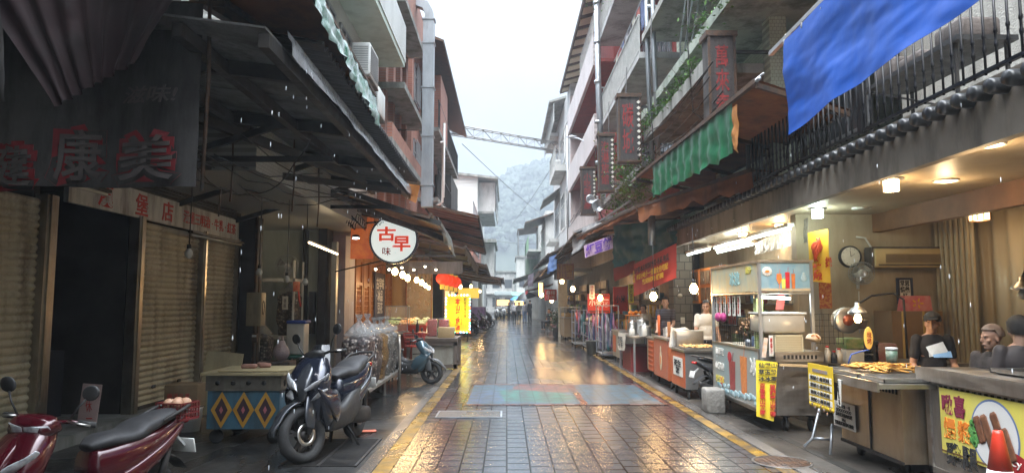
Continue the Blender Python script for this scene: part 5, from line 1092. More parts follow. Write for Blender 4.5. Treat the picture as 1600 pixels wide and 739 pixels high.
t = thing('cloth_scrap', 'orange canvas scrap hanging below the end of the black canopy', 'cloth', (-1.9,14.2,3.8)); q = MB(); q.cloth(at(618,284,Y=14.3), at(656,290,Y=14.3), at(650,318,Y=14.3), at(628,306,Y=14.3), 10, 8, .05, 3, 5); q.build('canvas', M_['orange_canvas'], t)
t = thing('plastic_drape', 'dirty clear plastic drape at the awning outer edge', 'drape', (-1.5,17,3.2)); q = MB(); q.cloth((-1.5,15.2,3.5), (-1.45,18.4,3.3), (-1.35,18.5,2.85), (-1.5,16.8,3.1), 14, 8, .06, 4, 6); q.build('sheet', pm('dirty_film', (.20,.22,.20), (.10,.12,.10), 5, .3, bump=.5), t)
def stripemat(name, a, b_, w, axis=1):
    m = bpy.data.materials.new(name); m.use_nodes = True; nt = m.node_tree; b = nt.nodes['Principled BSDF']; N = nt.nodes.new; K = nt.links.new; t = N('ShaderNodeTexCoord')
    wv = N('ShaderNodeTexWave'); wv.wave_profile = 'SIN'; wv.bands_direction = 'XYZ'[axis]; wv.inputs['Scale'].default_value = 1/w/3.14; wv.inputs['Distortion'].default_value = .3; K(t.outputs['Object'], wv.inputs['Vector'])
    r = N('ShaderNodeValToRGB'); r.color_ramp.interpolation = 'CONSTANT'; r.color_ramp.elements[0].color = tuple(a)+(1,); r.color_ramp.elements[1].position = .5; r.color_ramp.elements[1].color = tuple(b_)+(1,); K(wv.outputs['Fac'], r.inputs['Fac'])
    n = N('ShaderNodeTexNoise'); n.inputs['Scale'].default_value = 2; n.inputs['Detail'].default_value = 8; K(t.outputs['Object'], n.inputs['Vector']); mr = N('ShaderNodeMapRange'); mr.inputs['From Min'].default_value = .4; mr.inputs['From Max'].default_value = .7; mr.inputs['To Max'].default_value = .6; K(n.outputs['Fac'], mr.inputs['Value'])
    mm = N('ShaderNodeMix'); mm.data_type = 'RGBA'; K(mr.outputs[0], mm.inputs[0]); K(r.outputs['Color'], mm.inputs[6]); mm.inputs[7].default_value = (.09,.05,.04,1); K(mm.outputs[2], b.inputs['Base Color']); b.inputs['Roughness'].default_value = .75
    MATS[name] = m; return m
m_strA = stripemat('brick_red_stripes', (.50,.13,.08), (.60,.34,.24), .5, 1)
m_strB = stripemat('orange_dark_stripes', (.40,.20,.08), (.06,.05,.045), .6, 1)
awning('brick red striped awning reaching out past the metal duct', (-2.7,22.3,4.85), (-.93,22.6,4.42), (-.93,31,3.80), (-2.7,31,4.3), m_strA, 0, seed=4)
awning('brown canvas awning under the striped one on the left', (-3.4,22.8,3.75), (-1.35,22.8,3.45), (-1.25,30.5,3.15), (-3.4,30.5,3.6), pm('olive_brown_canvas', (.20,.16,.10), (.14,.11,.07), 2, .8, dirt=(.05,.04,.03)), .35, seed=6)
awning('dark tin awning farther along the left shops', (-3.6,32,3.9), (-.95,32,3.35), (-.95,41,3.1), (-3.6,41,3.7), M_['dark_wood'], .12, seed=7)
awning('grey sagging sheet awning beyond the yellow sign', (-3.4,36,3.4), (-.75,36,2.95), (-.7,40,2.8), (-3.4,40,3.2), M_['concrete'], .0, seed=8)
awning('orange and dark striped awning near the far left stalls', (-3.2,42,3.6), (-.45,42,3.1), (-.4,50,2.85), (-3.2,50,3.4), m_strB, .2, seed=9)
awning('last dark awning on the left near the people', (-3.2,51,3.9), (-.25,51,3.4), (-.2,60,3.2), (-3.2,60,3.7), M_['dark_wood'], .2, seed=10)
# far left stalls and clutter
t = thing('shopfront', 'dark cluttered shopfront with a lit yellow board beyond the lightbox sign', 'shopfront', (-3.0,38,0)); q = MB(); q.bb(-4.2,-3.0,33,60,0,3.2); q.build('wall', m_dkwall, t)
q = MB(); q.bb(-2.95,-1.7,43,43.1,1.9,2.5); q.build('sign_board', pm('amber_board', (.75,.45,.05), None, emit=.6, ecol=(1,.55,.08)), t)
q = MB(); [q.bb(-2.98,-2.9,y,y+1.6,.8,2.2) for y in (34,37.5,45,49,53)]; q.build('lit_window', pm('warm_shop_interior', (.5,.3,.12), (.15,.08,.03), 3, .6, emit=.8, ecol=(1,.6,.25)), t)
t = thing('stall', 'street stall draped in purple cloth on the far left', 'stall', (-2.0,44,0)); q = MB(); q.cloth((-2.9,43,1.35), (-1.35,43,1.35), (-1.35,42.9,.1), (-2.9,42.9,.1), 20, 10, .05, 3, 2, fold=.03, fn=5); q.bb(-2.9,-1.35,43,45.5,.1,1.35); q.build('cloth_cover', pm('purple_cloth', (.12,.07,.15), (.17,.11,.20), 3, .8), t)
for (x, y, z, p) in ((-2.3,35,2.4,30), (-2.2,43.2,2.6,40), (-1.9,50,2.4,40)): bulb((x,y,z), 'small warm bulb under the far left awnings, %s' % {35:'just past the yellow lightbox sign', 43.2:'in front of the amber board', 50:'over the last dark scooters'}[y], True, 3.2, .09, 'bulbs under the far left awnings', power=p)
# wires and truss over the street
t = thing('truss_bridge', 'white lattice pipe truss spanning the street high between the buildings', 'truss', (0,38,10.4))
a, c = at(694,207,Y=37), at(872,236,Y=43); q = MB(); h = Vector((0,0,.52)); dpt = Vector((.05,.4,0))
for off in (Vector((0,0,0)), h, dpt, h+dpt): q.tube([a+off, c+off], .035, 6)
q.build('chord', pm('weathered_white_steel', (.26,.26,.25), (.15,.14,.13), 6, .5), t); q = MB(); n = 13
for k in range(n):
    p0, p1 = a+(c-a)*k/n, a+(c-a)*(k+1)/n; q.bar(p0, p1+h, .035, .035) if k % 2 else q.bar(p0+h, p1, .035, .035); q.bar(p0, p0+h, .03, .03); q.bar(p0+dpt, p0, .03, .03); q.bar(p0+h+dpt, p0+h, .03, .03)
    if k % 2: q.bar(p0+dpt, p1+h+dpt, .03, .03)
q.build('lattice', pm('weathered_white_steel', (.5,.5,.48)), t)
for k, (a, c, sg, lab) in enumerate(((at(722,225,Y=36), at(868,350,Y=75), .3, 'black wire slanting from the truss down to the right buildings'), (at(862,262,Y=50), at(800,350,Y=75), .2, 'thin wire descending across the misty hill'), (at(775,376,Y=80), at(862,378,Y=80), .3, 'wire crossing low before the far hill'), (at(560,130,Y=12), at(598,150,Y=20), .1, 'short wire on the white tiled wall'))):
    q = MB(); q.tube([a+(c-a)*i/12-Vector((0,0,sg*math.sin(PI*i/12))) for i in range(13)], .018 if k < 3 else .01, 5); tag(q.build('overhead_wire', M_['black_plastic']), lab, 'wire')
# ================================================================== RIGHT SIDE: BUILDINGS
m_ceil = pm('beige_ceiling_paint', (.50,.42,.30), (.44,.36,.25), 1.2, .45, dirt=(.28,.21,.13), dirt_amt=.4)
m_stucco = pm('rough_grey_stucco', (.42,.41,.37), (.34,.33,.30), 2, .9, dirt=(.15,.14,.12), dirt_amt=.5, bump=.8, bscale=45)
m_fascia = pm('stained_fascia', (.30,.26,.21), (.22,.19,.155), 1.6, .8, dirt=(.07,.06,.045), dirt_amt=.7, bump=.2)
m_iwall = pm('cream_inner_wall', (.46,.39,.28), (.40,.33,.23), 1.5, .7, dirt=(.24,.18,.11), dirt_amt=.45)
m_grnt = brickmat('pale_green_tile', (.50,.54,.42), (.44,.48,.37), (.26,.28,.22), .06, .06, .4, 'X', .004, dirt=(.16,.18,.12), dirt_amt=.6)
m_grnty = brickmat('pale_green_tile_end', (.50,.54,.42), (.44,.48,.37), (.26,.28,.22), .06, .06, .4, 'Y', .004, dirt=(.16,.18,.12), dirt_amt=.6)
m_redwall = pm('dull_red_wall', (.30,.05,.04), (.22,.04,.035), 1.5, .75, dirt=(.10,.03,.03), dirt_amt=.5)
m_pinkp = brickmat('pinkish_white_tile', (.55,.50,.49), (.50,.45,.44), (.36,.32,.31), .10, .10, .4, 'X', .004, dirt=(.25,.22,.2), dirt_amt=.5)
t = thing('shop_building', 'near right shophouse with beige lit ceiling, dark baluster rail and tile edged slab', 'building', (5.5, 8, 0))
SY0, SY1 = -25, 17.8
q = MB(); q.bb(3.98,5.7,SY0,SY1,3.0,3.02); q.bb(5.7,9,SY0,SY1,3.30,3.33); q.build('ceiling', m_ceil, t)
q = MB(); q.bb(3.9,4.0,SY0,SY1,2.93,3.30); q.bb(4.0,9,SY0,SY1,3.33,3.5); q.bb(4.0,5.75,SY0,SY1,3.02,3.33); q.build('slab', m_fascia, t)
q = MB()
for k in range(72):
    y = 3.3+k*.204; q.lathe((3.88,y,3.33), [(.055,-.13), (.065,-.1), (.065,.10), (.05,.13)], 10, 'X')
q.build('tile_edging', pm('dark_glazed_tile', (.03,.032,.036), (.06,.062,.066), 5, .3, dirt=(.02,.025,.018), bump=.3), t)
q = MB(); q.bb(5.66,5.78,SY0,SY1,2.72,3.0); q.build('beam', pm('reddish_beam', (.20,.10,.05), (.14,.07,.035), 3, .6), t)
q = MB(); q.bb(4.7,9,10.8,10.92,0,3.3); q.bb(4.45,4.78,10.75,10.95,0,3.0); q.build('partition_wall', m_iwall, t)
q = MB(); q.bb(5.3,9,SY0,18,3.5,3.9); q.bb(5.3,9,SY0,9.2,3.9,9.5); q.bb(7.2,9,SY0,3.4,0,3.3); q.bb(5.3,9,12.2,18,3.9,6.3); q.bb(5.35,9,9.2,12.2,5.8,6.3); q.bb(7,9,9.2,12.2,3.9,5.8); q.build('upper_wall', m_stucco, t)
windows_x(t, 5.3, ((10,11.9), (13.0,14.6), (15.2,17.2)), 4.2, 5.6, -1)
q = MB(); q.bb(3.45,5.3,8.6,18.2,6.3,6.5); q.build('balcony_slab', pm('mossy_green_concrete', (.26,.31,.26), (.38,.42,.36), 1.2, .85, dirt=(.05,.065,.045), dirt_amt=.8, bump=.3), t)
q = MB(); q.bb(5.0,9,17.8,18.2,0,6.3); q.bb(5.6,9,11,17.8,0,3.3); q.build('back_wall', m_iwall, t)
# balustrade with turned spindles
q = MB()
for k in range(100):
    y = 4.2+k*.14
    if y > 11.3: break
    q.lathe((3.93,y,3.5), [(.012,0), (.012,.18), (.018,.2), (.018,.22), (.012,.24), (.012,.30), (.018,.31), (.018,.33), (.012,.35), (.012,.95)], 6)
q.build('spindles', pm('black_iron', (.012,.012,.014), (.03,.03,.032), 6, .35, .5), t)
q = MB(); q.bar((3.93,4.1,4.46), (3.93,11.3,4.46), .06, .04); q.bar((3.93,4.1,3.53), (3.93,11.3,3.53), .04, .03); q.bar((3.93,11.3,3.5), (3.93,11.3,4.46), .05, .05); q.bar((3.93,7.6,3.5), (3.93,7.6,4.46), .07, .07)
for k in range(18): y = 11.3; x = 3.93+.075*k; q.bar((x,y,3.5), (x,y,4.46), .018, .018)
q.bar((3.93,11.3,4.46), (5.3,11.3,4.46), .05, .04); q.build('rail', pm('black_iron', (.012,.012,.014)), t)
# corrugated side wall inside
q = MB(); corr_sheet(q, (6.85,10.75,0), (6.85,3.4,0), (6.85,3.4,3.3), (6.85,10.75,3.3), 24, .032)
tag(q.build('corrugated_wall', pm('cream_corrugated', (.50,.42,.30), (.55,.47,.34), .6, .4, .1, dirt=(.30,.23,.14), dirt_amt=.4)), 'cream corrugated metal wall on the right side of the open shop', 'wall')
t = thing('sliding_gate', 'folded cream concertina gate at the corner by the wall air conditioner', 'gate', (6.7,10.4,0)); q = MB()
for k in range(14): q.bar((6.55+.03*(k % 2),10.65-k*.06,.05), (6.55+.03*(k % 2),10.65-k*.06,3.1), .03, .045)
q.build('gate_slats', pm('gate_cream', (.52,.45,.32), (.42,.35,.24), 4, .5), t)
# things seen on the terrace behind the rail
t = thing('bicycle', 'black bicycle wheel and frame leaning behind the dark balusters', 'bicycle', (4.3,9.6,3.5))
for y in (9.2,10.3): q = MB(); q.tube([(4.3,y+.32*math.cos(a),3.84+.32*math.sin(a)) for a in [i*PI/12 for i in range(25)]], .018, 6); [q.tube([(4.3,y,3.84), (4.3,y+.31*math.cos(i*PI/6),3.84+.31*math.sin(i*PI/6))], .003, 3) for i in range(12)]; q.build('wheel', M_['rubber'], t)
q = MB(); q.tube([(4.3,9.2,3.84), (4.3,9.4,4.3), (4.3,9.95,4.3), (4.3,9.7,3.82), (4.3,9.4,4.3)], .016, 6); q.tube([(4.3,9.7,3.82), (4.3,10.3,3.84), (4.3,9.95,4.3), (4.3,9.9,4.42)], .014, 6); q.tube([(4.1,9.35,4.4), (4.3,9.4,4.42), (4.5,9.35,4.4)], .014, 6); q.build('frame', M_['dark_metal'], t); q = MB(); q.rbox((4.3,9.93,4.44), (.12,.26,.06), .03); q.build('saddle', M_['black_plastic'], t)
t = thing('terrace_table', 'black folding table and clutter behind the balusters under the blue tarpaulin', 'table', (4.6,7.4,3.5)); q = MB(); q.bb(4.3,4.9,6.5,8.3,4.15,4.2); q.build('tabletop', M_['black_plastic'], t); q = MB(); [q.bar((x,y,3.5), (x,y,4.15), .03, .03) for x in (4.35,4.85) for y in (6.6,8.2)]; q.bar((4.35,6.6,3.5), (4.35,8.2,4.15), .02, .02); q.build('legs', M_['dark_metal'], t)
for k, (y, h) in enumerate(((6.8,.22), (7.5,.15), (8.0,.25))): q = MB(); q.rbox((4.6,y,4.2+h/2), (.4,.45,h), .04); tag(q.build('terrace_box', M_['dark_wood']), ('dark box standing nearest on the terrace table', 'low dark box in the middle of the terrace table', 'tall dark box at the far end of the terrace table')[k], 'box')
# ------------- higher buildings
t = thing('apartment_building', 'weathered concrete building with pale green tiled piers and mossy balconies', 'building', (5, 14.5, 0))
q = MB(); q.bb(4.55,9,11.0,17.6,6.5,15); q.bb(4.6,9,12,18.2,3.5,6.4); q.build('wall', m_grnt, t)
q = MB(); [q.bb(4.28,4.56,y,y+.32,3.5,15) for y in (11.1,13.9,16.9)]; q.build('pier', m_grnty, t)
m_slabc = pm('streaked_slab', (.26,.265,.245), (.38,.385,.36), 1.4, .85, dirt=(.045,.05,.04), dirt_amt=.8, bump=.3)
q = MB()
for z in (5.45, 7.95, 10.6): q.bb(3.28,4.6,11.4 if z < 6 else 12.2,16.6,z,z+.16)
q.bb(3.28,3.36,11.4,16.6,5.61,5.70); q.build('balcony_slab', m_slabc, t)
windows_x(t, 4.55, ((11.7,13.7), (14.4,16.6)), 6.6, 7.8, -1, bars=False); windows_x(t, 4.55, ((12.4,13.7), (14.4,16.6)), 8.9, 10.3, -1)
q = MB(); [q.tube([(3.5+.2*k,13+.3*k,7.9), (3.6+.1*k,14.2,7.0-.1*k), (3.9-.1*k,15.2,5.9), (3.45,16.2,5.7)], .02, 5) for k in range(4)]; q.build('cables', M_['grey_metal'], t)
t = thing('apartment_building', 'grey building with long white barred balcony railing on the right', 'building', (5, 20.5, 0))
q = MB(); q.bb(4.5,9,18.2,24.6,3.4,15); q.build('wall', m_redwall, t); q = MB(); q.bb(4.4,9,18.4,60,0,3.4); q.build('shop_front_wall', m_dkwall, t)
q = MB(); [q.bb(3.25,4.5,16.8,24.4,z,z+.15) for z in (4.9,7.62,10.75,13.4)]; q.build('balcony_slab', pm('grey_slab', (.34,.35,.35), (.44,.45,.45), 1, .8, dirt=(.12,.12,.11), dirt_amt=.6), t)
m_rail = pm('grey_white_railing', (.42,.43,.42), (.30,.31,.30), 5, .5)
railing(t, (3.28,16.9,0), (3.28,24.3,0), 7.77, 8.75, 52, m_rail, .014); railing(t, (3.28,16.9,0), (3.28,24.3,0), 10.9, 11.9, 52, m_rail, .014); railing(t, (3.28,24.3,0), (4.5,24.3,0), 7.77, 9.2, 9, m_rail, .012)
q = MB(); q.lathe((3.8,19.2,10.72), [(.2,.02), (.2,-.04), (.14,-.09), (0,-.1)], 16); q.build('ceiling_lamp', M_['rust_metal'], t)
windows_x(t, 4.5, ((18.6,20.4), (21,23)), 8.2, 10.2, -1); windows_x(t, 4.5, ((18.6,20.4), (21,23)), 5.4, 7.2, -1)
t = thing('apartment_building', 'building with pinkish tiled parapet bands, red soffits and slatted roof edge', 'building', (5, 31, 0))
q = MB(); q.bb(4.3,9,25,36.3,3.4,12.4); q.bb(3.3,4.4,36.0,36.3,3.4,12.4); q.build('wall', m_pinkt, t)
q = MB(); [(q.bb(3.25,4.3,25,36,z,z+.12)) for z in (4.5,7.4,10.4)]; [q.bb(3.9,4.32,25,30.6,z+.12,z+2.8) for z in (4.5,7.4,10.4)]; q.build('red_soffit', m_redwall, t)
q = MB(); [q.bb(3.16,3.28,25,36.1,z-.12,z+1.05) for z in (4.4,7.4,10.4)]; q.build('parapet', m_pinkp, t)
windows_x(t, 4.3, ((31,33), (33.5,35.5)), 8.4, 10.2, -1); windows_x(t, 4.3, ((31,33), (33.5,35.5)), 5.4, 7.2, -1)
q = MB(); q.slab((2.9,25,13.2), (2.9,38,13.2), (6,38,14.2), (6,25,14.2), .12); q.build('roof', M_['rust_metal'], t)
q = MB(); [q.slab((3.0,25.4+k*1.15,13.1), (3.0,26.05+k*1.15,13.1), (3.9,26.05+k*1.15,13.35), (3.9,25.4+k*1.15,13.35), .04) for k in range(11)]; q.build('roof_slat', pm('cream_slat', (.55,.50,.36), (.5,.45,.32), 3, .6), t)
railing(t, (3.2,25,0), (3.2,30,0), 11.5, 12.2, 20, m_rail, .012)
m_gt = brickmat('light_grey_tile', (.48,.49,.49), (.43,.44,.44), (.32,.33,.33), .4, .2, .5, 'X', .01, dirt=(.25,.25,.25), dirt_amt=.5)
t = thing('apartment_building', 'light grey tiled building with rusty roof overhang in the misty right row', 'building', (5, 43, 0))
q = MB(); q.bb(3.35,9,36.4,50,3.2,13.2); q.build('wall', m_gt, t)
q = MB(); q.bb(2.7,3.4,39,44,9.0,9.35); q.bb(2.75,3.4,44.5,50,12.3,12.5); q.bb(2.7,3.4,45,49,5.5,5.7); q.build('balcony_slab', M_['concrete_light'], t)
q = MB(); q.slab((2.45,40,13.3), (2.45,51,13.3), (6,51,14.4), (6,40,14.4), .12); q.slab((2.3,44,8.1), (2.3,49,8.1), (3.4,49,8.9), (3.4,44,8.9), .06); q.build('roof', M_['concrete'], t)
railing(t, (2.72,39,0), (2.72,44,0), 9.35, 10.4, 16, m_rail, .015); railing(t, (2.72,40,0), (2.72,50,0), 12.0, 13.1, 26, m_rail, .015)
windows_x(t, 3.35, ((37.5,39.2), (40,43), (44.5,48)), 5.9, 8.0, -1, m_white); windows_x(t, 3.35, ((37.5,39.2), (40,43), (44.5,48)), 9.8, 11.6, -1, m_white)
q = MB(); q.cyl((3.2,36.6,3.4), (3.2,36.6,11), .06, 8); q.build('drain_pipe', m_alu, t)
t = thing('apartment_building', 'small pale far house with green lattice balcony and tin roof on the right', 'building', (3.5, 66, 0))
q = MB(); q.bb(3.2,12,58,76,0,9.2); q.bb(1.95,3.2,72,78,0,6.4); q.build('wall', M_['concrete_light'], t)
q = MB(); q.slab((1.5,57.5,8.2), (1.5,64,8.2), (5,64,9.4), (5,57.5,9.4), .1); q.slab((1.1,71.6,9.1), (1.1,78,9.1), (5,78,9.6), (5,71.6,9.6), .1); q.build('roof', M_['rust_metal'], t)
q = MB(); q.bb(2.0,3.2,66,78,6.4,6.6); q.build('balcony_slab', M_['concrete_light'], t); railing(t, (2.02,66,0), (2.02,78,0), 6.6, 7.8, 26, pm('green_lattice', (.20,.34,.22)), .02); railing(t, (1.95,71.9,0), (3.2,71.9,0), 4.4, 6.0, 9, pm('green_lattice', (.20,.34,.22)), .03)
windows_x(t, 3.2, ((59,61), (62,65), (67,70)), 6.8, 8.2, -1, m_white)
q = MB(); [q.bar((1.2,y,6.5), (1.2,y,9.1), .06, .06) for y in (71.8,74,77)]; q.bar((1.2,71.8,7.8), (1.2,77,7.8), .05, .05); q.build('scaffold', m_alu, t)
# pipes and street lamp
t = thing('drain_pipe', 'tall pale vertical drain pipe left of the dark vertical signs', 'pipe', (3.1,23,5)); q = MB(); p = at(935,100,Y=23.5); q.tube([(p.x-.05,23.5,13), (p.x,23.5,8.5), (p.x+.12,23.5,4.8)], .10, 10); [q.cyl((p.x-.04+.003*k,23.5,12-k*1.4), (p.x-.04+.003*k,23.5,11.9-k*1.4), .12, 10) for k in range(5)]; q.build('pipe', M_['grey_metal'], t)
t = thing('drain_pipe', 'pair of grey downpipes rising between the barred balcony and mossy building', 'pipe', (3.2,16,5)); q = MB()
for px_, Y in ((1012,16.4), (1022,16.0)): p = at(px_,100,Y=Y); q.tube([(p.x,Y,12), (p.x,Y,7.5), (p.x+.08,Y,4.3)], .055, 8)
q.tube([at(1012,10,Y=16.4), at(1026,12,Y=16.0)], .05, 8); q.build('pipe', M_['grey_metal'], t)
t = thing('street_lamp', 'small street lamp on a curved arm beside the second dark vertical sign', 'street lamp', (3.0,27,7)); q = MB(); a, b_, c = at(886,214,Y=30), at(905,217,Y=29), at(934,238,Y=27); q.tube([a, b_, at(922,226,Y=28), c, at(938,262,Y=27)], .035, 8); q.build('arm', M_['grey_metal'], t); q = MB(); q.ell((a+b_)/2+Vector((0,0,.03)), (.22,.13,.07), 14, 8); q.build('lamp_head', M_['grey_metal'], t)
t = thing('loudspeaker', 'grey horn loudspeaker at the roof edge under the smallest dark vertical sign', 'loudspeaker', at(930,322,Y=24)); p = at(934,322,Y=24)
q = MB(); q.lathe(p, [(.04,.25), (.06,.12), (.10,.02), (.20,-.12), (.22,-.14), (.18,-.12), (.04,.0)], 20, 'Y'); q.build('horn', M_['grey_metal'], t); q = MB(); q.bar(p, p+Vector((.2,.1,-.5)), .03, .03); q.build('bracket', M_['dark_metal'], t)
q = MB(); p = at(922,312,Y=24.5); q.lathe(p, [(.04,.2), (.08,.05), (.16,-.12), (.13,-.12), (.03,0)], 18, 'Y'); q.build('horn', M_['grey_metal'], t)
# hanging vertical signs
m_oldsign = pm('weathered_black_board', (.025,.022,.022), (.085,.078,.075), 5, .8, streak=7, dirt=(.02,.015,.015), dirt_amt=.7, bump=.3)
m_oldred = pm('peeling_red', (.30,.022,.022), (.10,.02,.02), 14, .8)
def vsign(px0, px1, py0, py1, Y, s, label, check=True, dep=.28, fs=1.0):
    a, c = at(px0, py0, Y=Y), at(px1, py1, Y=Y); t = thing('vertical_sign', label, 'sign', ((a.x+c.x)/2, Y, c.z), group='dark vertical signs on the right buildings')
    w_ = c.x-a.x; q = MB(); q.bb(a.x,c.x,Y,Y+dep,c.z,a.z); q.build('board', m_oldsign, t)
    q = MB(); q.bb(a.x-.04,c.x+.04,Y-.03,Y+dep+.03,a.z,a.z+.09); q.bb(a.x-.02,c.x+.02,Y-.02,Y+dep+.02,c.z-.05,c.z); [q.bb(x-.02,x+.02,Y-.02,Y,c.z,a.z) for x in (a.x+.01,c.x-.01)]; q.build('frame', M_['rust_metal'], t)
    text('\n'.join(s), ((a.x+c.x)/2-(.04 if check else 0),Y,(a.z+c.z)/2), (1,0,0), (0,0,1), .4, m_oldred, t, bold=.01, fit=(w_*.52*fs,(a.z-c.z)*.80))
    if check:
        q = MB(); n = int((a.z-c.z)/.14)
        for k in range(n): z = c.z+.07+k*(a.z-c.z-.1)/n; x = c.x-.05; q.prism([(x-.045,Y-.02,z+.045), (x,Y-.02,z), (x+.045,Y-.02,z+.045), (x,Y-.02,z+.09)], (0,0,0), (0,-.008,0))
        q.build('check_border', M_['ink_white'], t)
    q = MB(); [q.bar(((a.x+c.x)/2,Y+dep/2,z), (4.6,Y+dep/2,z), .05, .05) for z in (a.z-.2,c.z+.2)]; q.build('bracket', M_['dark_metal'], t)
vsign(1106,1152,57,196,11.0,'萬來春', 'largest weathered black sign with faint red characters above the green tarpaulin', False, .34, 1.0)
vsign(966,1002,152,250,16.4,'碳城', 'weathered black sign with a check border and two large red characters')
vsign(935,960,213,297,20,'泡湯旅館', 'black vertical sign with red characters beside the street lamp arm')
vsign(908,931,264,334,25,'小吃部名產', 'smallest black vertical sign, above the horn loudspeaker')
# ------------- plants on ledges
m_leaf = pm('ledge_leaf', (.05,.14,.03), (.14,.26,.06), 9, .6, detail=3)
def plant(label, pts, n, spread, leaf=.06, seed=1, drop=0, cat='plant', m=None, group='plants growing on the balcony ledges'):
    random.seed(seed); t = thing('ledge_plant', label, cat, pts[0], group=group); q = MB(); s_ = MB()
    for p in pts:
        p = Vector(p)
        for k in range(max(3, n//12)):
            e = p + Vector((random.gauss(0,spread*.8), random.gauss(0,spread), random.uniform(.3,1.2)*spread*1.6*(1-2*drop))); s_.tube([p, (p+e)/2+Vector((0,0,.05)), e], [.008,.006,.003], 4)
        for k in range(n):
            c = p + Vector((random.gauss(0,spread*.6), random.gauss(0,spread), random.gauss(0,spread*.55)+(.5-drop)*spread))
            d = Vector((random.gauss(0,1), random.gauss(0,1), random.gauss(0,.6))).normalized(); u = d.cross(Vector((random.random(), random.random(), 1))).normalized(); l = leaf*random.uniform(.5,1.3)
            q.add([c-d*l, c+u*l*.4+Vector((0,0,.01)), c+d*l, c-u*l*.4], [(0,1,2,3)], False)
    q.build('leaves', m or m_leaf, t); s_.build('stems', M_['dark_wood'], t)
plant('ivy and small shrubs crowding under the check bordered signs', [(3.3,y,z) for y, z in ((17.5,4.5), (18.5,4.7), (19.5,5.2), (18.8,5.6), (20.5,4.4), (17.0,4.9))], 260, .40, .06, 2, .3)
plant('green tufts along the mossy balcony edge', [(3.3,y,5.68) for y in (12.2,12.9,13.7,14.4,15.1,15.8,16.4)], 110, .16, .045, 3)
plant('young green stems growing up from the balcony by the tiled pier', [(3.8,13.2,5.8), (3.6,12.6,5.8), (3.7,13.4,6.2)], 35, .17, .05, 4)
plant('trailing plants on the upper right balcony edge', [(3.4,11.9,6.6), (3.45,10.6,6.6), (4.2,12.6,8.0)], 120, .26, .05, 5, .8)
plant('green climbing leaves at the top of the tall drain pipe', [(3.1,22.5,11.9), (3.0,24,12.4), (3.2,21,11.2)], 90, .35, .07, 6)
plant('creeper with yellow leaves between the two dark signs', [(3.2,22.5,6.2), (3.3,23.2,5.6), (3.1,21.8,6.7)], 70, .28, .06, 7, .4, m=pm('yellowing_leaf', (.20,.24,.05), (.34,.28,.07), 9, .6))
for (x, y, z, lab) in ((4.25,15.9,8.3,'air conditioner unit on the pale green tiled wall above the mossy balcony'), (4.2,21.8,5.1,'air conditioner unit on the slab below the long barred railing'), (3.0,41,9.4,'small air conditioner unit on the misty grey balcony'), (3.9,28,7.6,'air conditioner unit behind the pinkish parapet')): ac_unit(x, y, z, lab, s=.9)
random.seed(31)
t = thing('cable_bundle', 'tangle of black cables strung along the right facade above the brown awnings', 'cable', (3.2,15,4.9)); q = MB()
for k in range(7):
    z0 = 4.6+.12*k; pts = []
    for i in range(25): u = i/24; pts.append((3.2+.12*math.sin(k), 10.5+26*u, z0+.5*u-.16*abs(math.sin(u*PI*(4+k % 3)))+.03*random.random()))
    q.tube(pts, .012, 4)
for k in range(6): y = 12+3.3*k; q.tube([(3.25,y,8), (3.2,y+.1,6.3), (3.3,y+.2,5), (4.2,y+.3,4.4)], .011, 4)
q.build('cable', M_['black_plastic'], t)
t = thing('laundry', 'row of faded clothes hanging inside the long barred balcony', 'laundry', (3.8,20,9.6)); q = MB(); q.bar((3.7,17.4,9.9), (3.7,23.6,9.9), .03, .03); q.build('line_pole', M_['grey_metal'], t)
for k in range(9):
    y = 17.7+.64*k; cc = ((.4,.4,.42),(.12,.16,.3),(.4,.12,.1),(.5,.48,.4),(.08,.08,.09))[k % 5]; q = MB(); q.cloth((3.7,y,9.9), (3.7,y+.46,9.9), (3.7,y+.43,9.2-.12*(k % 3)), (3.7,y+.03,9.2-.12*(k % 3)), 8, 8, .05, 4, k, fold=.02, fn=2); q.build('garment', pm('garment_%d' % (k % 5), cc, tuple(c*.8 for c in cc), 5, .85), t)
# ================================================================== RIGHT SIDE: AWNINGS AND TARPAULINS
m_blue = pm('blue_tarpaulin', (.003,.055,.30), (.005,.07,.36), 2, .5, 0, bump=.2, bscale=5, spec=.35, dirt=(.02,.06,.22), dirt_amt=.4)
t = thing('tarpaulin', 'bright blue wet tarpaulin hanging over the balcony rail at top right', 'tarpaulin', (3.3,6,4))
q = MB(); q.cloth((3.3,8.1,4.74), (3.3,3.6,4.86), (3.26,3.6,3.80), (3.28,8.1,3.60), 110, 36, .045, 2.6, 2, fold=.018, fn=3.3); q.build('sheet', m_blue, t)
q = MB(); [q.cyl((3.29,8.1-k*.5,4.70), (3.32,8.1-k*.5,4.82), .012, 6) for k in range(9)]; q.build('rope_ties', M_['ink_white'], t)
q = MB(); q.bar((3.32,8.6,4.76), (3.32,3.5,4.90), .05, .05); q.build('pole', m_alu, t)
m_green = pm('green_tarpaulin', (.005,.075,.03), (.010,.13,.055), 3, .34, 0, bump=.3, bscale=9, dirt=(.02,.08,.05), dirt_amt=.6)
t = thing('tarpaulin', 'torn wet green tarpaulin valance hanging from the awning pole on the right', 'tarpaulin', (3.0,11.5,4)); a, b_ = at(1019,258,Y=14.0), at(1143,158,Y=9.3)
q = MB(); q.cloth(a, b_, b_-Vector((0,0,.72)), a-Vector((0,0,.66)), 110, 10, .03, 9, 3, fold=.022, fn=11, hem=.09); q.build('sheet', m_green, t)
q = MB(); d = (b_-a).normalized(); q.tube([a-d*2.0, b_+d*1.0], .025, 8); q.tube([a-d*2.0+Vector((.05,0,.06)), b_+d*1.0+Vector((.05,0,.06))], .014, 6); q.build('pole', m_alu, t)
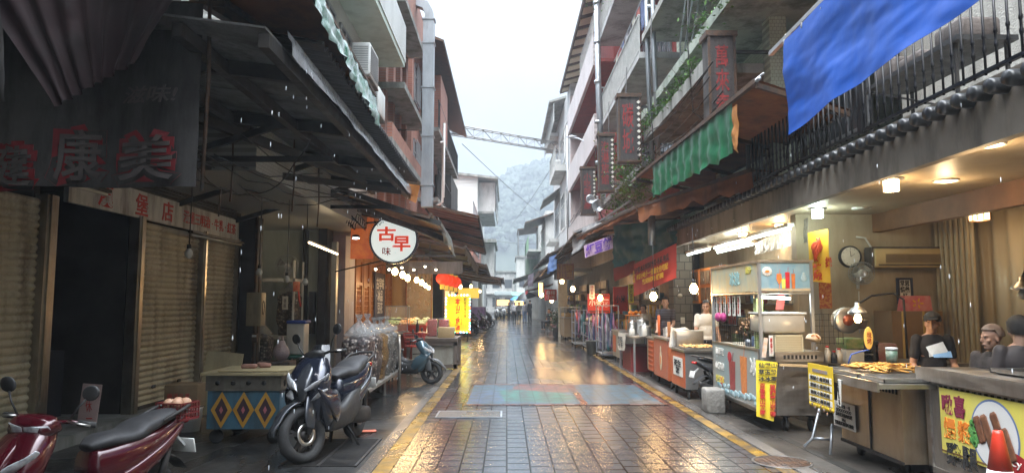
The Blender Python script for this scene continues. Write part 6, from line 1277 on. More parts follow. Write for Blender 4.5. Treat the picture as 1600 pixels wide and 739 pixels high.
q = MB(); q.cloth(b_+d*.02+Vector((0,0,-.1)), b_+d*.2+Vector((0,0,-.1)), b_+d*.14-Vector((0,0,.75)), b_+d*.04-Vector((0,0,.6)), 6, 10, .05, 5, 9); q.build('torn_end', M_['orange_canvas'], t)
c_ = b_+d*3.2
awning('orange brown canvas awning behind the green valance', (4.5,9.0,4.15), tuple(b_+d*.9), tuple(a-d*1.5), (4.4,16,4.25), M_['brown_canvas'], 0, seed=14)
awning('rust brown canvas awning under the green tarpaulin', (4.3,11.0,3.72), (3.9,11.0,3.74), (2.86,15.2,3.72), (4.3,15.2,3.75), M_['brown_canvas'], .30, seed=15)
awning('long rust brown canvas awning farther down the right row', (4.3,15.3,3.75), (2.84,15.3,3.72), (2.25,22.5,3.72), (4.3,22.5,3.9), M_['brown_canvas'], .12, seed=16)
t = thing('awning', 'grey wet plastic sheet awning above the purple banner', 'awning', (2.3,24,3.6)); q = MB(); q.cloth(at(895,362,Y=24), at(1000,318,Y=19), at(935,372,Y=21), at(893,398,Y=23.5), 20, 10, .08, 3, 5); q.build('sheet', pm('wet_grey_plastic', (.22,.21,.20), (.10,.10,.10), 3, .25, bump=.4), t); q = MB(); q.bar(at(868,392,Y=27), at(985,314,Y=19), .05, .05); q.build('pole', M_['grey_metal'], t)
m_dgt = pm('dark_teal_tarpaulin', (.015,.09,.10), (.02,.11,.12), 2.5, .5, bump=.2, bscale=6)
t = thing('tarpaulin', 'dark teal plastic sheet bunched above the red banner', 'tarpaulin', (3.3,19,3)); q = MB(); q.cloth(at(958,352,Y=19.5), at(1062,342,Y=16), at(1058,388,Y=16), at(960,418,Y=19.5), 50, 14, .16, 5, 4, fold=.05, fn=5, hem=.12); q.build('sheet', m_dgt, t)
q = MB(); p = at(1018,350,Y=16.5); q.cyl(p+Vector((0,0,.25)), p-Vector((0,0,.5)), .09, 12); o = q.build('roof_drain', M_['grey_metal']); tag(o, 'grey drain pipe stub poking through the dark teal sheet', 'pipe')
# far right awnings
m_dkc = pm('dark_canvas', (.07,.055,.05), (.13,.10,.08), 2, .8, dirt=(.03,.025,.02))
awning('dark brown sloping awning with ribs on the right beyond the purple banner', (3.9,23,4.4), (2.25,23,3.9), (1.75,37,3.0), (3.9,37,4.4), m_dkc, .0, seed=21)
awning('second dark ribbed awning on the right', (3.9,37,4.6), (1.75,37,3.3), (1.55,47,2.9), (3.9,47,4.2), m_dkc, .15, seed=22)
awning('pale tin awning above the dark ribbed ones', (3.7,37,4.9), (2.2,37,4.2), (1.9,50,4.0), (3.7,50,4.8), M_['concrete_light'], 0, seed=23)
awning('far brown awning over the umbrella carrying people', (3.7,47,3.9), (1.5,47,3.2), (1.4,60,3.0), (3.7,60,3.9), m_dkc, .2, seed=24)
awning('small green awning at the far right end', (3.0,60,4.4), (.6,60,3.6), (.6,66,3.4), (3.0,66,4.2), pm('green_canvas', (.03,.16,.09), (.05,.2,.12), 3, .7), .1, seed=25)
t = thing('cloth_sheet', 'blue cloth hanging from the dark awning on the right', 'cloth', (2.0,30,3)); q = MB(); q.cloth(at(858,402,Y=30), at(873,396,Y=29), at(869,420,Y=29), at(855,428,Y=30), 10, 12, .05, 4, 4, fold=.03, fn=2); q.build('sheet', pm('faded_blue_cloth', (.06,.12,.28), (.10,.17,.34), 4, .8), t)
t = thing('cloth_sheet', 'grey violet cloth hanging farther along the dark awning', 'cloth', (1.9,34,3)); q = MB(); q.cloth(at(825,430,Y=36), at(834,426,Y=35), at(833,446,Y=35), at(824,449,Y=36), 8, 10, .05, 4, 5, fold=.03, fn=2); q.build('sheet', pm('grey_violet', (.16,.15,.20)), t)
awning('red canvas awning near the people with umbrellas', (3.4,52,3.0), (1.55,52,2.55), (1.4,56,2.5), (3.4,56,2.95), pm('bright_red_canvas', (.50,.03,.03)), .25, seed=28)
# red banner with lettering
m_rb = pm('red_banner', (.50,.035,.02), (.40,.025,.015), 2, .7, bump=.1)
t = thing('banner', 'red banner with yellow and black characters slung over the right stalls', 'banner', (3.5,16,2.4)); a, b_ = at(990,413,Y=18.6), at(1057,380,Y=14.2); c, d = at(1057,434,Y=14.2), at(990,463,Y=18.6)
q = MB(); q.cloth(a, b_, c, d, 40, 12, .03, 3, 6); q.build('cloth', m_rb, t)
r_ = (b_-a).normalized(); ce = (a+b_+c+d)/4; L_ = (b_-a).length; off = Vector((-.06,-.02,0))
text('公平價 本店專賣桂竹筍·香菇·地瓜', ce+off+Vector((0,0,.16)), r_, (0,0,1), .2, M_['ink_black'], t, fit=(L_*.82,.15)); text('泰雅小吃十一分鐘全台宅配', ce+off+r_*.1+Vector((0,0,-.02)), r_, (0,0,1), .2, M_['ink_yellow'], t, bold=.02, fit=(L_*.74,.14)); text('歡迎試吃·購買', ce+off+r_*.25+Vector((0,0,-.18)), r_, (0,0,1), .2, M_['ink_yellow'], t, bold=.03, fit=(L_*.5,.13)); text('公', ce+off-r_*L_*.42+Vector((0,0,.02)), r_, (0,0,1), .3, M_['ink_yellow'], t, bold=.02, fit=(.32,.34))
t = thing('banner', 'dark red cloth strip continuing left of the lettered red banner', 'banner', (3.2,19,2.8)); q = MB(); q.cloth(at(958,420,Y=20), at(992,404,Y=18.6), at(992,425,Y=18.6), at(960,440,Y=20), 14, 6, .04, 3, 7); q.build('cloth', pm('dark_red_cloth', (.22,.02,.02)), t)
# purple banner
t = thing('banner', 'white and violet banner with purple characters tilted under the grey sheet', 'banner', (2.7,22,3)); a, b_, c, d = at(912,384,Y=19), at(957,367,Y=18.6), at(958,388,Y=18.6), at(914,403,Y=19)
q = MB(); q.cloth(a, b_, c, d, 14, 6, .02, 3, 8); q.build('cloth', pm('pale_violet', (.50,.36,.48), (.44,.30,.44), 3, .7), t); text('紅豆餅', (a+b_+c+d)/4-Vector((0,.05,0)), b_-a, (0,0,1), .3, pm('violet_ink', (.10,.03,.30)), t, bold=.03, fit=((b_-a).length*.9,.33))
# wooden board 山x
t = thing('shop_sign', 'old carved wooden board with gold characters hanging under the far right awning', 'sign', (2.9,30,2.7)); a, c = at(870,412,Y=30), at(897,437,Y=30); q = MB(); q.bb(a.x,c.x,30,30.06,c.z,a.z); q.build('board', M_['warm_wood'], t); text('山豬\n山產', ((a.x+c.x)/2,30,(a.z+c.z)/2), (1,0,0), (0,0,1), .25, pm('dull_gold', (.40,.20,.04)), t, bold=.02, fit=(c.x-a.x-.1,a.z-c.z-.1))
t = thing('shop_sign', 'red board with white characters by the plant on the right', 'sign', (2.8,36,2)); a, c = at(851,452,Y=36), at(870,469,Y=36); q = MB(); q.bb(a.x,c.x,36,36.05,c.z,a.z); q.build('board', m_rb, t); text('麻糬\n小米', ((a.x+c.x)/2,36,(a.z+c.z)/2), (1,0,0), (0,0,1), .2, M_['ink_white'], t, fit=(c.x-a.x-.15,a.z-c.z-.12))
# red sign 小米酒
t = thing('shop_sign', 'red cloth sign with white characters and patterned borders hanging over the umbrella racks', 'sign', (3.2,24,1.7)); a, c = at(918,459,Y=24), at(953,489,Y=24); q = MB(); q.bb(a.x,c.x,24,24.03,c.z,a.z); q.build('cloth', m_rb, t); text('小米酒', ((a.x+c.x)/2,24,(a.z+c.z)/2+.02), (1,0,0), (0,0,1), .25, M_['ink_white'], t, bold=.03, fit=(c.x-a.x-.08,.28))
q = MB(); n = 16
for zz in (a.z-.06, c.z+.06):
    for k in range(n): x = a.x+.03+k*(c.x-a.x-.06)/n; q.prism([(x,23.99,zz), (x+.02,23.99,zz+.035), (x+.04,23.99,zz), (x+.02,23.99,zz-.035)], (0,0,0), (0,-.005,0))
q.build('border_pattern', M_['ink_black'], t)
t = thing('shop_sign', 'second red patterned cloth sign behind the umbrella racks', 'sign', (3.8,23,1.8)); a, c = at(958,448,Y=23), at(981,486,Y=23); q = MB(); q.bb(a.x,c.x,23,23.03,c.z,a.z); q.build('cloth', m_rb, t); text('小米', ((a.x+c.x)/2,23,(a.z+c.z)/2), (1,0,0), (0,0,1), .25, M_['ink_black'], t, bold=.02, fit=(c.x-a.x-.12,.25))
t = thing('price_strip', 'narrow white and red strip sign in front of the red cloth sign', 'sign', (3.0,23.5,2.1)); a, c = at(921,445,Y=23.6), at(929,467,Y=23.6); q = MB(); q.bb(a.x,c.x,23.6,23.62,c.z,a.z); q.build('card', M_['ink_white'], t); text('傳統美味', ((a.x+c.x)/2,23.6,(a.z+c.z)/2), (1,0,0), (0,0,1), .1, M_['ink_red'], t, fit=(.01,.01)) if False else text('傳\n統\n美\n味', ((a.x+c.x)/2,23.6,(a.z+c.z)/2), (1,0,0), (0,0,1), .1, M_['ink_red'], t, fit=(.11,(a.z-c.z)*.9))
t = thing('price_strip', 'yellow strip sign with black characters beside the orange fruit case', 'sign', (3.6,20,2)); a, c = at(982,444,Y=19.5), at(990,473,Y=19.5); q = MB(); q.bb(a.x,c.x,19.5,19.52,c.z,a.z); q.build('card', pm('yellow_card', (.70,.58,.03)), t); text('冰\n火\n菠\n蘿', ((a.x+c.x)/2,19.5,(a.z+c.z)/2), (1,0,0), (0,0,1), .1, M_['ink_black'], t, fit=(.10,(a.z-c.z)*.9))
# ================================================================== PEOPLE
def capsule(q, pts, rs, n=12):
    q.tube(pts, rs, n)
    for p, r in zip(pts, rs): q.ell(p, r*1.0, 10, 7)
def person(label, loc, rz, h=1.68, top=None, legs=None, hair=None, sleeve='short', arms=None, voxel=.009, cap=False, glasses=False, hairlen='short', lean=0, sit=False, group=None, turn=0, skirt=False, feet=True):
    """local frame: faces -Y, z up. arms: (left hand, right hand) positions for a 1.7 m figure"""
    s = h/1.7; t = thing('person', label, 'person', loc, rz, group, s)
    top = top or M_['ink_white']; legs = legs or M_['black_plastic']; hair = hair or M_['hair']
    hz = -.42 if sit else 0
    V = lambda x, y, z: Vector((x, y - lean*max(0, z-.95), z+hz))
    def mk(): return LB()
    arms = arms or ((.27,-.04,.82), (-.27,-.04,.82))
    hipz = .93
    feetp = ((.10,-.02), (-.10,.03))
    def limb_points(sd, hand):
        sh = V(sd*.165, 0, 1.41); hd = Vector(hand) + Vector((0, -lean*max(0, hand[2]-.95), hz)); mid = (sh+hd)/2; L_ = (hd-sh).length; d = max(0, (.29+.27)**2-L_**2)**.5/2
        el = mid + Vector((sd*.18*d, .7*d, -.6*d)); return sh, el, hd
    # ---- body: one continuous skin
    q = mk()
    H = V(0, -.01, 1.60); Mh = Matrix.Rotation(turn, 3, 'Z')
    def hp(x, y, z): return H + Mh @ Vector((x, y, z))
    q.ell(hp(0,.012,.028), (.074,.092,.085), 18, 12, Mh); q.ell(hp(0,-.018,-.045), (.055,.066,.075), 14, 10, Mh); q.ell(hp(0,-.05,-.095), (.028,.025,.022), 10, 7, Mh)
    q.ell(hp(0,-.095,-.025), (.013,.018,.024), 8, 6, Mh); q.ell(hp(0,-.092,-.002), (.009,.010,.028), 8, 6, Mh)       # nose
    for sx in (-1, 1): q.ell(hp(sx*.075,.012,-.02), (.009,.02,.032), 8, 6, Mh); q.ell(hp(sx*.03,-.078,.018), (.022,.010,.008), 8, 5, Mh); q.ell(hp(sx*.045,-.058,-.03), (.022,.02,.02), 8, 6, Mh)
    q.ell(hp(0,-.083,-.066), (.024,.012,.009), 8, 5, Mh)
    capsule(q, [V(0,.015,1.57), V(0,.02,1.44)], [.052,.06])
    q.ell(V(0,0,1.32), (.165,.10,.17), 18, 12); q.ell(V(0,0,1.12), (.135,.095,.18), 18, 12); q.ell(V(0,0,.96), (.155,.105,.13), 18, 12)
    for i, sd in enumerate((1, -1)):
        sh, el, hd = limb_points(sd, arms[i]); capsule(q, [sh, (sh+el)/2, el, (el+hd)/2, hd], [.055,.046,.038,.036,.025])
        d = (hd-el).normalized(); side = d.cross(Vector((0,1,0))).normalized() if abs(d.y) < .9 else Vector((1,0,0)); pal = d.cross(side)
        q.ell(hd+d*.05, (.030,.030,.03), 10, 7); capsule(q, [hd+d*.02, hd+d*.075], [.026,.034])
        for k, (off, ln) in enumerate(((-.026,.058), (-.009,.068), (.009,.063), (.026,.05))):
            a = hd+d*.085+side*off; b_ = a+d*ln*.55+pal*.008; c_ = b_+d*ln*.4+pal*.022; capsule(q, [a, b_, c_], [.0095,.009,.008], 8)
        capsule(q, [hd+d*.03+side*.026*sd, hd+d*.065+side*.05*sd, hd+d*.095+side*.052*sd], [.012,.011,.009], 8)
    if sit:
        for sd in (1, -1): capsule(q, [V(sd*.09,0,.93), V(sd*.12,-.42,.92), V(sd*.12,-.42,.48)], [.08,.062,.045])
    else:
        for k, sd in enumerate((1, -1)): fx, fy = feetp[k]; capsule(q, [V(sd*.085,0,.92), V(fx*.98,fy-.02,.50), V(fx,fy+.01,.09)], [.085,.056,.038]); q.ell(Vector((fx,fy-.06,.04)), (.042,.12,.038), 12, 8)
    body = remeshed(q, 'body', M_['skin'], t, voxel*s, 3)
    # ---- clothes
    q = mk(); q.ell(V(0,0,1.325), (.17,.112,.16), 18, 12); q.ell(V(0,0,1.12), (.155,.115,.19), 18, 12); q.ell(V(0,0,.975), (.165,.118,.10), 18, 10)
    q.ell(V(0,.01,1.43), (.10,.085,.05), 14, 8)
    for i, sd in enumerate((1, -1)):
        sh, el, hd = limb_points(sd, arms[i])
        if sleeve == 'short': capsule(q, [sh, sh+(el-sh)*.62], [.060,.056])
        else: capsule(q, [sh, el, el+(hd-el)*.9], [.066,.052,.038])
    cl = remeshed(q, 'shirt', top, t, max(voxel, .011)*s, 3)
    if skirt: pass
    q = mk(); q.ell(V(0,0,.95), (.168,.118,.11), 18, 10)
    if sit:
        for sd in (1, -1): capsule(q, [V(sd*.09,0,.93), V(sd*.12,-.43,.93), V(sd*.12,-.43,.56)], [.096,.078,.058])
    else:
        for k, sd in enumerate((1, -1)): fx, fy = feetp[k]; capsule(q, [V(sd*.088,0,.90), V(fx,fy-.02,.50), V(fx,fy+.01,.12)], [.100,.074,.058])
    remeshed(q, 'trousers', legs, t, max(voxel, .012)*s, 3)
    if feet and not sit:
        for fx, fy in feetp: q = mk(); q.ell(Vector((fx,fy-.05,.045)), (.05,.135,.045), 12, 8); q.build('shoe', M_['black_plastic'], t)
    # ---- hair or cap
    q = mk(); n, m = 20, 10; vs = []; fs = []
    for j in range(m+1):
        ph = j/m*(1.75 if hairlen == 'short' else 2.3)
        for k in range(n):
            th = 2*PI*k/n; p = Vector((math.sin(ph)*math.cos(th), math.sin(ph)*math.sin(th), math.cos(ph)))
            front = max(0, -p.y); lim = 1 - .55*front*max(0, ph-.75)
            r = Vector((.090, .110, .104)) if hairlen == 'short' else Vector((.096, .114, .108))
            zz = p.z*r.z if p.y > -.3 else max(p.z*r.z, .045)
            vs.append(hp(p.x*r.x*(1+.03*math.sin(7*th+3*j)), .014+p.y*r.y*(1 if p.y > -.3 or p.z > .4 else .9), .032+zz))
    for j in range(m):
        for k in range(n): fs.append((j*n+k, (j+1)*n+k, (j+1)*n+(k+1) % n, j*n+(k+1) % n))
    q.add(vs, fs, True); q.build('hair', hair, t)
    if cap:
        q = mk(); q.ell(hp(0,.01,.055), (.088,.106,.075), 18, 10, Mh); q.loft(ease([((hp(0,-.08,.05)), Mh@Vector((.08,0,0)), Vector((0,.01,.008))), ((hp(0,-.135,.042)), Mh@Vector((.072,0,0)), Vector((0,.005,.006))), ((hp(0,-.175,.03)), Mh@Vector((.045,0,0)), Vector((0,.003,.004)))]), 14) if hasattr(q, 'loft') else q.rbox(hp(0,-.13,.045), (.14,.11,.012), .006, rz=turn, rx=.1); q.build('cap', M_['black_plastic'], t)
    q = mk()
    for sx in (-1, 1): q.ell(hp(sx*.031,-.083,.004), (.010,.006,.006), 8, 5, Mh)
    q.build('eyes', M_['ink_black'], t)
    if glasses:
        q = mk()
        for sx in (-1, 1): q.tube([hp(sx*.032+.024*math.cos(a), -.100, .004+.018*math.sin(a)) for a in [i*PI/7 for i in range(15)]], .0022, 4); q.tube([hp(sx*.056,-.098,.006), hp(sx*.078,-.03,.004), hp(sx*.080,.01,-.005)], .002, 4)
        q.build('glasses', M_['dark_metal'], t)
    return t
m_tee = pm('cream_tee_cloth', (.72,.68,.60), (.64,.60,.52), 5, .85, bump=.5, bscale=14)
m_polo = bpy.data.materials.new('navy_striped_polo'); m_polo = stripemat('navy_striped_polo', (.012,.014,.025), (.05,.055,.075), .055, 2)
m_dk = pm('black_trousers', (.015,.015,.018), (.03,.03,.034), 5, .85, bump=.3)
p = at(1103, 478, Y=13.6); person('grey haired vendor in glasses and a cream T-shirt standing behind the grey snack cart', (p.x, 13.6, 0), R(-14), 1.66, m_tee, m_dk, hair=pm('thin_grey_hair', (.015,.014,.013), (.04,.037,.035), 30, .6), arms=((.25,-.14,.86), (-.22,-.20,.90)), glasses=True, turn=R(-10))
p = at(1037, 470, Y=16.4); person('vendor in a dark navy striped polo shirt looking down behind the orange cart', (p.x+.05, 16.4, 0), R(-25), 1.74, m_polo, m_dk, arms=((.16,-.34,1.02), (-.12,-.36,1.00)), turn=R(20), lean=.12)
p = at(1008, 492, Y=18.5); person('person with tied dark hair holding a cream cloth by the steel pot', (p.x+.06, 18.8, 0), R(-30), 1.56, pm('cream_cloth', (.50,.42,.30)), m_dk, arms=((.18,-.34,1.0), (-.1,-.38,.96)), lean=.25, sleeve='long', hairlen='long')
p = at(1452, 515, Y=8.3); person('seated man in a black cap and black T-shirt in the open shop', (p.x, 8.3, .22), R(-12), 1.72, m_dk, m_dk, arms=((.2,-.30,1.02), (-.2,-.28,1.02)), cap=True, sit=True, turn=R(-25), lean=.15)
p = at(1560, 520, Y=6.6); person('seated old person with thin ginger grey hair at the right edge', (p.x, 6.6, .2), R(-60), 1.62, M_['dark_wood'], m_dk, hair=pm('ginger_grey_hair', (.20,.13,.09), (.34,.26,.20), 20, .7), sit=True, turn=R(-30), lean=.2)
p = at(1592, 512, Y=6.2); person('seated person with dark tied hair cropped by the right edge', (p.x, 6.2, .27), R(170), 1.64, pm('dark_blouse', (.06,.05,.05)), m_dk, sit=True, hairlen='long')
for k, (px_, Y, hh, tp, lg, lab, sk) in enumerate(((811,59,1.62,pm('pale_shirt',(.45,.46,.48)),m_dk,'distant person in a pale top and dark trousers beneath the blue umbrella','a'), (804,60,1.6,pm('pale_shirt',(.45,.46,.48)),m_dk,'distant person in a pale top left of the umbrella group','a'),
        (820,57,1.66,pm('grey_shirt',(.2,.2,.22)),pm('denim',(.06,.10,.18),(.1,.14,.24),5,.8),'distant person in grey top and blue jeans','a'), (828,55,1.78,m_dk,m_dk,'tall distant person in black holding the black umbrella','a'), (795,66,1.6,m_dk,m_dk,'lone distant person in dark clothes walking down the street centre','a'), (800,72,1.6,pm('pale_shirt',(.45,.46,.48)),m_dk,'far person in pale clothes near the end stalls','a'))):
    p = at(px_, 500, Y=Y); person(lab, (p.x, Y, 0), R(170+20*k), hh, tp, lg, voxel=.02, sleeve='long', hairlen='long' if k in (0, 2) else 'short', arms=((.27,-.04,.82), (-.2,-.3,1.15)) if k in (3, 0) else None, group='people far down the street')
p = at(858, 495, Y=42); person('person in dark clothes sitting beside the plants on the far right', (p.x, 42, 0), R(-60), 1.65, m_dk, m_dk, voxel=.018, sit=True)
t = thing('stool', 'small dark stool under the far seated person', 'stool', (p.x, 42, 0)); q = MB(); q.cyl((p.x,42.03,.38), (p.x,42.03,.42), .17, 12); q.build('seat', M_['dark_wood'], t); [MB().bar((p.x+a*.12,42.03+b_*.12,0), (p.x+a*.1,42.03+b_*.1,.38), .03, .03).build('leg', M_['dark_wood'], t) for a in (-1,1) for b_ in (-1,1)]
for x_, y_, lb in ((at(1452,515,Y=8.3).x,8.3,'stool under the seated man in the black cap'), (at(1560,520,Y=6.6).x,6.6,'stool under the old person at the right edge'), (at(1592,512,Y=6.2).x,6.2,'stool under the person cropped by the right edge')):
    t = thing('stool', lb, 'stool', (x_, y_, 0)); MB().cyl((x_,y_,.58), (x_,y_,.62), .17, 14).build('seat', M_['dark_wood'], t); [MB().bar((x_+a*.12,y_+b_*.12,0), (x_+a*.1,y_+b_*.1,.58), .03, .03).build('leg', M_['dark_metal'], t) for a in (-1,1) for b_ in (-1,1)]
def umbrella(loc, r, mat, label, tilt=(0, 0)):
    t = thing('umbrella', label, 'umbrella', loc); M = Matrix.Rotation(tilt[0], 3, 'X') @ Matrix.Rotation(tilt[1], 3, 'Y'); q = LB(); vs = [(0,0,.32*r/.55)]; fs = []
    for j in range(1, 6):
        for k in range(16):
            rr = r*j/5*(1 if k % 2 == 0 else .965); vs.append((rr*math.cos(k*PI/8), rr*math.sin(k*PI/8), .32*r/.55*(1-(j/5)**2)))
    for k in range(16): fs.append((0, 1+k, 1+(k+1) % 16))
    for j in range(4):
        for k in range(16): fs.append((1+j*16+k, 1+(j+1)*16+k, 1+(j+1)*16+(k+1) % 16, 1+j*16+(k+1) % 16))
    q.add([M @ Vector(v) for v in vs], fs, True); q.build('canopy', mat, t); q = LB(); q.tube([M @ Vector((0,0,.4*r/.55)), M @ Vector((0,0,-.55))], .012, 6); q.build('shaft', M_['grey_metal'], t)
p = at(822,455,Y=55); umbrella((p.x,55,1.95), .85, M_['black_plastic'], 'black open umbrella held over the tall person in black', (.1,-.25))
p = at(808,468,Y=58.6); umbrella((p.x,58.6,1.78), .62, pm('umbrella_blue', (.05,.22,.5)), 'sky blue open umbrella behind the black one', (0,.1))
p = at(835,462,Y=56); umbrella((p.x,56,2.1), .6, pm('umbrella_pale', (.5,.5,.55)), 'pale grey open umbrella right of the black one', (0,.2))

# ================================================================== RIGHT SIDE: STALLS
def caster(t, x, y, r=.06):
    q = MB(); q.lathe((x,y,r), [(r*.4,-.018), (r,-.016), (r,.016), (r*.4,.018)], 16, 'X'); q.bar((x,y,r), (x+.02,y+.02,r*2.1), .05, .012); q.box((x,y,r*2.15), (.09,.09,.012)); q.build('caster', M_['rubber'], t)
def ticks(t, x, y0, y1, z, n, mat=None):
    q = MB()
    for k in range(n): y = y0+(y1-y0)*k/n; q.box((x,y,z), (.006,(y1-y0)/n*.45,.05))
    q.build('vent_slots', mat or pm('slot_black', (.006,.006,.006)), t)
# nearest counter
t = thing('steel_counter', 'nearest long stainless counter carrying the yellow chicken banner', 'counter', (4.4,5.3,0))
q = MB(); q.bb(3.92,4.75,2.8,6.62,.12,.98); q.build('body', M_['steel_dull'], t)
q = MB(); q.bb(3.86,4.8,2.7,6.72,.98,1.04); q.bb(3.865,3.885,2.7,6.72,.93,1.05); q.build('worktop', M_['steel'], t)
ticks(t, 3.912, 3.0, 6.5, .88, 46)
q = MB(); q.bb(3.9,3.925,2.8,6.64,.10,.16); q.bb(3.9,3.925,6.58,6.64,.1,.98); q.build('trim', M_['steel'], t)
for y in (3.1, 6.4): caster(t, 4.0, y, .06)
# yellow banner on it
Xb = 3.895
t = thing('banner', 'yellow printed banner with a plate of sausages on the nearest counter front', 'banner', (Xb,5.6,.2))
B = lambda px_, py_: at(px_, py_, X=Xb)
y0, y1 = B(1469,640).y, 4.65; zt, zb = B(1469,605).z, B(1479,708).z
m_yb = pm('yellow_print', (.66,.58,.10), (.60,.52,.08), 2, .5, dirt=(.5,.45,.2), dirt_amt=.3)
q = MB(); q.bb(Xb,Xb+.012,y1,y0,zb,zt); q.build('sheet', m_yb, t)
q = MB(); q.bb(Xb-.003,Xb,y1,y0,zb+.015,zb+.03); q.build('dark_line', pm('brown_ink', (.15,.08,.02)), t)
dr = (0,-1,0)
def bt(s_, yc, zc, w_, h_, m, bold=.03): text(s_, (Xb,yc,zc), dr, (0,0,1), .2, m, t, bold=bold, fit=(w_, h_), lift=.002)
H_ = zt-zb
m_mar = pm('maroon_ink', (.20,.02,.05)); m_or2 = pm('orange_ink', (.70,.20,.02))
bt('啾', y0-.11, zt-.135, .15, .17, m_mar); bt('喜', y0-.28, zt-.135, .15, .19, m_mar); bt('爆', y0-.13, zt-.34, .17, .18, m_or2); bt('漿', y0-.32, zt-.34, .17, .18, m_or2); bt('雞', y0-.16, zt-.555, .20, .20, M_['ink_black']); bt('腿', y0-.38, zt-.555, .20, .20, M_['ink_black'])
def disc(yc, zc, r, lift, m, name, sy=1): q = MB(); q.add([(Xb-lift, yc, zc)]+[(Xb-lift, yc+sy*r*math.cos(a*PI/20), zc+r*math.sin(a*PI/20)) for a in range(40)], [(0, 1+k, 1+(k+1) % 40) for k in range(40)], False); return q.build(name, m, t)
yc, zc = y0-.70, zt-.30
disc(yc, zc, .285, .002, pm('plate_blue', (.12,.18,.35)), 'plate_rim'); disc(yc, zc, .268, .004, pm('plate_white', (.62,.62,.60)), 'plate')
q = MB()
for k in range(26): a = k*.6; q.ell((Xb-.006, yc+.24-.05*math.cos(a)*((k % 3)/2), zc-.02+.09*math.sin(a)), (.002,.03,.03), 7, 5)
q.build('garnish', pm('print_green', (.05,.22,.04), (.12,.32,.08), 20), t)
for k, (dy, dz, L_, an) in enumerate(((.17,.02,.22,.35), (.06,0,.32,.4), (-.07,.03,.34,.42), (-.17,-.04,.26,.4))):
    q = MB(); d = Vector((0,-math.sin(an),-math.cos(an))); c = Vector((Xb-.008-.002*k,yc+dy,zc+dz)); q.tube([c-d*L_*.5, c-d*L_*.42, c+d*L_*.42, c+d*L_*.5], [.03,.048,.048,.03], 10)
    for i, p in enumerate(q.v): q.v[i] = Vector((c.x+(p.x-c.x)*.05, p.y, p.z))
    q.build('printed_sausage', pm('sausage_print', (.10,.035,.018), (.20,.085,.04), 16, .5), t)
disc(yc-.18, zb+.10, .085, .006, pm('print_dark_red', (.30,.01,.015)), 'badge', 2.2); text('Juicy', (Xb-.006,yc-.17,zb+.10), dr, (0,0,1), .1, M_['ink_white'], t, fit=(.25,.075), lift=.002)
for k, (dz, cc) in enumerate(((.38,(.10,.30,.55)), (.30,(.55,.62,.60)), (.2,(.10,.30,.55)))): disc(yc-.38, zb+dz, .03, .006, pm('sticker_%d' % k, cc), 'sticker')
# traffic cone
def cone(x, y, label):
    t = thing('traffic_cone', label, 'traffic cone', (x, y, 0)); q = LB(); q.rbox((0,0,.02), (.36,.36,.04), .015); q.build('base', pm('cone_base_red', (.40,.03,.015)), t)
    q = LB(); q.lathe((0,0,.04), [(.155,0), (.15,.02), (.105,.27)], 28); q.lathe((0,0,.04), [(.078,.43), (.035,.68), (.030,.70), (.018,.70), (.018,.68)], 28); q.build('cone_body', pm('cone_red', (.60,.045,.02), (.52,.035,.015), 5, .4, dirt=(.2,.04,.02), dirt_amt=.4), t)
    q = LB(); q.lathe((0,0,.04), [(.106,.27), (.079,.43)], 28); q.build('reflective_band', pm('cone_white', (.55,.56,.57), (.45,.46,.47), 14, .35, dirt=(.3,.3,.3)), t)
cone(3.50, 5.1, 'red traffic cone with a silver white band standing before the yellow banner')
# middle counter with fried food
t = thing('steel_counter', 'middle stainless counter with a projecting shelf and taped price sheet', 'counter', (3.9,7.5,0))
q = MB(); q.bb(3.72,4.5,6.72,7.95,.14,.86); q.build('body', pm('warm_steel', (.42,.34,.24), (.52,.43,.31), 2, .32, .9, dirt=(.22,.15,.09), dirt_amt=.5, r2=.5), t)
q = MB(); q.bb(3.40,4.55,6.5,7.98,.86,.90); q.bb(3.38,3.40,6.5,7.98,.83,.92); q.build('worktop', M_['steel'], t); ticks(t, 3.715, 6.8, 7.5, .80, 12)
q = MB(); q.bb(3.705,3.72,7.30,7.32,.14,.86); q.bb(3.70,3.72,6.72,7.95,.13,.16); q.build('door_seam', M_['dark_metal'], t)
for x, y in ((3.85,6.95), (3.85,7.8), (4.4,7.8)): caster(t, x, y, .07)
q = MB(); q.tube([(3.60,8.12,.60), (3.46,8.12,.12), (3.36,8.12,.03)], .016, 8); q.tube([(3.46,8.12,.12), (3.66,8.05,.12)], .016, 8); q.tube([(3.5,7.7,.35), (3.42,7.6,.05)], .014, 8); q.build('folding_legs', M_['grey_metal'], t)
t2 = thing('price_sheet', 'white price sheet with black writing taped on the middle counter', 'sign', (3.72,8.0,.4)); a, c = at(1303,624,X=3.70), at(1338,675,X=3.70); q = MB(); q.bb(3.69,3.698,c.y,a.y,c.z,a.z); q.build('paper', pm('price_paper', (.78,.75,.70), (.7,.66,.6), 4, .8), t2)
text('小卷 章魚 一支\n○○○○○○○○\n蒜頭花枝酥肉串烤\n50元\n蜜糖燒炙雞排吃飽飽', (3.69,(a.y+c.y)/2,(a.z+c.z)/2), dr, (0,0,1), .05, M_['ink_black'], t2, fit=((a.y-c.y)*.88,(a.z-c.z)*.85), lift=.002)
t2 = thing('price_placard', 'yellow scalloped placard with columns of small price tags hanging from the shelf', 'sign', (3.38,8.5,.8)); a, c = at(1262,566,X=3.362), at(1303,642,X=3.362)
q = MB(); q.bb(3.362,3.370,c.y,a.y,c.z,a.z); W_ = a.y-c.y; [q.lathe((3.364,c.y+W_*(k+.5)/11,c.z), [(W_/22,-.003), (W_/22,.005)], 10, 'X') for k in range(11)]; q.build('card', pm('placard_yellow', (.72,.50,.03), (.66,.45,.02), 3, .5), t2); q = MB()
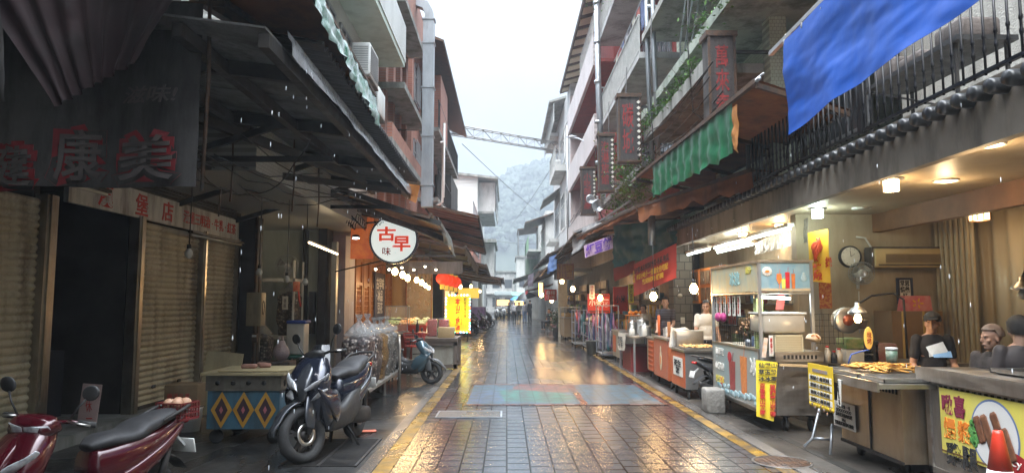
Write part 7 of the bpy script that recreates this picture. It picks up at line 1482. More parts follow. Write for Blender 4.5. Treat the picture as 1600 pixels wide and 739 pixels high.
for i in range(4):
    for j in range(8): q.box((3.360, a.y-.05-(W_-.1)*j/7, a.z-.15-.078*i), (.004,W_*.085,.058))
q.build('price_tags', M_['ink_white'], t2)
for i in range(4): text('烤魷小卷花枝', (3.357,a.y-W_/2,a.z-.15-.078*i), dr, (0,0,1), .04, M_['ink_black'], t2, fit=(W_*.78,.04), lift=.001)
q = MB(); q.box((3.360,a.y-W_/2,a.z-.07), (.004,W_*.6,.035)); [q.ell((3.360,a.y-.08-(W_-.16)*k/6,a.z-.44-.03*(k % 3)), (.003,.018,.02), 7, 5) for k in range(7)]; q.build('pictures', pm('print_mixed', (.12,.22,.28), (.45,.18,.05), 40), t2)
t2 = thing('price_placard', 'narrow white card with rows of print beside the yellow placard', 'sign', (3.37,7.2,.7)); q = MB(); q.box((3.368,7.22,.74), (.01,.06,.26), rx=.1); q.build('card', M_['ink_white'], t2); text('花\n枝\n丸\n串', (3.362,7.22,.74), dr, (0,.1,1), .05, M_['ink_black'], t2, fit=(.025,.24))
# food tray
def tray(x0, x1, y0, y1, z, label):
    t = thing('tray', label, 'tray', ((x0+x1)/2,(y0+y1)/2,z)); q = MB(); q.bb(x0,x1,y0,y1,z,z+.008); q.bb(x0,x0+.01,y0,y1,z,z+.04); q.bb(x1-.01,x1,y0,y1,z,z+.04); q.bb(x0,x1,y0,y0+.01,z,z+.04); q.bb(x0,x1,y1-.01,y1,z,z+.04); q.build('tray_body', M_['steel'], t); return t
tray(3.5,4.35,7.1,7.9,.90,'wide steel tray of fried squid strips on the middle counter')
random.seed(8); q = MB()
for k in range(75): x, y = random.uniform(3.75,4.28), random.uniform(7.2,7.8); q.rbox((x,y,.94+random.random()*.05), (random.uniform(.12,.24),.035,.016), .007, rz=random.uniform(-1.5,1.5), ry=random.uniform(-.25,.25), seg=1)
tag(q.build('fried_squid', pm('fried_gold', (.62,.33,.06), (.50,.22,.03), 16, .5, bump=.3)), 'golden fried squid strips piled in the steel tray', 'fried food', kind='stuff')
tray(3.5,4.4,6.6,7.05,.90,'empty steel grill tray at the near end of the middle counter')
# nearest counter items
tray(4.15,4.72,5.2,6.1,1.05,'large shallow steel tray on the nearest counter'); tray(4.3,4.75,4.3,5.1,1.05,'second steel tray by the cloths on the nearest counter')
q = MB(); q.cloth((4.1,4.6,1.12), (4.6,4.6,1.12), (4.6,5.2,1.10), (4.1,5.2,1.10), 14, 14, .09, 4, 3); tag(q.build('cloth', pm('pinkish_towel', (.5,.42,.38))), 'crumpled pinkish white towel on the nearest counter', 'cloth')
t = thing('paper_packet', 'white and blue paper packet standing open beside the seated man', 'packet', (4.5,7.0,1.0)); p = at(1452,558,Y=6.9); q = MB(); q.slab(p, p+Vector((.20,0,.0)), p+Vector((.17,.05,.12)), p+Vector((.02,.05,.10)), .02); q.slab(p+Vector((.0,-.03,.01)), p+Vector((.17,-.03,.02)), p+Vector((.14,.0,.15)), p+Vector((-.03,.0,.10)), .004); q.build('packet', M_['ink_white'], t); q = MB(); q.slab(p+Vector((.02,-.04,.0)), p+Vector((.2,-.04,0)), p+Vector((.2,-.02,.06)), p+Vector((.02,-.02,.04)), .004); q.build('blue_print', pm('pale_blue', (.25,.42,.6)), t)
t = thing('canister', 'green and cream canister with a white lid on the counter', 'canister', at(1394,566,Y=7.2)); p = at(1394,566,Y=7.2); q = MB(); q.lathe(p, [(.055,0), (.055,.125)], 18); q.build('can', pm('can_green', (.05,.14,.10), (.40,.38,.28), 9, .4), t); q = MB(); q.lathe(p, [(.058,.125), (.058,.15), (0,.155)], 18); q.build('lid', M_['white_plastic'], t)
# clamp lamp with yellow oval sign
t = thing('oval_sign', 'small yellow oval sign on a blue clamp arm above the fried squid', 'sign', at(1357,525,Y=7.9)); p = at(1357,528,Y=7.9); q = MB(); q.ell(p, (.052,.012,.125), 20, 12); q.build('oval', pm('oval_yellow', (.72,.45,.08), None, emit=.25, ecol=(.9,.5,.1)), t); text('現\n烤', p-Vector((0,.014,0)), (1,0,0), (0,0,1), .05, M_['ink_red'], t, fit=(.05,.13))
q = MB(); q.tube([p-Vector((0,0,.13)), p-Vector((.10,0,.15)), p-Vector((.20,0,.18)), p-Vector((.24,0,.28))], .008, 6); q.build('clamp_arm', pm('blue_rod', (.03,.10,.4)), t)
def work_lamp(p, a_pts, label, lit=True, power=30, r=.11):
    t = thing('work_lamp', label, 'lamp', p); q = MB(); q.lathe(p, [(r,-.005), (r*.95,.02), (r*.6,.06), (r*.28,.085), (r*.25,.13)], 24); q.build('shade', M_['steel'], t); q = MB(); q.lathe(p-Vector((0,0,.06)), [(0,-.045), (.03,-.035), (.042,0), (.03,.04), (.02,.06)], 14); q.build('glass_bulb', M_['bulb'] if lit else M_['bulb_off'], t); q = MB(); q.tube(a_pts, .013, 8); q.build('arm', M_['dark_metal'], t)
    if lit: lamp('lamp_light', p-Vector((0,0,.14)), power, (1,.66,.32), t, .05)
p = at(1340,490,Y=8.2); work_lamp(p, [p+Vector((0,0,.13)), at(1345,472,Y=8.25), at(1362,462,Y=8.3), at(1395,458,Y=8.4), at(1412,468,Y=8.4), at(1418,560,Y=8.4)], 'lit work lamp with a dish shade above the fried squid tray', True, 26)
p = at(1597,452,Y=7.2); work_lamp(p, [p+Vector((0,0,.1)), p+Vector((.1,0,.3)), p+Vector((.6,.0,.4))], 'chrome work lamp cropped at the right edge', False)
t = thing('wok_stand', 'round orange brown drum oven with chrome rim behind the lit work lamp', 'oven', at(1322,500,Y=9.2)); p = at(1322,500,Y=9.2); q = MB(); q.lathe(p, [(.155,.10), (.17,0), (.17,-.05), (.15,-.06)], 26, 'Y'); q.build('rim', M_['steel'], t); q = MB(); q.lathe(p-Vector((0,.05,0)), [(.145,0), (0,-.02)], 26, 'Y'); q.build('drum', pm('copper_red', (.35,.10,.05), None, rough=.3, metal=.6), t)
# worktable at the back of the open shop
t = thing('worktable', 'dark worktable with kitchen things along the cream wall', 'table', (5.2,9.6,0)); q = MB(); q.bb(4.45,6.0,9.2,10.0,.80,.86); q.build('tabletop', M_['steel_dull'], t); q = MB(); q.bb(4.5,5.95,9.3,9.95,.1,.8); q.build('cabinet', M_['dark_metal'], t)
for k, (px_, lab, hh, m) in enumerate(((1293,'clear bottle with a red cap left of the scales',.2,pm('bottle_clear',(.45,.42,.35),None,rough=.15)), (1311,'shorter pale jar beside the clear bottle',.17,pm('jar_pale',(.5,.45,.36))), (1303,'dark bottle between the clear bottle and pale jar',.14,M_['black_plastic']))):
    p = at(px_,555,Y=9.3); t = thing('bottle', lab, 'bottle', (p.x,9.3,.86)); q = MB(); q.lathe((p.x,9.3,.86), [(.04,0), (.042,hh*.7), (.02,hh*.9), (.02,hh)], 12); q.build('glass', m, t); q = MB(); q.lathe((p.x,9.3,.86+hh), [(.023,0), (.023,.02), (0,.02)], 10); q.build('cap', M_['red'], t)
for k, (px_, w_, h_, z_, lab, m) in enumerate(((1334,.36,.16,.86,'white box with papers on the worktable',M_['white_plastic']), (1328,.24,.14,1.03,'green fronted packet box on the white box',pm('packet_green',(.10,.26,.08),(.4,.38,.2),9,.5)), (1352,.22,.28,.86,'dark steel pot cabinet right of the white box',M_['dark_metal']), (1375,.30,.24,.86,'cluttered reddish carton near the lamp pole',pm('red_carton',(.22,.06,.05),(.3,.2,.15),8,.6)))):
    p = at(px_,540,Y=9.6); q = MB(); q.rbox((p.x,9.6,z_+h_/2), (w_,.3,h_), .012); q.bb(p.x-w_/2-.002,p.x+w_/2+.002,9.448,9.452,z_+h_*.6,z_+h_*.63); tag(q.build('carton', m), lab, 'box')
t = thing('cooking_pot', 'wide steel pot with a lid on the worktable', 'pot', at(1340,508,Y=9.8)); p = at(1338,513,Y=9.8); q = MB(); q.lathe(p, [(.13,0), (.15,.1), (.17,.11), (.17,.12), (.08,.16), (0,.17)], 22); q.build('pot', M_['steel'], t)
# cabinet, pink bag, frame, air conditioner, clock, fan
t = thing('cabinet', 'brown cardboard fronted cabinet against the cream wall', 'cabinet', (6.0,10.3,0)); a, c = at(1393,486,Y=10.2), at(1473,486,Y=10.2); q = MB(); q.bb(a.x,c.x,10.2,10.7,0,a.z); q.build('body', pm('brown_carton', (.26,.16,.08), (.20,.12,.06), 2, .6), t); q = MB(); q.bb(a.x+.14,a.x+.17,10.19,10.2,.2,a.z); q.bb(c.x-.3,c.x-.27,10.19,10.2,.2,a.z); q.build('gold_strip', pm('gold_strip', (.5,.34,.1)), t)
t = thing('gift_bag', 'pink printed gift bag on top of the brown cabinet', 'bag', (5.95,10.4,a.z)); b0, b1 = at(1411,486,Y=10.35), at(1450,462,Y=10.35); q = MB(); q.prism([(b0.x-.03,10.3,a.z), (b1.x+.03,10.3,a.z), (b1.x,10.3,b1.z), (b0.x+.02,10.3,b1.z)], (0,0,0), (0,.16,0)); q.build('bag', pm('pink_print', (.55,.10,.12), (.6,.25,.22), 9, .5), t); q = MB(); [q.ell(((b0.x+b1.x)/2+.06*math.cos(a_),10.295,(a.z+b1.z)/2+.05*math.sin(a_)), (.03,.003,.012), 8, 5, Matrix.Rotation(-a_, 3, 'Y')) for a_ in [i*PI/2.5 for i in range(5)]]; q.build('flower_print', M_['ink_yellow'], t)
t = thing('picture_frame', 'black framed calligraphy leaning on the cabinet under the wall air conditioner', 'frame', (5.75,10.6,1.6)); a, c = at(1401,434,Y=10.5), at(1427,475,Y=10.5); q = MB(); q.bb(a.x,c.x,10.5,10.53,c.z,a.z); q.build('paper', M_['ink_white'], t); q = MB(); [q.bb(x,x+.03,10.48,10.53,c.z,a.z) for x in (a.x,c.x-.03)]; q.bb(a.x,c.x,10.48,10.53,a.z-.03,a.z); q.build('frame', pm('frame_navy', (.02,.025,.05)), t); text('常思\n情義\n好', ((a.x+c.x)/2,10.5,(a.z+c.z)/2+.02), (1,0,0), (0,0,1), .1, M_['ink_black'], t, bold=.02, fit=(.14,.28))
t = thing('air_conditioner', 'long cream wall air conditioner high on the inner cream wall', 'air conditioner', (6.1,10.7,2.4)); a, c = at(1366,388,Y=10.55), at(1487,418,Y=10.55)
q = MB(); q.rbox(((a.x+c.x)/2,10.66,(a.z+c.z)/2), (c.x-a.x,.24,a.z-c.z), .02); q.build('casing', pm('yellowed_plastic', (.50,.38,.19), (.44,.33,.16), 2, .45), t); q = MB(); [q.bb(a.x+.16,c.x-.1,10.53,10.54,a.z-.09-.017*k,a.z-.097-.017*k) for k in range(8)]; q.bb(a.x+.05,c.x-.05,10.53,10.545,c.z+.03,c.z+.05); q.bb(a.x-.03,c.x,10.56,10.78,a.z+.002,a.z+.025); q.bb(a.x-.04,a.x-.01,10.56,10.78,c.z,a.z); q.build('grille', M_['dark_wood'], t)
t = thing('wall_clock', 'round white wall clock with a black rim', 'clock', at(1328,401,Y=10.75)); p = at(1328,401,Y=10.76); q = MB(); q.lathe(p, [(.145,-.02), (.165,-.035), (.168,0), (.168,.03)], 32, 'Y', cap=False); q.build('rim', M_['black_plastic'], t); q = MB(); q.lathe(p+Vector((0,-.026,0)), [(.143,0), (0,0)], 32, 'Y'); q.build('face', M_['ink_white'], t)
q = MB(); [q.bar(p+Vector((.115*math.sin(k*PI/6),-.03,.115*math.cos(k*PI/6))), p+Vector((.13*math.sin(k*PI/6),-.03,.13*math.cos(k*PI/6))), .008, .003) for k in range(12)]; q.bar(p+Vector((0,-.032,0)), p+Vector((.065,-.032,.045)), .009, .003); q.bar(p+Vector((0,-.034,0)), p+Vector((-.01,-.034,.10)), .006, .003); q.build('hands', M_['ink_black'], t)
fan(tuple(at(1346,427,Y=10.5)), .17, 'round wall fan under the black rimmed clock', 0)
for k, (x0_, x1_) in enumerate(((1318,1352), (1330,1364))): pass
q = MB(); q.tube([at(1338,370,Y=10.7), at(1352,372,Y=10.7), at(1362,388,Y=10.7), at(1366,408,Y=10.7)], .014, 6); q.tube([at(1342,455,Y=10.7), at(1343,520,Y=10.7)], .008, 5); tag(q.build('wall_cable', M_['white_plastic']), 'pale cable looping from the clock to the wall air conditioner', 'cable')
# yellow hanging banner and red cloth below
t = thing('banner', 'yellow hanging banner with a red flame emblem beside the drinks cart', 'banner', (4.5,10.4,2.4)); a, c = at(1262,366,Y=10.3), at(1302,442,Y=10.0)
q = MB(); q.cloth((a.x,10.3,a.z+.02), (c.x,10.1,a.z+.06), (c.x+.01,10.1,c.z), (a.x+.02,10.3,c.z+.03), 14, 12, .02, 3, 9); q.build('cloth', pm('banner_yellow', (.78,.46,.03), (.70,.40,.02), 3, .7), t)
m_fl = pm('flame_red', (.60,.07,.02)); pc = Vector(((a.x+c.x)/2-.04,10.16,(a.z+c.z)/2))
q = MB(); [q.tube([pc+Vector((.09*math.sin(i*.9+k)*(.4+.1*k), 0, .30-.07*i)) for i in range(6)], [.012,.02,.022,.018,.014,.008], 6) for k in range(3)]; q.lathe(pc+Vector((0,0,.16)), [(.085,0), (.07,-.004), (.05,0)], 20, 'Y'); q.build('flame_emblem', m_fl, t); text('烤\n魷', pc+Vector((-.02,-.03,-.20)), (1,0,0), (0,0,1), .1, m_fl, t, bold=.03, fit=(.13,.24)); text('捲', pc+Vector((.14,-.05,-.06)), (1,0,0), (0,0,1), .1, m_fl, t, bold=.03, fit=(.10,.15))
t = thing('banner', 'dark red gold patterned cloth hanging below the yellow banner', 'banner', (4.6,10.5,2.0)); a, c = at(1279,441,Y=10.4), at(1300,482,Y=10.4); q = MB(); q.slab((a.x,10.4,c.z), (c.x,10.4,c.z), (c.x,10.4,a.z), (a.x,10.4,a.z), .01); q.build('cloth', pm('red_gold_pattern', (.30,.02,.02), (.55,.28,.06), 26, .6), t)
# ------------- drinks cart
CX0, CX1, CY0, CY1 = 3.30, 3.98, 9.2, 11.3
t = thing('drinks_cart', 'tall stainless drinks cart with a painted light-blue roof sign and side panel', 'cart', (3.65,10.2,0))
q = MB(); q.bb(CX0+.02,CX1-.02,CY0+.02,CY1-.02,.20,.98); q.build('body', M_['steel_dull'], t)
q = MB(); q.bb(CX0+.14,CX1+.02,CY0-.10,CY0+.02,.22,.92); q.bb(CX0+.12,CX1+.06,CY0-.14,CY1,.98,1.02); q.bb(CX0+.12,CX1+.06,CY0-.15,CY0-.13,.90,1.02); q.build('steel_cabinet', M_['steel'], t)
q = MB(); [q.box((CX0+.24+.05*k,CY0-.153,.955), (.028,.004,.05)) for k in range(9)]; q.build('vent_slots', pm('slot_black', (.006,.006,.006)), t); q = MB(); q.bar((CX0+.16,CY0-.18,.86), (CX0+.7,CY0-.18,.84), .03, .03); q.build('wood_handle', pm('pale_wood', (.45,.33,.18)), t)
for x, y in ((CX0,CY0), (CX1,CY0), (CX0,CY1), (CX1,CY1)): q = MB(); q.bar((x,y,.2), (x,y,2.17), .04, .04); q.build('post', M_['grey_metal'], t)
for x, y in ((CX0+.3,CY0+.05), (CX1-.05,CY0+.05), (CX0+.05,CY1-.2), (CX1-.05,CY1-.2)): caster(t, x, y, .085)
q = MB(); q.bb(CX0-.03,CX1+.03,CY0-.03,CY1+.03,2.17,2.20); q.bb(CX0-.02,CX1+.02,CY0-.02,CY1+.02,1.76,1.78); q.build('roof', M_['steel'], t)
m_sea = pm('sea_print', (.16,.30,.38), (.24,.40,.46), 3, .45, dirt=(.40,.42,.36), dirt_amt=.5); m_beach = pm('beach_print', (.46,.36,.18), (.30,.38,.34), 5, .5, dirt=(.5,.45,.25), dirt_amt=.6)
q = MB(); q.bb(CX0+.01,CX1-.01,CY0-.015,CY0,1.79,2.16); o = q.build('front_sign', m_sea, t); q = MB(); q.bb(CX0-.015,CX0,CY0+.02,CY1-.02,1.79,2.16); o2 = q.build('side_sign', m_beach, t)
q = MB(); q.bb(CX0+.01,CX1-.01,CY0-.02,CY0-.015,1.795,1.83); q.build('sand_strip', pm('sand_print', (.55,.42,.24), (.4,.36,.28), 30), o)
def glass_print(x, y, z, w_, h_, c1, par, ax='Y', foot=False):
    m = pm('drink_%02d%02d%02d' % tuple(int(c*99) for c in c1), c1, tuple(min(1, c*1.4) for c in c1), 14, .4); q = MB()
    P = (lambda u, v: (x+u, y, z+v)) if ax == 'Y' else (lambda u, v: (x, y-u, z+v))
    pl = [P(-w_*.38,0), P(w_*.38,0), P(w_*.5,h_), P(-w_*.5,h_)] if not foot else [P(-w_*.1,h_*.3), P(w_*.1,h_*.3), P(w_*.5,h_*.65), P(w_*.4,h_), P(-w_*.4,h_), P(-w_*.5,h_*.65)]
    d = (0,-.004,0) if ax == 'Y' else (-.004,0,0); q.prism(pl, (0,0,0), d)
    q.prism([P(w_*.05,h_), P(w_*.09,h_), P(w_*.25,h_*1.3), P(w_*.2,h_*1.3)], (0,0,0), d)
    if foot: q.prism([P(-w_*.03,0), P(w_*.03,0), P(w_*.03,h_*.35), P(-w_*.03,h_*.35)], (0,0,0), d)
    q.build('printed_drink', m, par)
for x, w_, h_, cc, ft in ((CX0+.255,.07,.19,(.75,.16,.03),True), (CX0+.31,.055,.12,(.62,.55,.10),False), (CX0+.365,.06,.21,(.45,.02,.03),False), (CX0+.44,.05,.19,(.48,.14,.03),False)): glass_print(x, CY0-.021, 1.83, w_, h_, cc, o, foot=ft)
q = MB(); [q.ell((CX0+.10+.05*math.cos(k*PI/6),CY0-.02,2.05+.045*math.sin(k*PI/6)), (.018,.004,.018), 8, 5) for k in range(12)]; q.ell((CX0+.10,CY0-.022,2.05), (.045,.005,.038), 12, 6); q.build('logo_cloud', M_['ink_white'], o); q = MB(); q.ell((CX0+.10,CY0-.028,2.05), (.03,.003,.018), 10, 5); q.build('logo_mark', m_or2, o)
q = MB(); [q.ell((CX1-.10,CY0-.016-.001*k,1.96+.03*k), (.04-.01*k,.002,.04-.01*k), 12, 5) for k in range(3)]; q.build('bubbles', pm('bubble_print', (.34,.48,.52)), o)
text('冰涼', (CX0-.015,CY0+.95,1.98), dr, (0,0,1), .2, pm('pale_teal', (.25,.45,.45)), o2, bold=.04, fit=(.45,.2)); text('果汁', (CX0-.015,CY0+.35,2.08), dr, (0,0,1), .1, m_yb, o2, bold=.03, fit=(.25,.1))
# painted side panel facing the street
q = MB(); q.bb(CX0-.02,CX0-.005,CY0+.05,CY1-.02,.27,1.02); o3 = q.build('side_panel', pm('panel_print', (.30,.34,.33), (.38,.36,.32), 1.6, .4, .2, dirt=(.20,.36,.40), dirt_amt=.6), t)
q = MB(); [q.bb(CX0-.03,CX0-.02,CY0+.03,CY1,z,z+.02) for z in (.26,1.02)]; [q.bb(CX0-.03,CX0-.02,y,y+.02,.26,1.03) for y in (CY0+.03,CY1-.02)]; q.build('panel_frame', M_['steel'], o3)
for y, h_, cc in ((10.35,.30,(.22,.03,.03)), (9.85,.40,(.5,.16,.04))): glass_print(CX0-.021, y, .38, .28, h_+.12, cc, o3, 'X')
q = MB(); [q.ell((CX0-.024,CY0+.2+1.7*((k*37) % 100)/100,.32+.10*((k*61) % 100)/100), (.003,.07,.035), 7, 5) for k in range(26)]; q.build('splash_print', pm('splash_blue', (.12,.30,.38), (.5,.6,.6), 12), o3); q = MB(); q.ell((CX0-.024,10.45,.85), (.003,.10,.08), 12, 6); q.ell((CX0-.024,10.85,.45), (.003,.12,.08), 6, 5); q.build('fruit_print', pm('fruit_red', (.38,.02,.03)), o3)
for s_, z_, cc in (('仙草蜜', .90, M_['ink_white']), ('山粉圓', .68, M_['ink_white']), ('愛玉冰', .48, m_yb)): text(s_, (CX0-.02,10.95,z_), dr, (0,0,1), .1, cc, o3, bold=.03, fit=(.42,.11))
text('冰', (CX0-.02,9.45,.80), dr, (0,0,1), .2, M_['ink_white'], o3, bold=.03, fit=(.28,.24))
# mesh grids, cards and tubes on the cart
q = MB()
for k in range(22): y = CY0+.1+k*.095; q.bar((CX0+.03,y,1.05), (CX0+.03,y,1.5), .005, .005)
for k in range(6): q.bar((CX0+.03,CY0+.05,1.06+k*.085), (CX0+.03,CY1,1.06+k*.085), .005, .005)
for k in range(7): q.bar((CX1+.03+k*.06,CY0,1.1), (CX1+.03+k*.06,CY0,1.5), .005, .005)
for k in range(6): q.bar((CX1,CY0,1.12+k*.075), (CX1+.4,CY0,1.12+k*.075), .005, .005)
q.build('wire_grid', M_['dark_metal'], t)
for k in range(6): y = CY1-.15-k*.22; q = MB(); q.bb(CX0+.02,CX0+.026,y,y+.12,1.45,1.74); q.build('menu_card', M_['ink_white'], t); text('冰\n茶\n汁', (CX0+.02,y+.06,1.6), dr, (0,0,1), .05, M_['ink_red'] if k % 2 else M_['ink_black'], t, fit=(.05,.24))
q = MB(); q.bar((CX0+.1,CY0+.25,1.72), (CX1-.15,CY0+.35,1.70), .05, .035); q.build('tube_light', pm('cool_tube', (1,1,1), None, emit=7, ecol=(.88,1,.95)), t); lamp('cart_light', (3.62,9.45,1.62), 16, (.9,1,.92), t, .1)
for k, y in enumerate((11.0,10.75)): t2 = thing('pouch', ('magenta pouch hanging at the far end of the drinks cart grid','second magenta pouch nearer on the drinks cart grid')[k], 'pouch', (CX0,y,1.4)); q = MB(); q.ell((CX0-.01,y,1.42), (.05,.09,.07), 12, 8); q.build('pouch', pm('magenta_cloth', (.38,.03,.16)), t2)
t2 = thing('flower_pot', 'small bunch of dried flowers in a pot on the drinks cart ledge', 'flowers', (CX0+.1,10.0,1.03)); q = MB(); q.lathe((CX0+.1,9.95,1.03), [(.05,0), (.06,.1)], 12); q.build('pot', M_['grey_metal'], t2); random.seed(4); q = MB(); [q.ell((CX0+.1+random.gauss(0,.06),9.95+random.gauss(0,.12),1.3+random.gauss(0,.06)), .022, 6, 4) for k in range(50)]; q.build('blooms', pm('dry_blooms', (.40,.22,.10), (.20,.10,.05), 30), t2); q = MB(); [q.bar((CX0+.1,9.95,1.1), (CX0+.1+random.gauss(0,.04),9.95+random.gauss(0,.09),1.3), .005, .005) for k in range(10)]; q.build('stems', pm('stem_green', (.06,.12,.03)), t2)
t2 = thing('bottle_box', 'tall lime green paper roll standing on the drinks cart', 'packet', (CX0+.1,9.5,1.03)); q = MB(); q.bb(CX0+.06,CX0+.15,9.5,9.62,1.03,1.7); q.build('roll', pm('lime_paper', (.38,.50,.10), (.6,.65,.4), 10), t2)
t2 = thing('supply_box', 'blue and white drink supply boxes beside the flowers', 'box', (CX0+.2,9.6,1.03)); q = MB(); q.rbox((CX0+.2,9.75,1.11), (.2,.2,.14), .01); q.build('box', pm('blue_box', (.03,.12,.42), (.4,.5,.6), 8), t2)
t2 = thing('cooler_bin', 'large translucent storage bin on the drinks cart counter', 'bin', (3.62,9.3,1.2)); a, c = at(1191,489,Y=9.15), at(1262,522,Y=9.15)
q = MB(); q.rbox(((a.x+c.x)/2,9.42,(a.z+c.z)/2+.0), (c.x-a.x-.02,.50,a.z-c.z-.02), .03); q.build('bin', pm('frosted_plastic', (.48,.44,.36), (.40,.36,.29), 3, .25, alpha=.75), t2); q = MB(); q.bb(a.x,c.x,9.16,9.68,a.z-.012,a.z+.01); q.build('lid', M_['white_plastic'], t2); q = MB(); q.cyl(((a.x+c.x)/2+.05,9.42,c.z+.03), ((a.x+c.x)/2+.05,9.42,a.z-.08), .05, 14); q.build('steel_cup', M_['steel'], t2)
t2 = thing('vented_crate', 'beige slatted plastic crate under the translucent bin', 'crate', (3.65,9.2,1.0)); a, c = at(1212,524,Y=9.05), at(1257,558,Y=9.05); q = MB(); q.bb(a.x+.01,c.x-.01,9.09,9.5,c.z,a.z); q.build('crate_body', pm('beige_plastic', (.44,.38,.24)), t2); q = MB(); [q.bb(a.x+.02,c.x-.02,9.075,9.09,c.z+.02+k*.022,c.z+.032+k*.022) for k in range(11)]; q.bb(a.x-.0,c.x,9.07,9.09,a.z-.015,a.z+.005); q.bb(a.x,c.x,9.07,9.09,c.z-.005,c.z+.012); [q.bb(x,x+.012,9.07,9.09,c.z,a.z) for x in (a.x,c.x-.012)]; q.build('slats', pm('beige_light', (.52,.46,.30)), t2)
t2 = thing('price_card', 'white strip card with red print left of the beige crate', 'sign', (3.5,9.1,1.1)); p = at(1206,540,Y=9.0); q = MB(); q.bb(p.x-.025,p.x+.025,9.02,9.03,p.z-.13,p.z+.13); q.build('card', M_['ink_white'], t2); text('檸\n檬\n汁', (p.x,9.02,p.z), (1,0,0), (0,0,1), .05, M_['ink_red'], t2, fit=(.03,.2))
t2 = thing('price_card', 'orange edged card leaning left of the white strip card', 'sign', (3.42,9.1,1.1)); p = at(1196,543,Y=8.98); q = MB(); q.box((p.x,9.0,p.z), (.05,.01,.25), ry=.15); q.build('card', pm('orange_card', (.6,.35,.2), (.6,.55,.5), 20), t2)
t2 = thing('towel', 'cream bundled towel tied on the drinks cart grid', 'towel', at(1272,528,Y=9.1)); p = at(1271,528,Y=9.05); q = MB(); q.ell(p, (.10,.05,.055), 14, 9)
for i, v in enumerate(q.v): q.v[i] = v+Vector((1,1,1))*.02*noise.noise(v*18)
q.build('towel_body', pm('cream_towel', (.62,.50,.36), (.5,.38,.26), 12, .9, bump=.5), t2); q = MB(); q.tube([p+Vector((-.05,-.05,.03)), p+Vector((0,-.06,.05)), p+Vector((.05,-.05,.0))], .008, 5); q.build('cord', m_or2, t2)
t2 = thing('paper_sign', 'pink red arrow shaped paper sign behind the translucent bin', 'sign', (3.7,9.8,1.6)); p = at(1218,468,Y=9.8); q = MB(); q.prism([(p.x-.06,9.8,p.z-.14), (p.x+.05,9.8,p.z-.14), (p.x+.09,9.8,p.z+.04), (p.x+.03,9.8,p.z+.13), (p.x-.03,9.8,p.z+.04)], (0,0,0), (0,.01,0)); q.build('sheet', pm('pinkish_red_paper', (.5,.10,.09)), t2)
# yellow banner on the cart corner
t2 = thing('menu_banner', 'long yellow menu banner with black and red characters on the drinks cart corner', 'banner', (3.35,9.0,.4)); a, b_, c, d = at(1181,562,Y=8.98), at(1215,566,Y=8.9), at(1209,658,Y=8.9), at(1182,650,Y=8.98)
q = MB(); q.cloth(a, b_, c, d, 8, 14, .015, 2, 5); q.build('sheet', pm('menu_yellow', (.74,.58,.04), (.68,.52,.03), 3, .45), t2); ri = (b_-a); ri.z = 0; ri.normalize(); dn = (d-a); ce = (a+b_+c+d)/4
F = lambda u, v: a+(b_-a)*u+(d-a)*v + Vector((0,-.028,0))
w_ = (b_-a).length; hh = (d-a).length; upv = -(d-a).normalized()
for s_, u, v, m, sz in (('仙愛山', .5, .07, M_['ink_black'], (.84,.09)), ('草玉粉', .5, .19, M_['ink_black'], (.84,.09)), ('冰冰圓', .5, .31, M_['ink_black'], (.84,.09)), ('百\n香\n果\n山\n粉\n圓', .25, .68, M_['ink_red'], (.28,.56)), ('蔓\n越\n莓\n山\n粉\n圓', .72, .68, M_['ink_red'], (.28,.56))): text(s_, F(u, v), ri, upv, .1, m, t2, bold=.03, fit=(w_*sz[0], hh*sz[1]))
t2 = thing('plastic_strip', 'clear printed plastic strip curtain above the drinks cart', 'curtain', (4.1,11,2.5)); q = MB(); q.cloth(at(1180,380,Y=13.0), at(1262,340,Y=10.6), at(1262,378,Y=10.6), at(1180,398,Y=13.0), 40, 5, .02, 9, 3, fold=.015, fn=16); q.build('strip', pm('milky_strip', (.55,.53,.48), (.30,.28,.24), 14, .25, bump=.4), t2)
# fluorescent rows under the ceiling
for k, (ya, yb, x) in enumerate(((10.6,12.4,4.3), (12.7,14.5,4.3), (14.8,16.6,4.28), (13.5,15.8,4.75))):
    t2 = thing('tube_lamp', ('nearest white ceiling tube above the drinks cart','second white ceiling tube along the right ceiling edge','farthest white ceiling tube above the red banner','inner white ceiling tube over the posters')[k], 'lamp', (x,ya,2.78), group='white tubes over the right stalls'); q = MB(); q.cyl((x,ya,2.76), (x,yb,2.76), .02, 8); q.build('tube', M_['bulb_white'], t2); q = MB(); q.bb(x-.05,x+.05,ya-.03,yb+.03,2.79,2.84); [q.bar((x,y,2.84), (x,y,3.0), .01, .01) for y in (ya+.1,yb-.1)]; q.build('fixture', M_['white_paint'], t2); lamp('tube_light', (x,(ya+yb)/2,2.7), 26, (.93,1,.90), t2, .2)
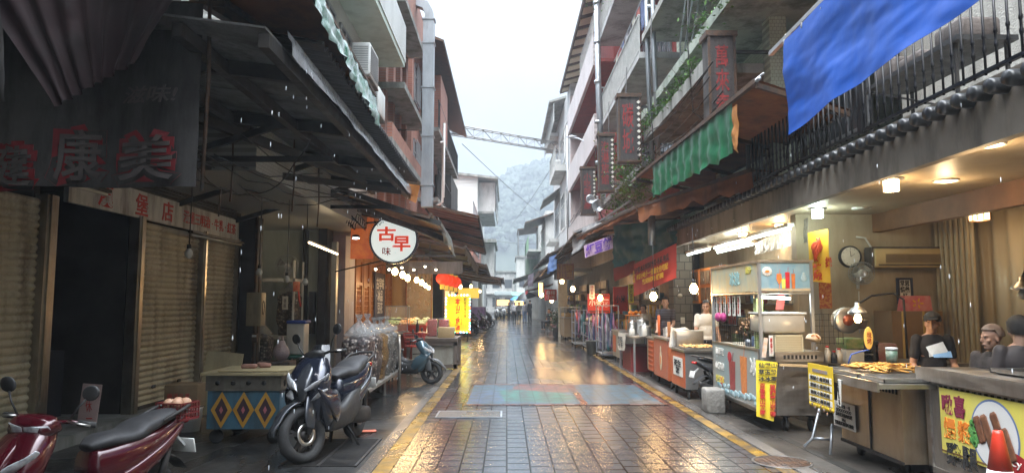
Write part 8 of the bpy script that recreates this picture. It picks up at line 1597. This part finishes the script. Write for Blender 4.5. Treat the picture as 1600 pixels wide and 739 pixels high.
# ceiling lamps
def ceil_lamp(px_, py_, kind, label, col_, power, m):
    p = at(px_, py_, Z=2.995); t2 = thing('ceiling_lamp', label, 'ceiling lamp', (p.x,p.y,3.0), group='ceiling lamps of the near right shop')
    if kind == 'flat':
        q = MB(); q.lathe((p.x,p.y,2.99), [(.10,-.002), (.125,-.012), (.13,0), (.13,.008)], 24); q.build('ring', M_['white_paint'], t2); q = MB(); q.lathe((p.x,p.y,2.985), [(.105,0), (.06,-.010), (0,-.014)], 22); q.build('diffuser', m, t2)
    else:
        q = MB(); q.lathe((p.x,p.y,2.985), [(.13,0), (.13,.01), (.05,.012)], 24); q.lathe((p.x,p.y,2.90), [(.03,.08), (.03,.09)], 10); q.build('ceiling_plate', M_['steel'], t2)
        q = MB(); q.lathe((p.x,p.y,2.86), [(.055,0), (.065,.02), (.065,.11), (.05,.125)], 16); [q.bar((p.x+.07*math.cos(a_*PI/8),p.y+.07*math.sin(a_*PI/8),2.86), (p.x+.07*math.cos(a_*PI/8),p.y+.07*math.sin(a_*PI/8),2.985), .012, .012) for a_ in range(16)]; q.build('crystal_shade', m, t2)
    if power: lamp('ceiling_light', (p.x,p.y,2.80), power, col_, t2, .08)
WARM, COOL = (1,.70,.38), (.82,1,.90); mw = pm('warm_lamp_glow', (1,.8,.5), None, emit=12, ecol=(1,.72,.40)); mc = pm('cool_lamp_glow', (.9,1,.95), None, emit=9, ecol=(.80,1,.90)); mo = pm('orange_lamp_glow', (1,.7,.3), None, emit=14, ecol=(1,.58,.22))
ceil_lamp(1545,226,'flat','flat warm ceiling lamp nearest on the right ceiling',WARM,16,mw); ceil_lamp(1392,280,'crystal','warm crystal ceiling lamp in the middle of the row',WARM,20,mw); ceil_lamp(1478,282,'flat','flat warm ceiling lamp right of the warm crystal one',WARM,16,mw); ceil_lamp(1277,326,'crystal','cool white crystal ceiling lamp',COOL,24,mc); ceil_lamp(1346,325,'flat','flat unlit ceiling lamp with a dull disc',COOL,0,M_['bulb_off']); ceil_lamp(1218,350,'crystal','orange glowing crystal ceiling lamp above the drinks cart',(1,.6,.26),26,mo); ceil_lamp(1281,344,'flat','small flat warm ceiling lamp below the cool white crystal one',WARM,8,mw); ceil_lamp(1161,364,'crystal','farthest small crystal ceiling lamp',WARM,16,mw); ceil_lamp(1219,368,'flat','farthest flat ceiling lamp behind the orange glowing one',WARM,8,mw)
t2 = thing('lantern', 'small square paper lantern hanging near the corrugated wall', 'lantern', at(1530,338,Y=9.2)); p = at(1530,338,Y=9.2)
q = MB(); q.rbox(p, (.17,.17,.11), .01); q.build('paper_shade', pm('paper_glow', (1,.75,.45), None, emit=3.2, ecol=(1,.66,.34)), t2); q = MB(); [q.bar(p+Vector((a_*.087,b_*.087,-.06)), p+Vector((a_*.087,b_*.087,.06)), .01, .01) for a_ in (-1,0,1) for b_ in (-1,0,1) if abs(a_)+abs(b_) > 0]; [q.box(p+Vector((0,0,z)), (.19,.19,.008)) for z in (-.058,.058)]; q.bar(p+Vector((0,0,.06)), Vector((p.x,p.y,3.3)), .01, .01); q.build('lantern_frame', M_['warm_wood'], t2); lamp('lantern_light', p-Vector((0,0,.12)), 14, WARM, t2, .1)
# pendants of the stalls
p = at(1084,452,Y=12.0); bulb((p.x,12.0,p.z), 'large glowing bulb hanging left of the photo posters', True, 2.95, .075, None, 60)
p = at(1021,464,Y=14.6); bulb((p.x,14.6,p.z), 'large glowing bulb hanging under the red banner', True, 2.9, .08, None, 18)
for k, (px_, py_, Y, r) in enumerate(((938,466,23.3,.09), (846,461,40,.13), (878,440,31,.10), (862,470,38,.10), (895,452,26,.09))):
    p = at(px_, py_, Y=Y); bulb((p.x,Y,p.z), ('glowing bulb above the red cloth sign','tall warm bulb near the black umbrella','white glowing bulb under the old wooden board','warm bulb low over the potted plant','warm bulb over the glass snack stall')[k], True, p.z+.7, r, 'bulbs along the far right stalls', 26 if k else 30)
# posters behind the vendor
t2 = thing('poster_board', 'row of orange bordered food photo posters on the wall behind the vendor', 'poster', (4.5,15,2)); 
for k in range(4):
    y0_ = 14.5+k*1.0; q = MB(); q.bb(4.50,4.53,y0_,y0_+.88,1.62,2.42); o = q.build('poster', pm('poster_orange', (.70,.22,.04), (.62,.18,.03), 4, .5), t2)
    for j in range(2):
        for i in range(2): q = MB(); q.bb(4.49,4.50,y0_+.07+.4*i,y0_+.42+.4*i,1.68+.38*j,1.98+.38*j); q.build('photo', pm('food_photo', (.30,.16,.08), (.10,.06,.04), 12, .5, dirt=(.55,.45,.3), dirt_amt=.7), o)
t2 = thing('tiled_pillar', 'grey block pillar between the two vendors', 'pillar', (4.1,16.9,0)); q = MB(); q.bb(3.95,4.4,16.7,17.2,0,3.0); q.build('shaft', brickmat('grey_block', (.13,.12,.10), (.17,.155,.13), (.06,.055,.05), .25, .2, .7, 'Y', .012, dirt=(.07,.06,.05)), t2); q = MB(); q.rbox((4.15,16.69,1.22), (.10,.02,.15), .01); q.build('switch_plate', M_['ink_white'], t2); q = MB(); q.lathe((4.1,16.69,1.8), [(.06,0), (0,-.002)], 20, 'Y'); q.build('round_sticker', M_['ink_white'], t2)
for k, px_ in enumerate((1009,1021,1060,1072)): p = at(px_,470,Y=18.0-k*.1); t2 = thing('calligraphy_sheet', ('black lettered cream sheet at the left of the pillar','second black lettered cream sheet left of the pillar','black lettered cream sheet just right of the striped vendor','narrow cream sheet beside the posters')[k], 'sign', (p.x,17.9,1.5)); q = MB(); q.bb(p.x-.10,p.x+.10,17.6,17.61,1.75,2.4); q.build('sheet', M_['ink_white'], t2); text('魚\n筍' if k % 2 else '米\n酒', (p.x,17.6,2.08), (1,0,0), (0,0,1), .2, M_['ink_black'], t2, bold=.03, fit=(.15,.5))
t2 = thing('back_shelf', 'cluttered shelves of jars and cartons behind the right stalls', 'shelf', (5.2,15,0)); 
for z in (.6,1.1,1.6,2.1): q = MB(); q.bb(4.6,5.5,17.9,18.0,z,z+.03); q.bb(5.25,5.58,11.2,17.8,z,z+.03); q.build('shelf_board', M_['dark_wood'], t2)
random.seed(21); cols = ((.45,.35,.2),(.35,.05,.04),(.1,.2,.3),(.5,.48,.42),(.2,.3,.12),(.6,.4,.08),(.12,.08,.06))
for k in range(60): z = random.choice((.63,1.13,1.63,2.13)); y = 11.4+6.2*k/60; h_ = random.uniform(.15,.38); cc = random.choice(cols); q = MB(); (q.rbox((5.4,y,z+h_/2), (.22,random.uniform(.1,.24),h_), .01) if k % 3 else q.lathe((5.4,y,z), [(.07,0), (.075,h_*.8), (.05,h_)], 12)); tag(q.build('carton' if k % 3 else 'jar', pm('goods_%d' % cols.index(cc), cc, tuple(c*.5 for c in cc), 9, .5)), '%s %s, %s from the near end of the back shelves' % (('tan','red','blue','cream','green','amber','brown')[cols.index(cc)], 'carton' if k % 3 else 'jar', ordinal(k+1)), 'box' if k % 3 else 'jar', 'goods on the back shelves')
# ------------- vendor carts
def cart(label, x0, x1, y0, y1, z0, z1, mat, front=None, top=M_['steel'], wheels=True, side_txt=None, name='cart'):
    t = thing('cart', label, 'cart', ((x0+x1)/2,(y0+y1)/2,0)); q = MB(); q.bb(x0,x1,y0,y1,z0,z1); q.build('body', mat, t); q = MB(); q.bb(x0-.03,x1+.03,y0-.03,y1+.03,z1,z1+.035); q.build('worktop', top, t)
    if front: q = MB(); q.bb(x0-.012,x0,y0+.02,y1-.02,z0+.02,z1-.02); q.build('front_panel', front, t)
    if wheels:
        for x in (x0+.06,x1-.06):
            for y in (y0+.06,y1-.06): caster(t, x, y, .07)
    return t
m_opan = pm('orange_panel', (.52,.12,.035), (.44,.09,.03), 2, .5, dirt=(.25,.08,.04), dirt_amt=.5)
t = cart('grey snack cart with an orange and white side panel before the cream shirted vendor', 3.05, 3.66, 12.15, 13.15, .17, .80, pm('grey_enamel', (.20,.20,.20), (.26,.26,.25), 2, .35, .5, dirt=(.1,.1,.1)), m_opan)
q = MB(); q.bb(3.028,3.038,12.3,12.95,.36,.68); o = q.build('white_card', M_['ink_white'], t); text('花生\n糖', (3.028,12.62,.52), dr, (0,0,1), .2, M_['ink_black'], o, bold=.02, fit=(.5,.24))
random.seed(9); q = MB(); [q.ell((random.uniform(3.1,3.6),random.uniform(12.2,12.75),.86+random.uniform(0,.035)), (.03,.022,.018), 6, 4) for k in range(170)]; tag(q.build('peanut_snacks', pm('peanut', (.58,.36,.14), (.45,.26,.09), 20, .6)), 'golden snacks heaped on the grey cart tray', 'snacks', kind='stuff'); tray(3.06,3.64,12.15,12.8,.838,'steel tray holding the golden snacks on the grey cart')
t2 = thing('steel_box', 'plain steel box shield behind the golden snacks', 'box', (3.2,13,.84)); q = MB(); q.rbox((3.32,13.0,.99), (.5,.3,.30), .01); q.build('box', M_['steel'], t2)
t2 = thing('price_card', 'white price stick standing at the corner of the grey snack cart', 'sign', (3.1,13.1,.84)); q = MB(); q.box((3.06,13.12,1.0), (.08,.01,.36), ry=.15); q.build('card', M_['ink_white'], t2)
t = cart('orange fronted stainless cart between the grey snack cart and the trestle', 3.08, 3.70, 13.55, 14.85, .16, .92, pm('orange_side', (.45,.12,.04)), pm('faded_red_orange', (.42,.10,.05), (.36,.14,.09), 1.5, .45, dirt=(.3,.14,.1), dirt_amt=.6))
q = MB(); q.ell((3.062,14.15,.50), (.004,.11,.20), 14, 8); q.ell((3.062,14.15,.72), (.004,.06,.07), 12, 6); q.build('gourd_print', pm('gourd_cream', (.58,.46,.30)), t); q = MB(); q.ell((3.058,14.15,.50), (.004,.04,.09), 10, 6); q.build('gourd_stripe', m_or2, t)
cart('grey steel cart behind the orange fronted one', 3.15, 3.75, 15.0, 15.9, .16, .86, M_['steel_dull'], M_['steel_dull'])
t = thing('crate', 'orange plastic lattice crate on its side beside the steel cart', 'crate', (3.1,15.1,.2)); q = MB(); [q.bb(3.09,3.11,15.0+.08*k,15.03+.08*k,.2,.82) for k in range(7)]; [q.bb(3.085,3.105,15.0,15.5,.2+.1*k,.23+.1*k) for k in range(7)]; q.bb(3.11,3.14,15.0,15.5,.2,.82); q.build('crate_body', m_opan, t)
t = thing('trestle_table', 'table with a white lettered cloth and red base under the steaming pots', 'table', (3.2,17,0)); q = MB(); q.bb(2.85,3.6,16.1,18.2,.84,.88); q.build('tabletop', M_['steel'], t); q = MB(); q.bb(2.95,3.5,16.9,18.1,0,.6); q.build('red_base', pm('dull_red_box', (.22,.02,.02)), t); q = MB(); q.cloth((2.83,18.0,.89), (2.83,16.9,.89), (2.80,16.9,.50), (2.80,18.0,.47), 14, 8, .02, 3, 3, fold=.012, fn=3); o = q.build('white_cloth', pm('menu_cloth', (.55,.50,.42), (.48,.43,.35), 4, .8), t); text('竹筍\n包子', (2.79,17.45,.69), dr, (0,0,1), .2, M_['ink_black'], o, bold=.01, fit=(.7,.26)); q = MB(); [q.bar((x,y,0), (x,y,.84), .04, .04) for x in (2.9,3.55) for y in (16.15,18.15)]; q.build('legs', M_['grey_metal'], t)
def pot(x, y, z, r, h_, label, m=None):
    t = thing('cooking_pot', label, 'pot', (x,y,z)); q = MB(); q.lathe((x,y,z), [(r,0), (r,h_), (r*1.05,h_+.005), (r*1.05,h_+.015)], 20); q.build('pot', m or M_['steel'], t); q = MB(); q.lathe((x,y,z+h_+.015), [(r*1.0,0), (r*.6,.03), (.02,.045), (.02,.07), (0,.07)], 20); q.build('lid', M_['steel'], t)
pot(3.2,16.4,.88,.14,.20,'steel pot near the striped vendor'); pot(3.05,17.2,.88,.10,.25,'tall steel canister on the lettered cloth table'); pot(3.35,17.5,.88,.16,.3,'large steel steamer pot by the cream sleeves'); pot(3.35,14.6,.955,.13,.14,'low steel pot on the orange fronted cart')
for k, (x, y, z, w_, h_, m, lab) in enumerate(((3.2,14.9,.955,.05,.42,m_opan,'orange lettered stick sign on the orange fronted cart'), (3.25,14.2,.955,.06,.30,pm('brown_stick',(.35,.14,.05)),'brown wooden stand of skewers on the orange fronted cart'), (2.95,16.7,.88,.12,.14,M_['ink_white'],'white tissue box on the lettered cloth table'), (3.1,16.0,.895,.10,.2,M_['white_plastic'],'white plastic tub on the grey steel cart'))): q = MB(); q.rbox((x,y,z+h_/2), (w_,w_*.8,h_), .01); tag(q.build('stall_item', m), lab, 'stall item')
q = MB(); q.ell((3.45,14.0,1.03), (.22,.2,.12), 16, 10)
for i, v in enumerate(q.v): q.v[i] = v+Vector((1,1,1))*.05*noise.noise(v*7)
tag(q.build('plastic_sack', pm('white_sack', (.55,.52,.45), (.45,.42,.36), 6, .4, bump=.5)), 'white plastic sack heaped on the orange fronted cart', 'bag')
# fruit stall
t = cart('steel fruit cart with a glass case on top', 2.98, 3.6, 18.6, 20.0, .18, .86, M_['steel_dull'])
t2 = thing('display_case', 'glass case of oranges topped with more oranges on the steel fruit cart', 'display case', (3.2,18.9,.9)); a, c = at(983,497,Y=18.7), at(1006,523,Y=18.7); q = MB(); [q.bar((x,y,.9), (x,y,1.30), .02, .02) for x in (a.x,c.x+.1) for y in (18.7,19.2)]; q.bb(a.x,c.x+.1,18.68,19.22,1.29,1.31); q.bb(a.x,c.x+.1,18.68,18.70,.9,.97); q.build('frame', m_or2, t2); q = MB(); q.bb(a.x,c.x+.1,18.69,18.694,.97,1.29); q.build('glass', M_['clear'], t2)
random.seed(2); n_ = 0
for z_, cnt in ((1.36,9), (1.0,7), (1.12,6)):
    for k in range(cnt): q = MB(); q.ell((a.x+.04+(c.x+.02-a.x)*k/cnt,18.85+.08*(k % 2),z_+.03*(k % 3 == 1)), .045, 10, 7); tag(q.build('orange', pm('orange_skin', (.75,.26,.02), (.65,.20,.015), 9, .4)), ('%s orange from the left heaped on top of the glass fruit case' % ordinal(k+1)) if z_ > 1.3 else '%s orange from the left on the %s level inside the glass case' % (ordinal(k+1), 'lower' if z_ < 1.05 else 'upper'), 'orange', 'oranges on top of the case' if z_ > 1.3 else 'oranges inside the case')
q = MB(); q.bb(2.965,2.975,19.4,19.8,.3,.75); tag(q.build('price_board', m_opan), 'small orange board on the side of the fruit cart', 'sign')
# umbrella racks
def rack(x0, x1, y0, y1, h_, label, seed, n=30):
    t = thing('umbrella_rack', label, 'rack', ((x0+x1)/2,(y0+y1)/2,0), group='wheeled umbrella racks'); q = MB(); [q.bar((x,y,.1), (x,y,h_), .03, .03) for x in (x0,x1) for y in (y0,y1)]
    for z in (.14,.5,.9,h_): q.bar((x0,y0,z), (x1,y0,z), .02, .02); q.bar((x0,y1,z), (x1,y1,z), .02, .02); q.bar((x0,y0,z), (x0,y1,z), .02, .02); q.bar((x1,y0,z), (x1,y1,z), .02, .02)
    q.bb(x0,x1,y0,y1,.11,.13); q.build('frame', M_['grey_metal'], t)
    for x in (x0,x1):
        for y in (y0,y1): caster(t, x, y, .05)
    random.seed(seed); cs = ((.03,.04,.10), (.16,.04,.06), (.05,.05,.055), (.10,.10,.16), (.02,.08,.09), (.22,.10,.16), (.20,.20,.22), (.35,.06,.05))
    for k in range(n):
        ci = random.randrange(len(cs)); cc = cs[ci]; x, y = x0+.04+(x1-x0-.08)*k/n, random.choice((y0-.02,random.uniform(y0,y1),random.uniform(y0,y1))); z = random.uniform(.2,.55); L_ = random.uniform(.55,.85); q = MB(); tx, ty = random.uniform(-.05,.05), random.uniform(-.05,.05)
        q.tube([(x,y,z), (x+tx*.1,y,z+.06), (x+tx,y+ty,z+L_*.8), (x+tx,y+ty,z+L_), (x+tx,y+ty,z+L_+.12)], [.008,.03,.035,.012,.010], 7); tag(q.build('folded_umbrella', pm('umb_%d' % cs.index(cc), cc, tuple(min(1,c*2.5) for c in cc), 6, .6)), '%s folded umbrella, %s from the left in the %s' % (('navy','maroon','black','slate','teal','plum','grey','red')[ci], ordinal(k+1), 'nearest tall rack' if seed == 1 else 'low rack beside the bucket' if seed == 2 else 'farthest rack'), 'umbrella', 'folded umbrellas in the %s rack' % ('nearest' if seed == 1 else 'middle' if seed == 2 else 'farthest'))
rack(2.78,3.25,20.6,22.0,1.55,'tall wheeled umbrella rack nearest on the right',1,46); rack(2.72,3.2,23.6,25.2,.95,'low wheeled umbrella rack with lattice top behind the tall one',2,34); rack(2.5,2.95,26,27.2,1.35,'farthest umbrella rack in the shade under the red cloth sign',3,26)
t = thing('bucket', 'grey bucket between the two umbrella racks', 'bucket', (2.72,22.7,0)); q = MB(); q.lathe((2.72,22.7,0), [(.16,0), (.20,.42), (.22,.43), (.19,.43), (.15,.05)], 18); q.build('bucket_body', M_['concrete'], t)
q = MB(); q.ell((2.95,24.3,1.05), (.25,.5,.10), 14, 8); tag(q.build('snack_heap', pm('pastry_tan', (.45,.30,.14), (.3,.2,.1), 14)), 'tan pastries heaped on the low umbrella rack top', 'snacks')
# concrete block & parked motorcycle part
t = thing('concrete_block', 'rough concrete block on the pavement edge beside the drinks cart', 'concrete block', (3.12,10.75,0)); q = MB(); q.rbox((3.12,10.8,.18), (.27,.36,.36), .03); q.build('block', pm('rough_concrete', (.16,.155,.14), (.24,.23,.21), 5, .9, bump=1, bscale=25), t)
scooter('dark scooter parked between the grey snack cart and drinks cart', (3.85,11.75,0), R(8), 0, M_['black_plastic'], m_gun, scale=.8, fine=False)
# far stalls right
t = cart('tan and glass snack stall past the umbrella racks', 2.55, 3.3, 31.5, 34, .12, .95, pm('tan_panel', (.30,.22,.13), (.24,.17,.10), 2, .5)); q = MB(); [q.bar((x,y,.98), (x,y,1.4), .03, .03) for x in (2.58,3.27) for y in (31.5,34)]; q.bb(2.55,3.3,31.5,34,1.4,1.43); q.build('case_frame', M_['grey_metal'], t); q = MB(); q.bb(2.6,3.25,31.7,33.8,1.0,1.15); q.build('snacks', pm('pastry_gold', (.6,.40,.15), (.4,.22,.07), 9, .5), t)
t = thing('wall_panel', 'pale lit wall panel behind the glass snack stall', 'wall', (3.3,34.2,1.5)); a, c = at(875,437,Y=33), at(890,490,Y=33); q = MB(); q.bb(a.x,c.x,34.2,34.3,.0,a.z); q.build('panel', pm('cream_lit', (.60,.55,.42), (.4,.34,.24), 3, .6), t)
cart('dark red fronted stall on the far right', 2.5, 3.2, 36, 39, .1, .95, pm('dark_red_panel', (.16,.02,.03))); cart('far grey stall near the umbrella people', 3.05, 3.7, 44, 48, .1, 1.0, M_['steel_dull']); cart('last stall on the far right lit warm', 3.2, 3.9, 50, 54, .1, 1.0, m_opan)
plant('dark leafy potted plant standing at the far right kerb', [(2.45,34.8,.5), (2.45,34.8,.85)], 220, .3, .08, 12, 0, cat='potted plant', m=pm('dark_pot_leaf', (.03,.07,.03), (.06,.12,.04), 9, .5), group=None)
q = MB(); q.lathe((2.45,34.8,0), [(.18,0), (.24,.4), (.25,.42)], 16); tag(q.build('plant_pot', M_['dark_wood']), 'dark pot under the leafy plant at the far right kerb', 'plant pot')
t = thing('lit_sign', 'tall narrow glowing orange sign under the far right awning', 'sign', (2.6,37,2)); a, c = at(842,442,Y=37), at(848,462,Y=37); q = MB(); q.bb(a.x,c.x,37,37.1,c.z,a.z); q.build('light_panel', pm('orange_glow', (1,.5,.1), None, emit=5, ecol=(1,.45,.08)), t)
# stalls closing the end of the street
for k, (px0, px1, Y, m, lab) in enumerate(((772,800,75,pm('tarp_grey_green', (.16,.19,.18)),'flat grey green canopy stall at the far left end of the street'), (800,822,82,pm('tarp_green', (.08,.22,.16)),'green canopy stall at the street end'))):
    a, c = at(px0,500,Y=Y), at(px1,500,Y=Y); t = thing('stall', lab, 'stall', ((a.x+c.x)/2,Y,0)); q = MB(); q.slab((a.x,Y,2.35), (c.x,Y,2.35), (c.x,Y+3,2.8), (a.x,Y+3,2.8), .05); q.build('canopy', m, t); q = MB(); [q.bar((x,y,0), (x,y,2.4), .06, .06) for x in (a.x+.1,c.x-.1) for y in (Y+.1,Y+2.8)]; q.build('poles', M_['grey_metal'], t); q = MB(); q.bb(a.x+.2,c.x-.2,Y+.5,Y+2,0,.95); q.build('counter', pm('amber_counter', (.4,.28,.10)), t); q = MB(); q.bb(a.x+.3,c.x-.3,Y+.4,Y+.45,1.3,1.9); q.build('lit_board', pm('warm_board_glow', (1,.7,.2), None, emit=1.5, ecol=(1,.6,.2)), t)
for k, (px_, Y) in enumerate(((776,68), (785,70), (800,73), (812,76))): p = at(px_,500,Y=Y); scooter(('white scooter at the far left by the end stall','second white scooter at the street end','pale scooter in the middle of the street end','far pale scooter by the green canopy stall')[k], (p.x,Y,0), R(-90+15*k), 0, M_['white_plastic'], M_['black_plastic'], fine=False, group='pale scooters at the street end')
# shop interiors glow farther along the right row
for k, (y0_, y1_) in enumerate(((18.6,21), (23,27), (30.5,34.5), (38,42), (45,49))):
    t2 = thing('shop_interior', ('shallow lit shop bay behind the fruit cart','shop bay with goods behind the umbrella racks','bright shop bay behind the glass snack stall','warm shop bay behind the far seated person','farthest warm shop bay on the right')[k], 'shop', (4.3,y0_,0)); q = MB(); q.bb(4.30,4.38,y0_,y1_,.1,2.6); q.build('back_panel', pm('shop_brown', (.20,.13,.08), (.09,.06,.04), 2, .7), t2)
    for z in (.7,1.2,1.7,2.2): q = MB(); q.bb(4.0,4.3,y0_,y1_,z,z+.03); q.build('shelf', M_['dark_wood'], t2)
    random.seed(40+k)
    for j in range(26): z = random.choice((.73,1.23,1.73)); y = y0_+(y1_-y0_)*j/26; cc = random.choice(cols); h_ = random.uniform(.15,.36); q = MB(); q.rbox((4.15,y,z+h_/2), (.2,random.uniform(.1,.2),h_), .01, seg=1); q.build('goods', pm('goods_%d' % cols.index(cc), cc), t2)
    lamp('shop_light', (3.7,(y0_+y1_)/2,2.4), 30, (1,.72,.42), t2, .2)
# falling drips from the eaves
random.seed(77); q = MB()
for k in range(170):
    side = random.random()
    if side < .6: x, y, z = random.uniform(-2.0,-1.75), random.uniform(5,14), random.uniform(.3,4)
    else: x, y, z = random.uniform(3.2,3.9), random.uniform(4,14), random.uniform(.6,3.4)
    q.ell((x,y,z), (.0035,.0035,.02), 6, 5)
tag(q.build('raindrops', pm('water_drop', (.8,.85,.9), None, rough=.05, emit=0)), 'drops of rain water falling from the awning edges', 'rain', kind='stuff')
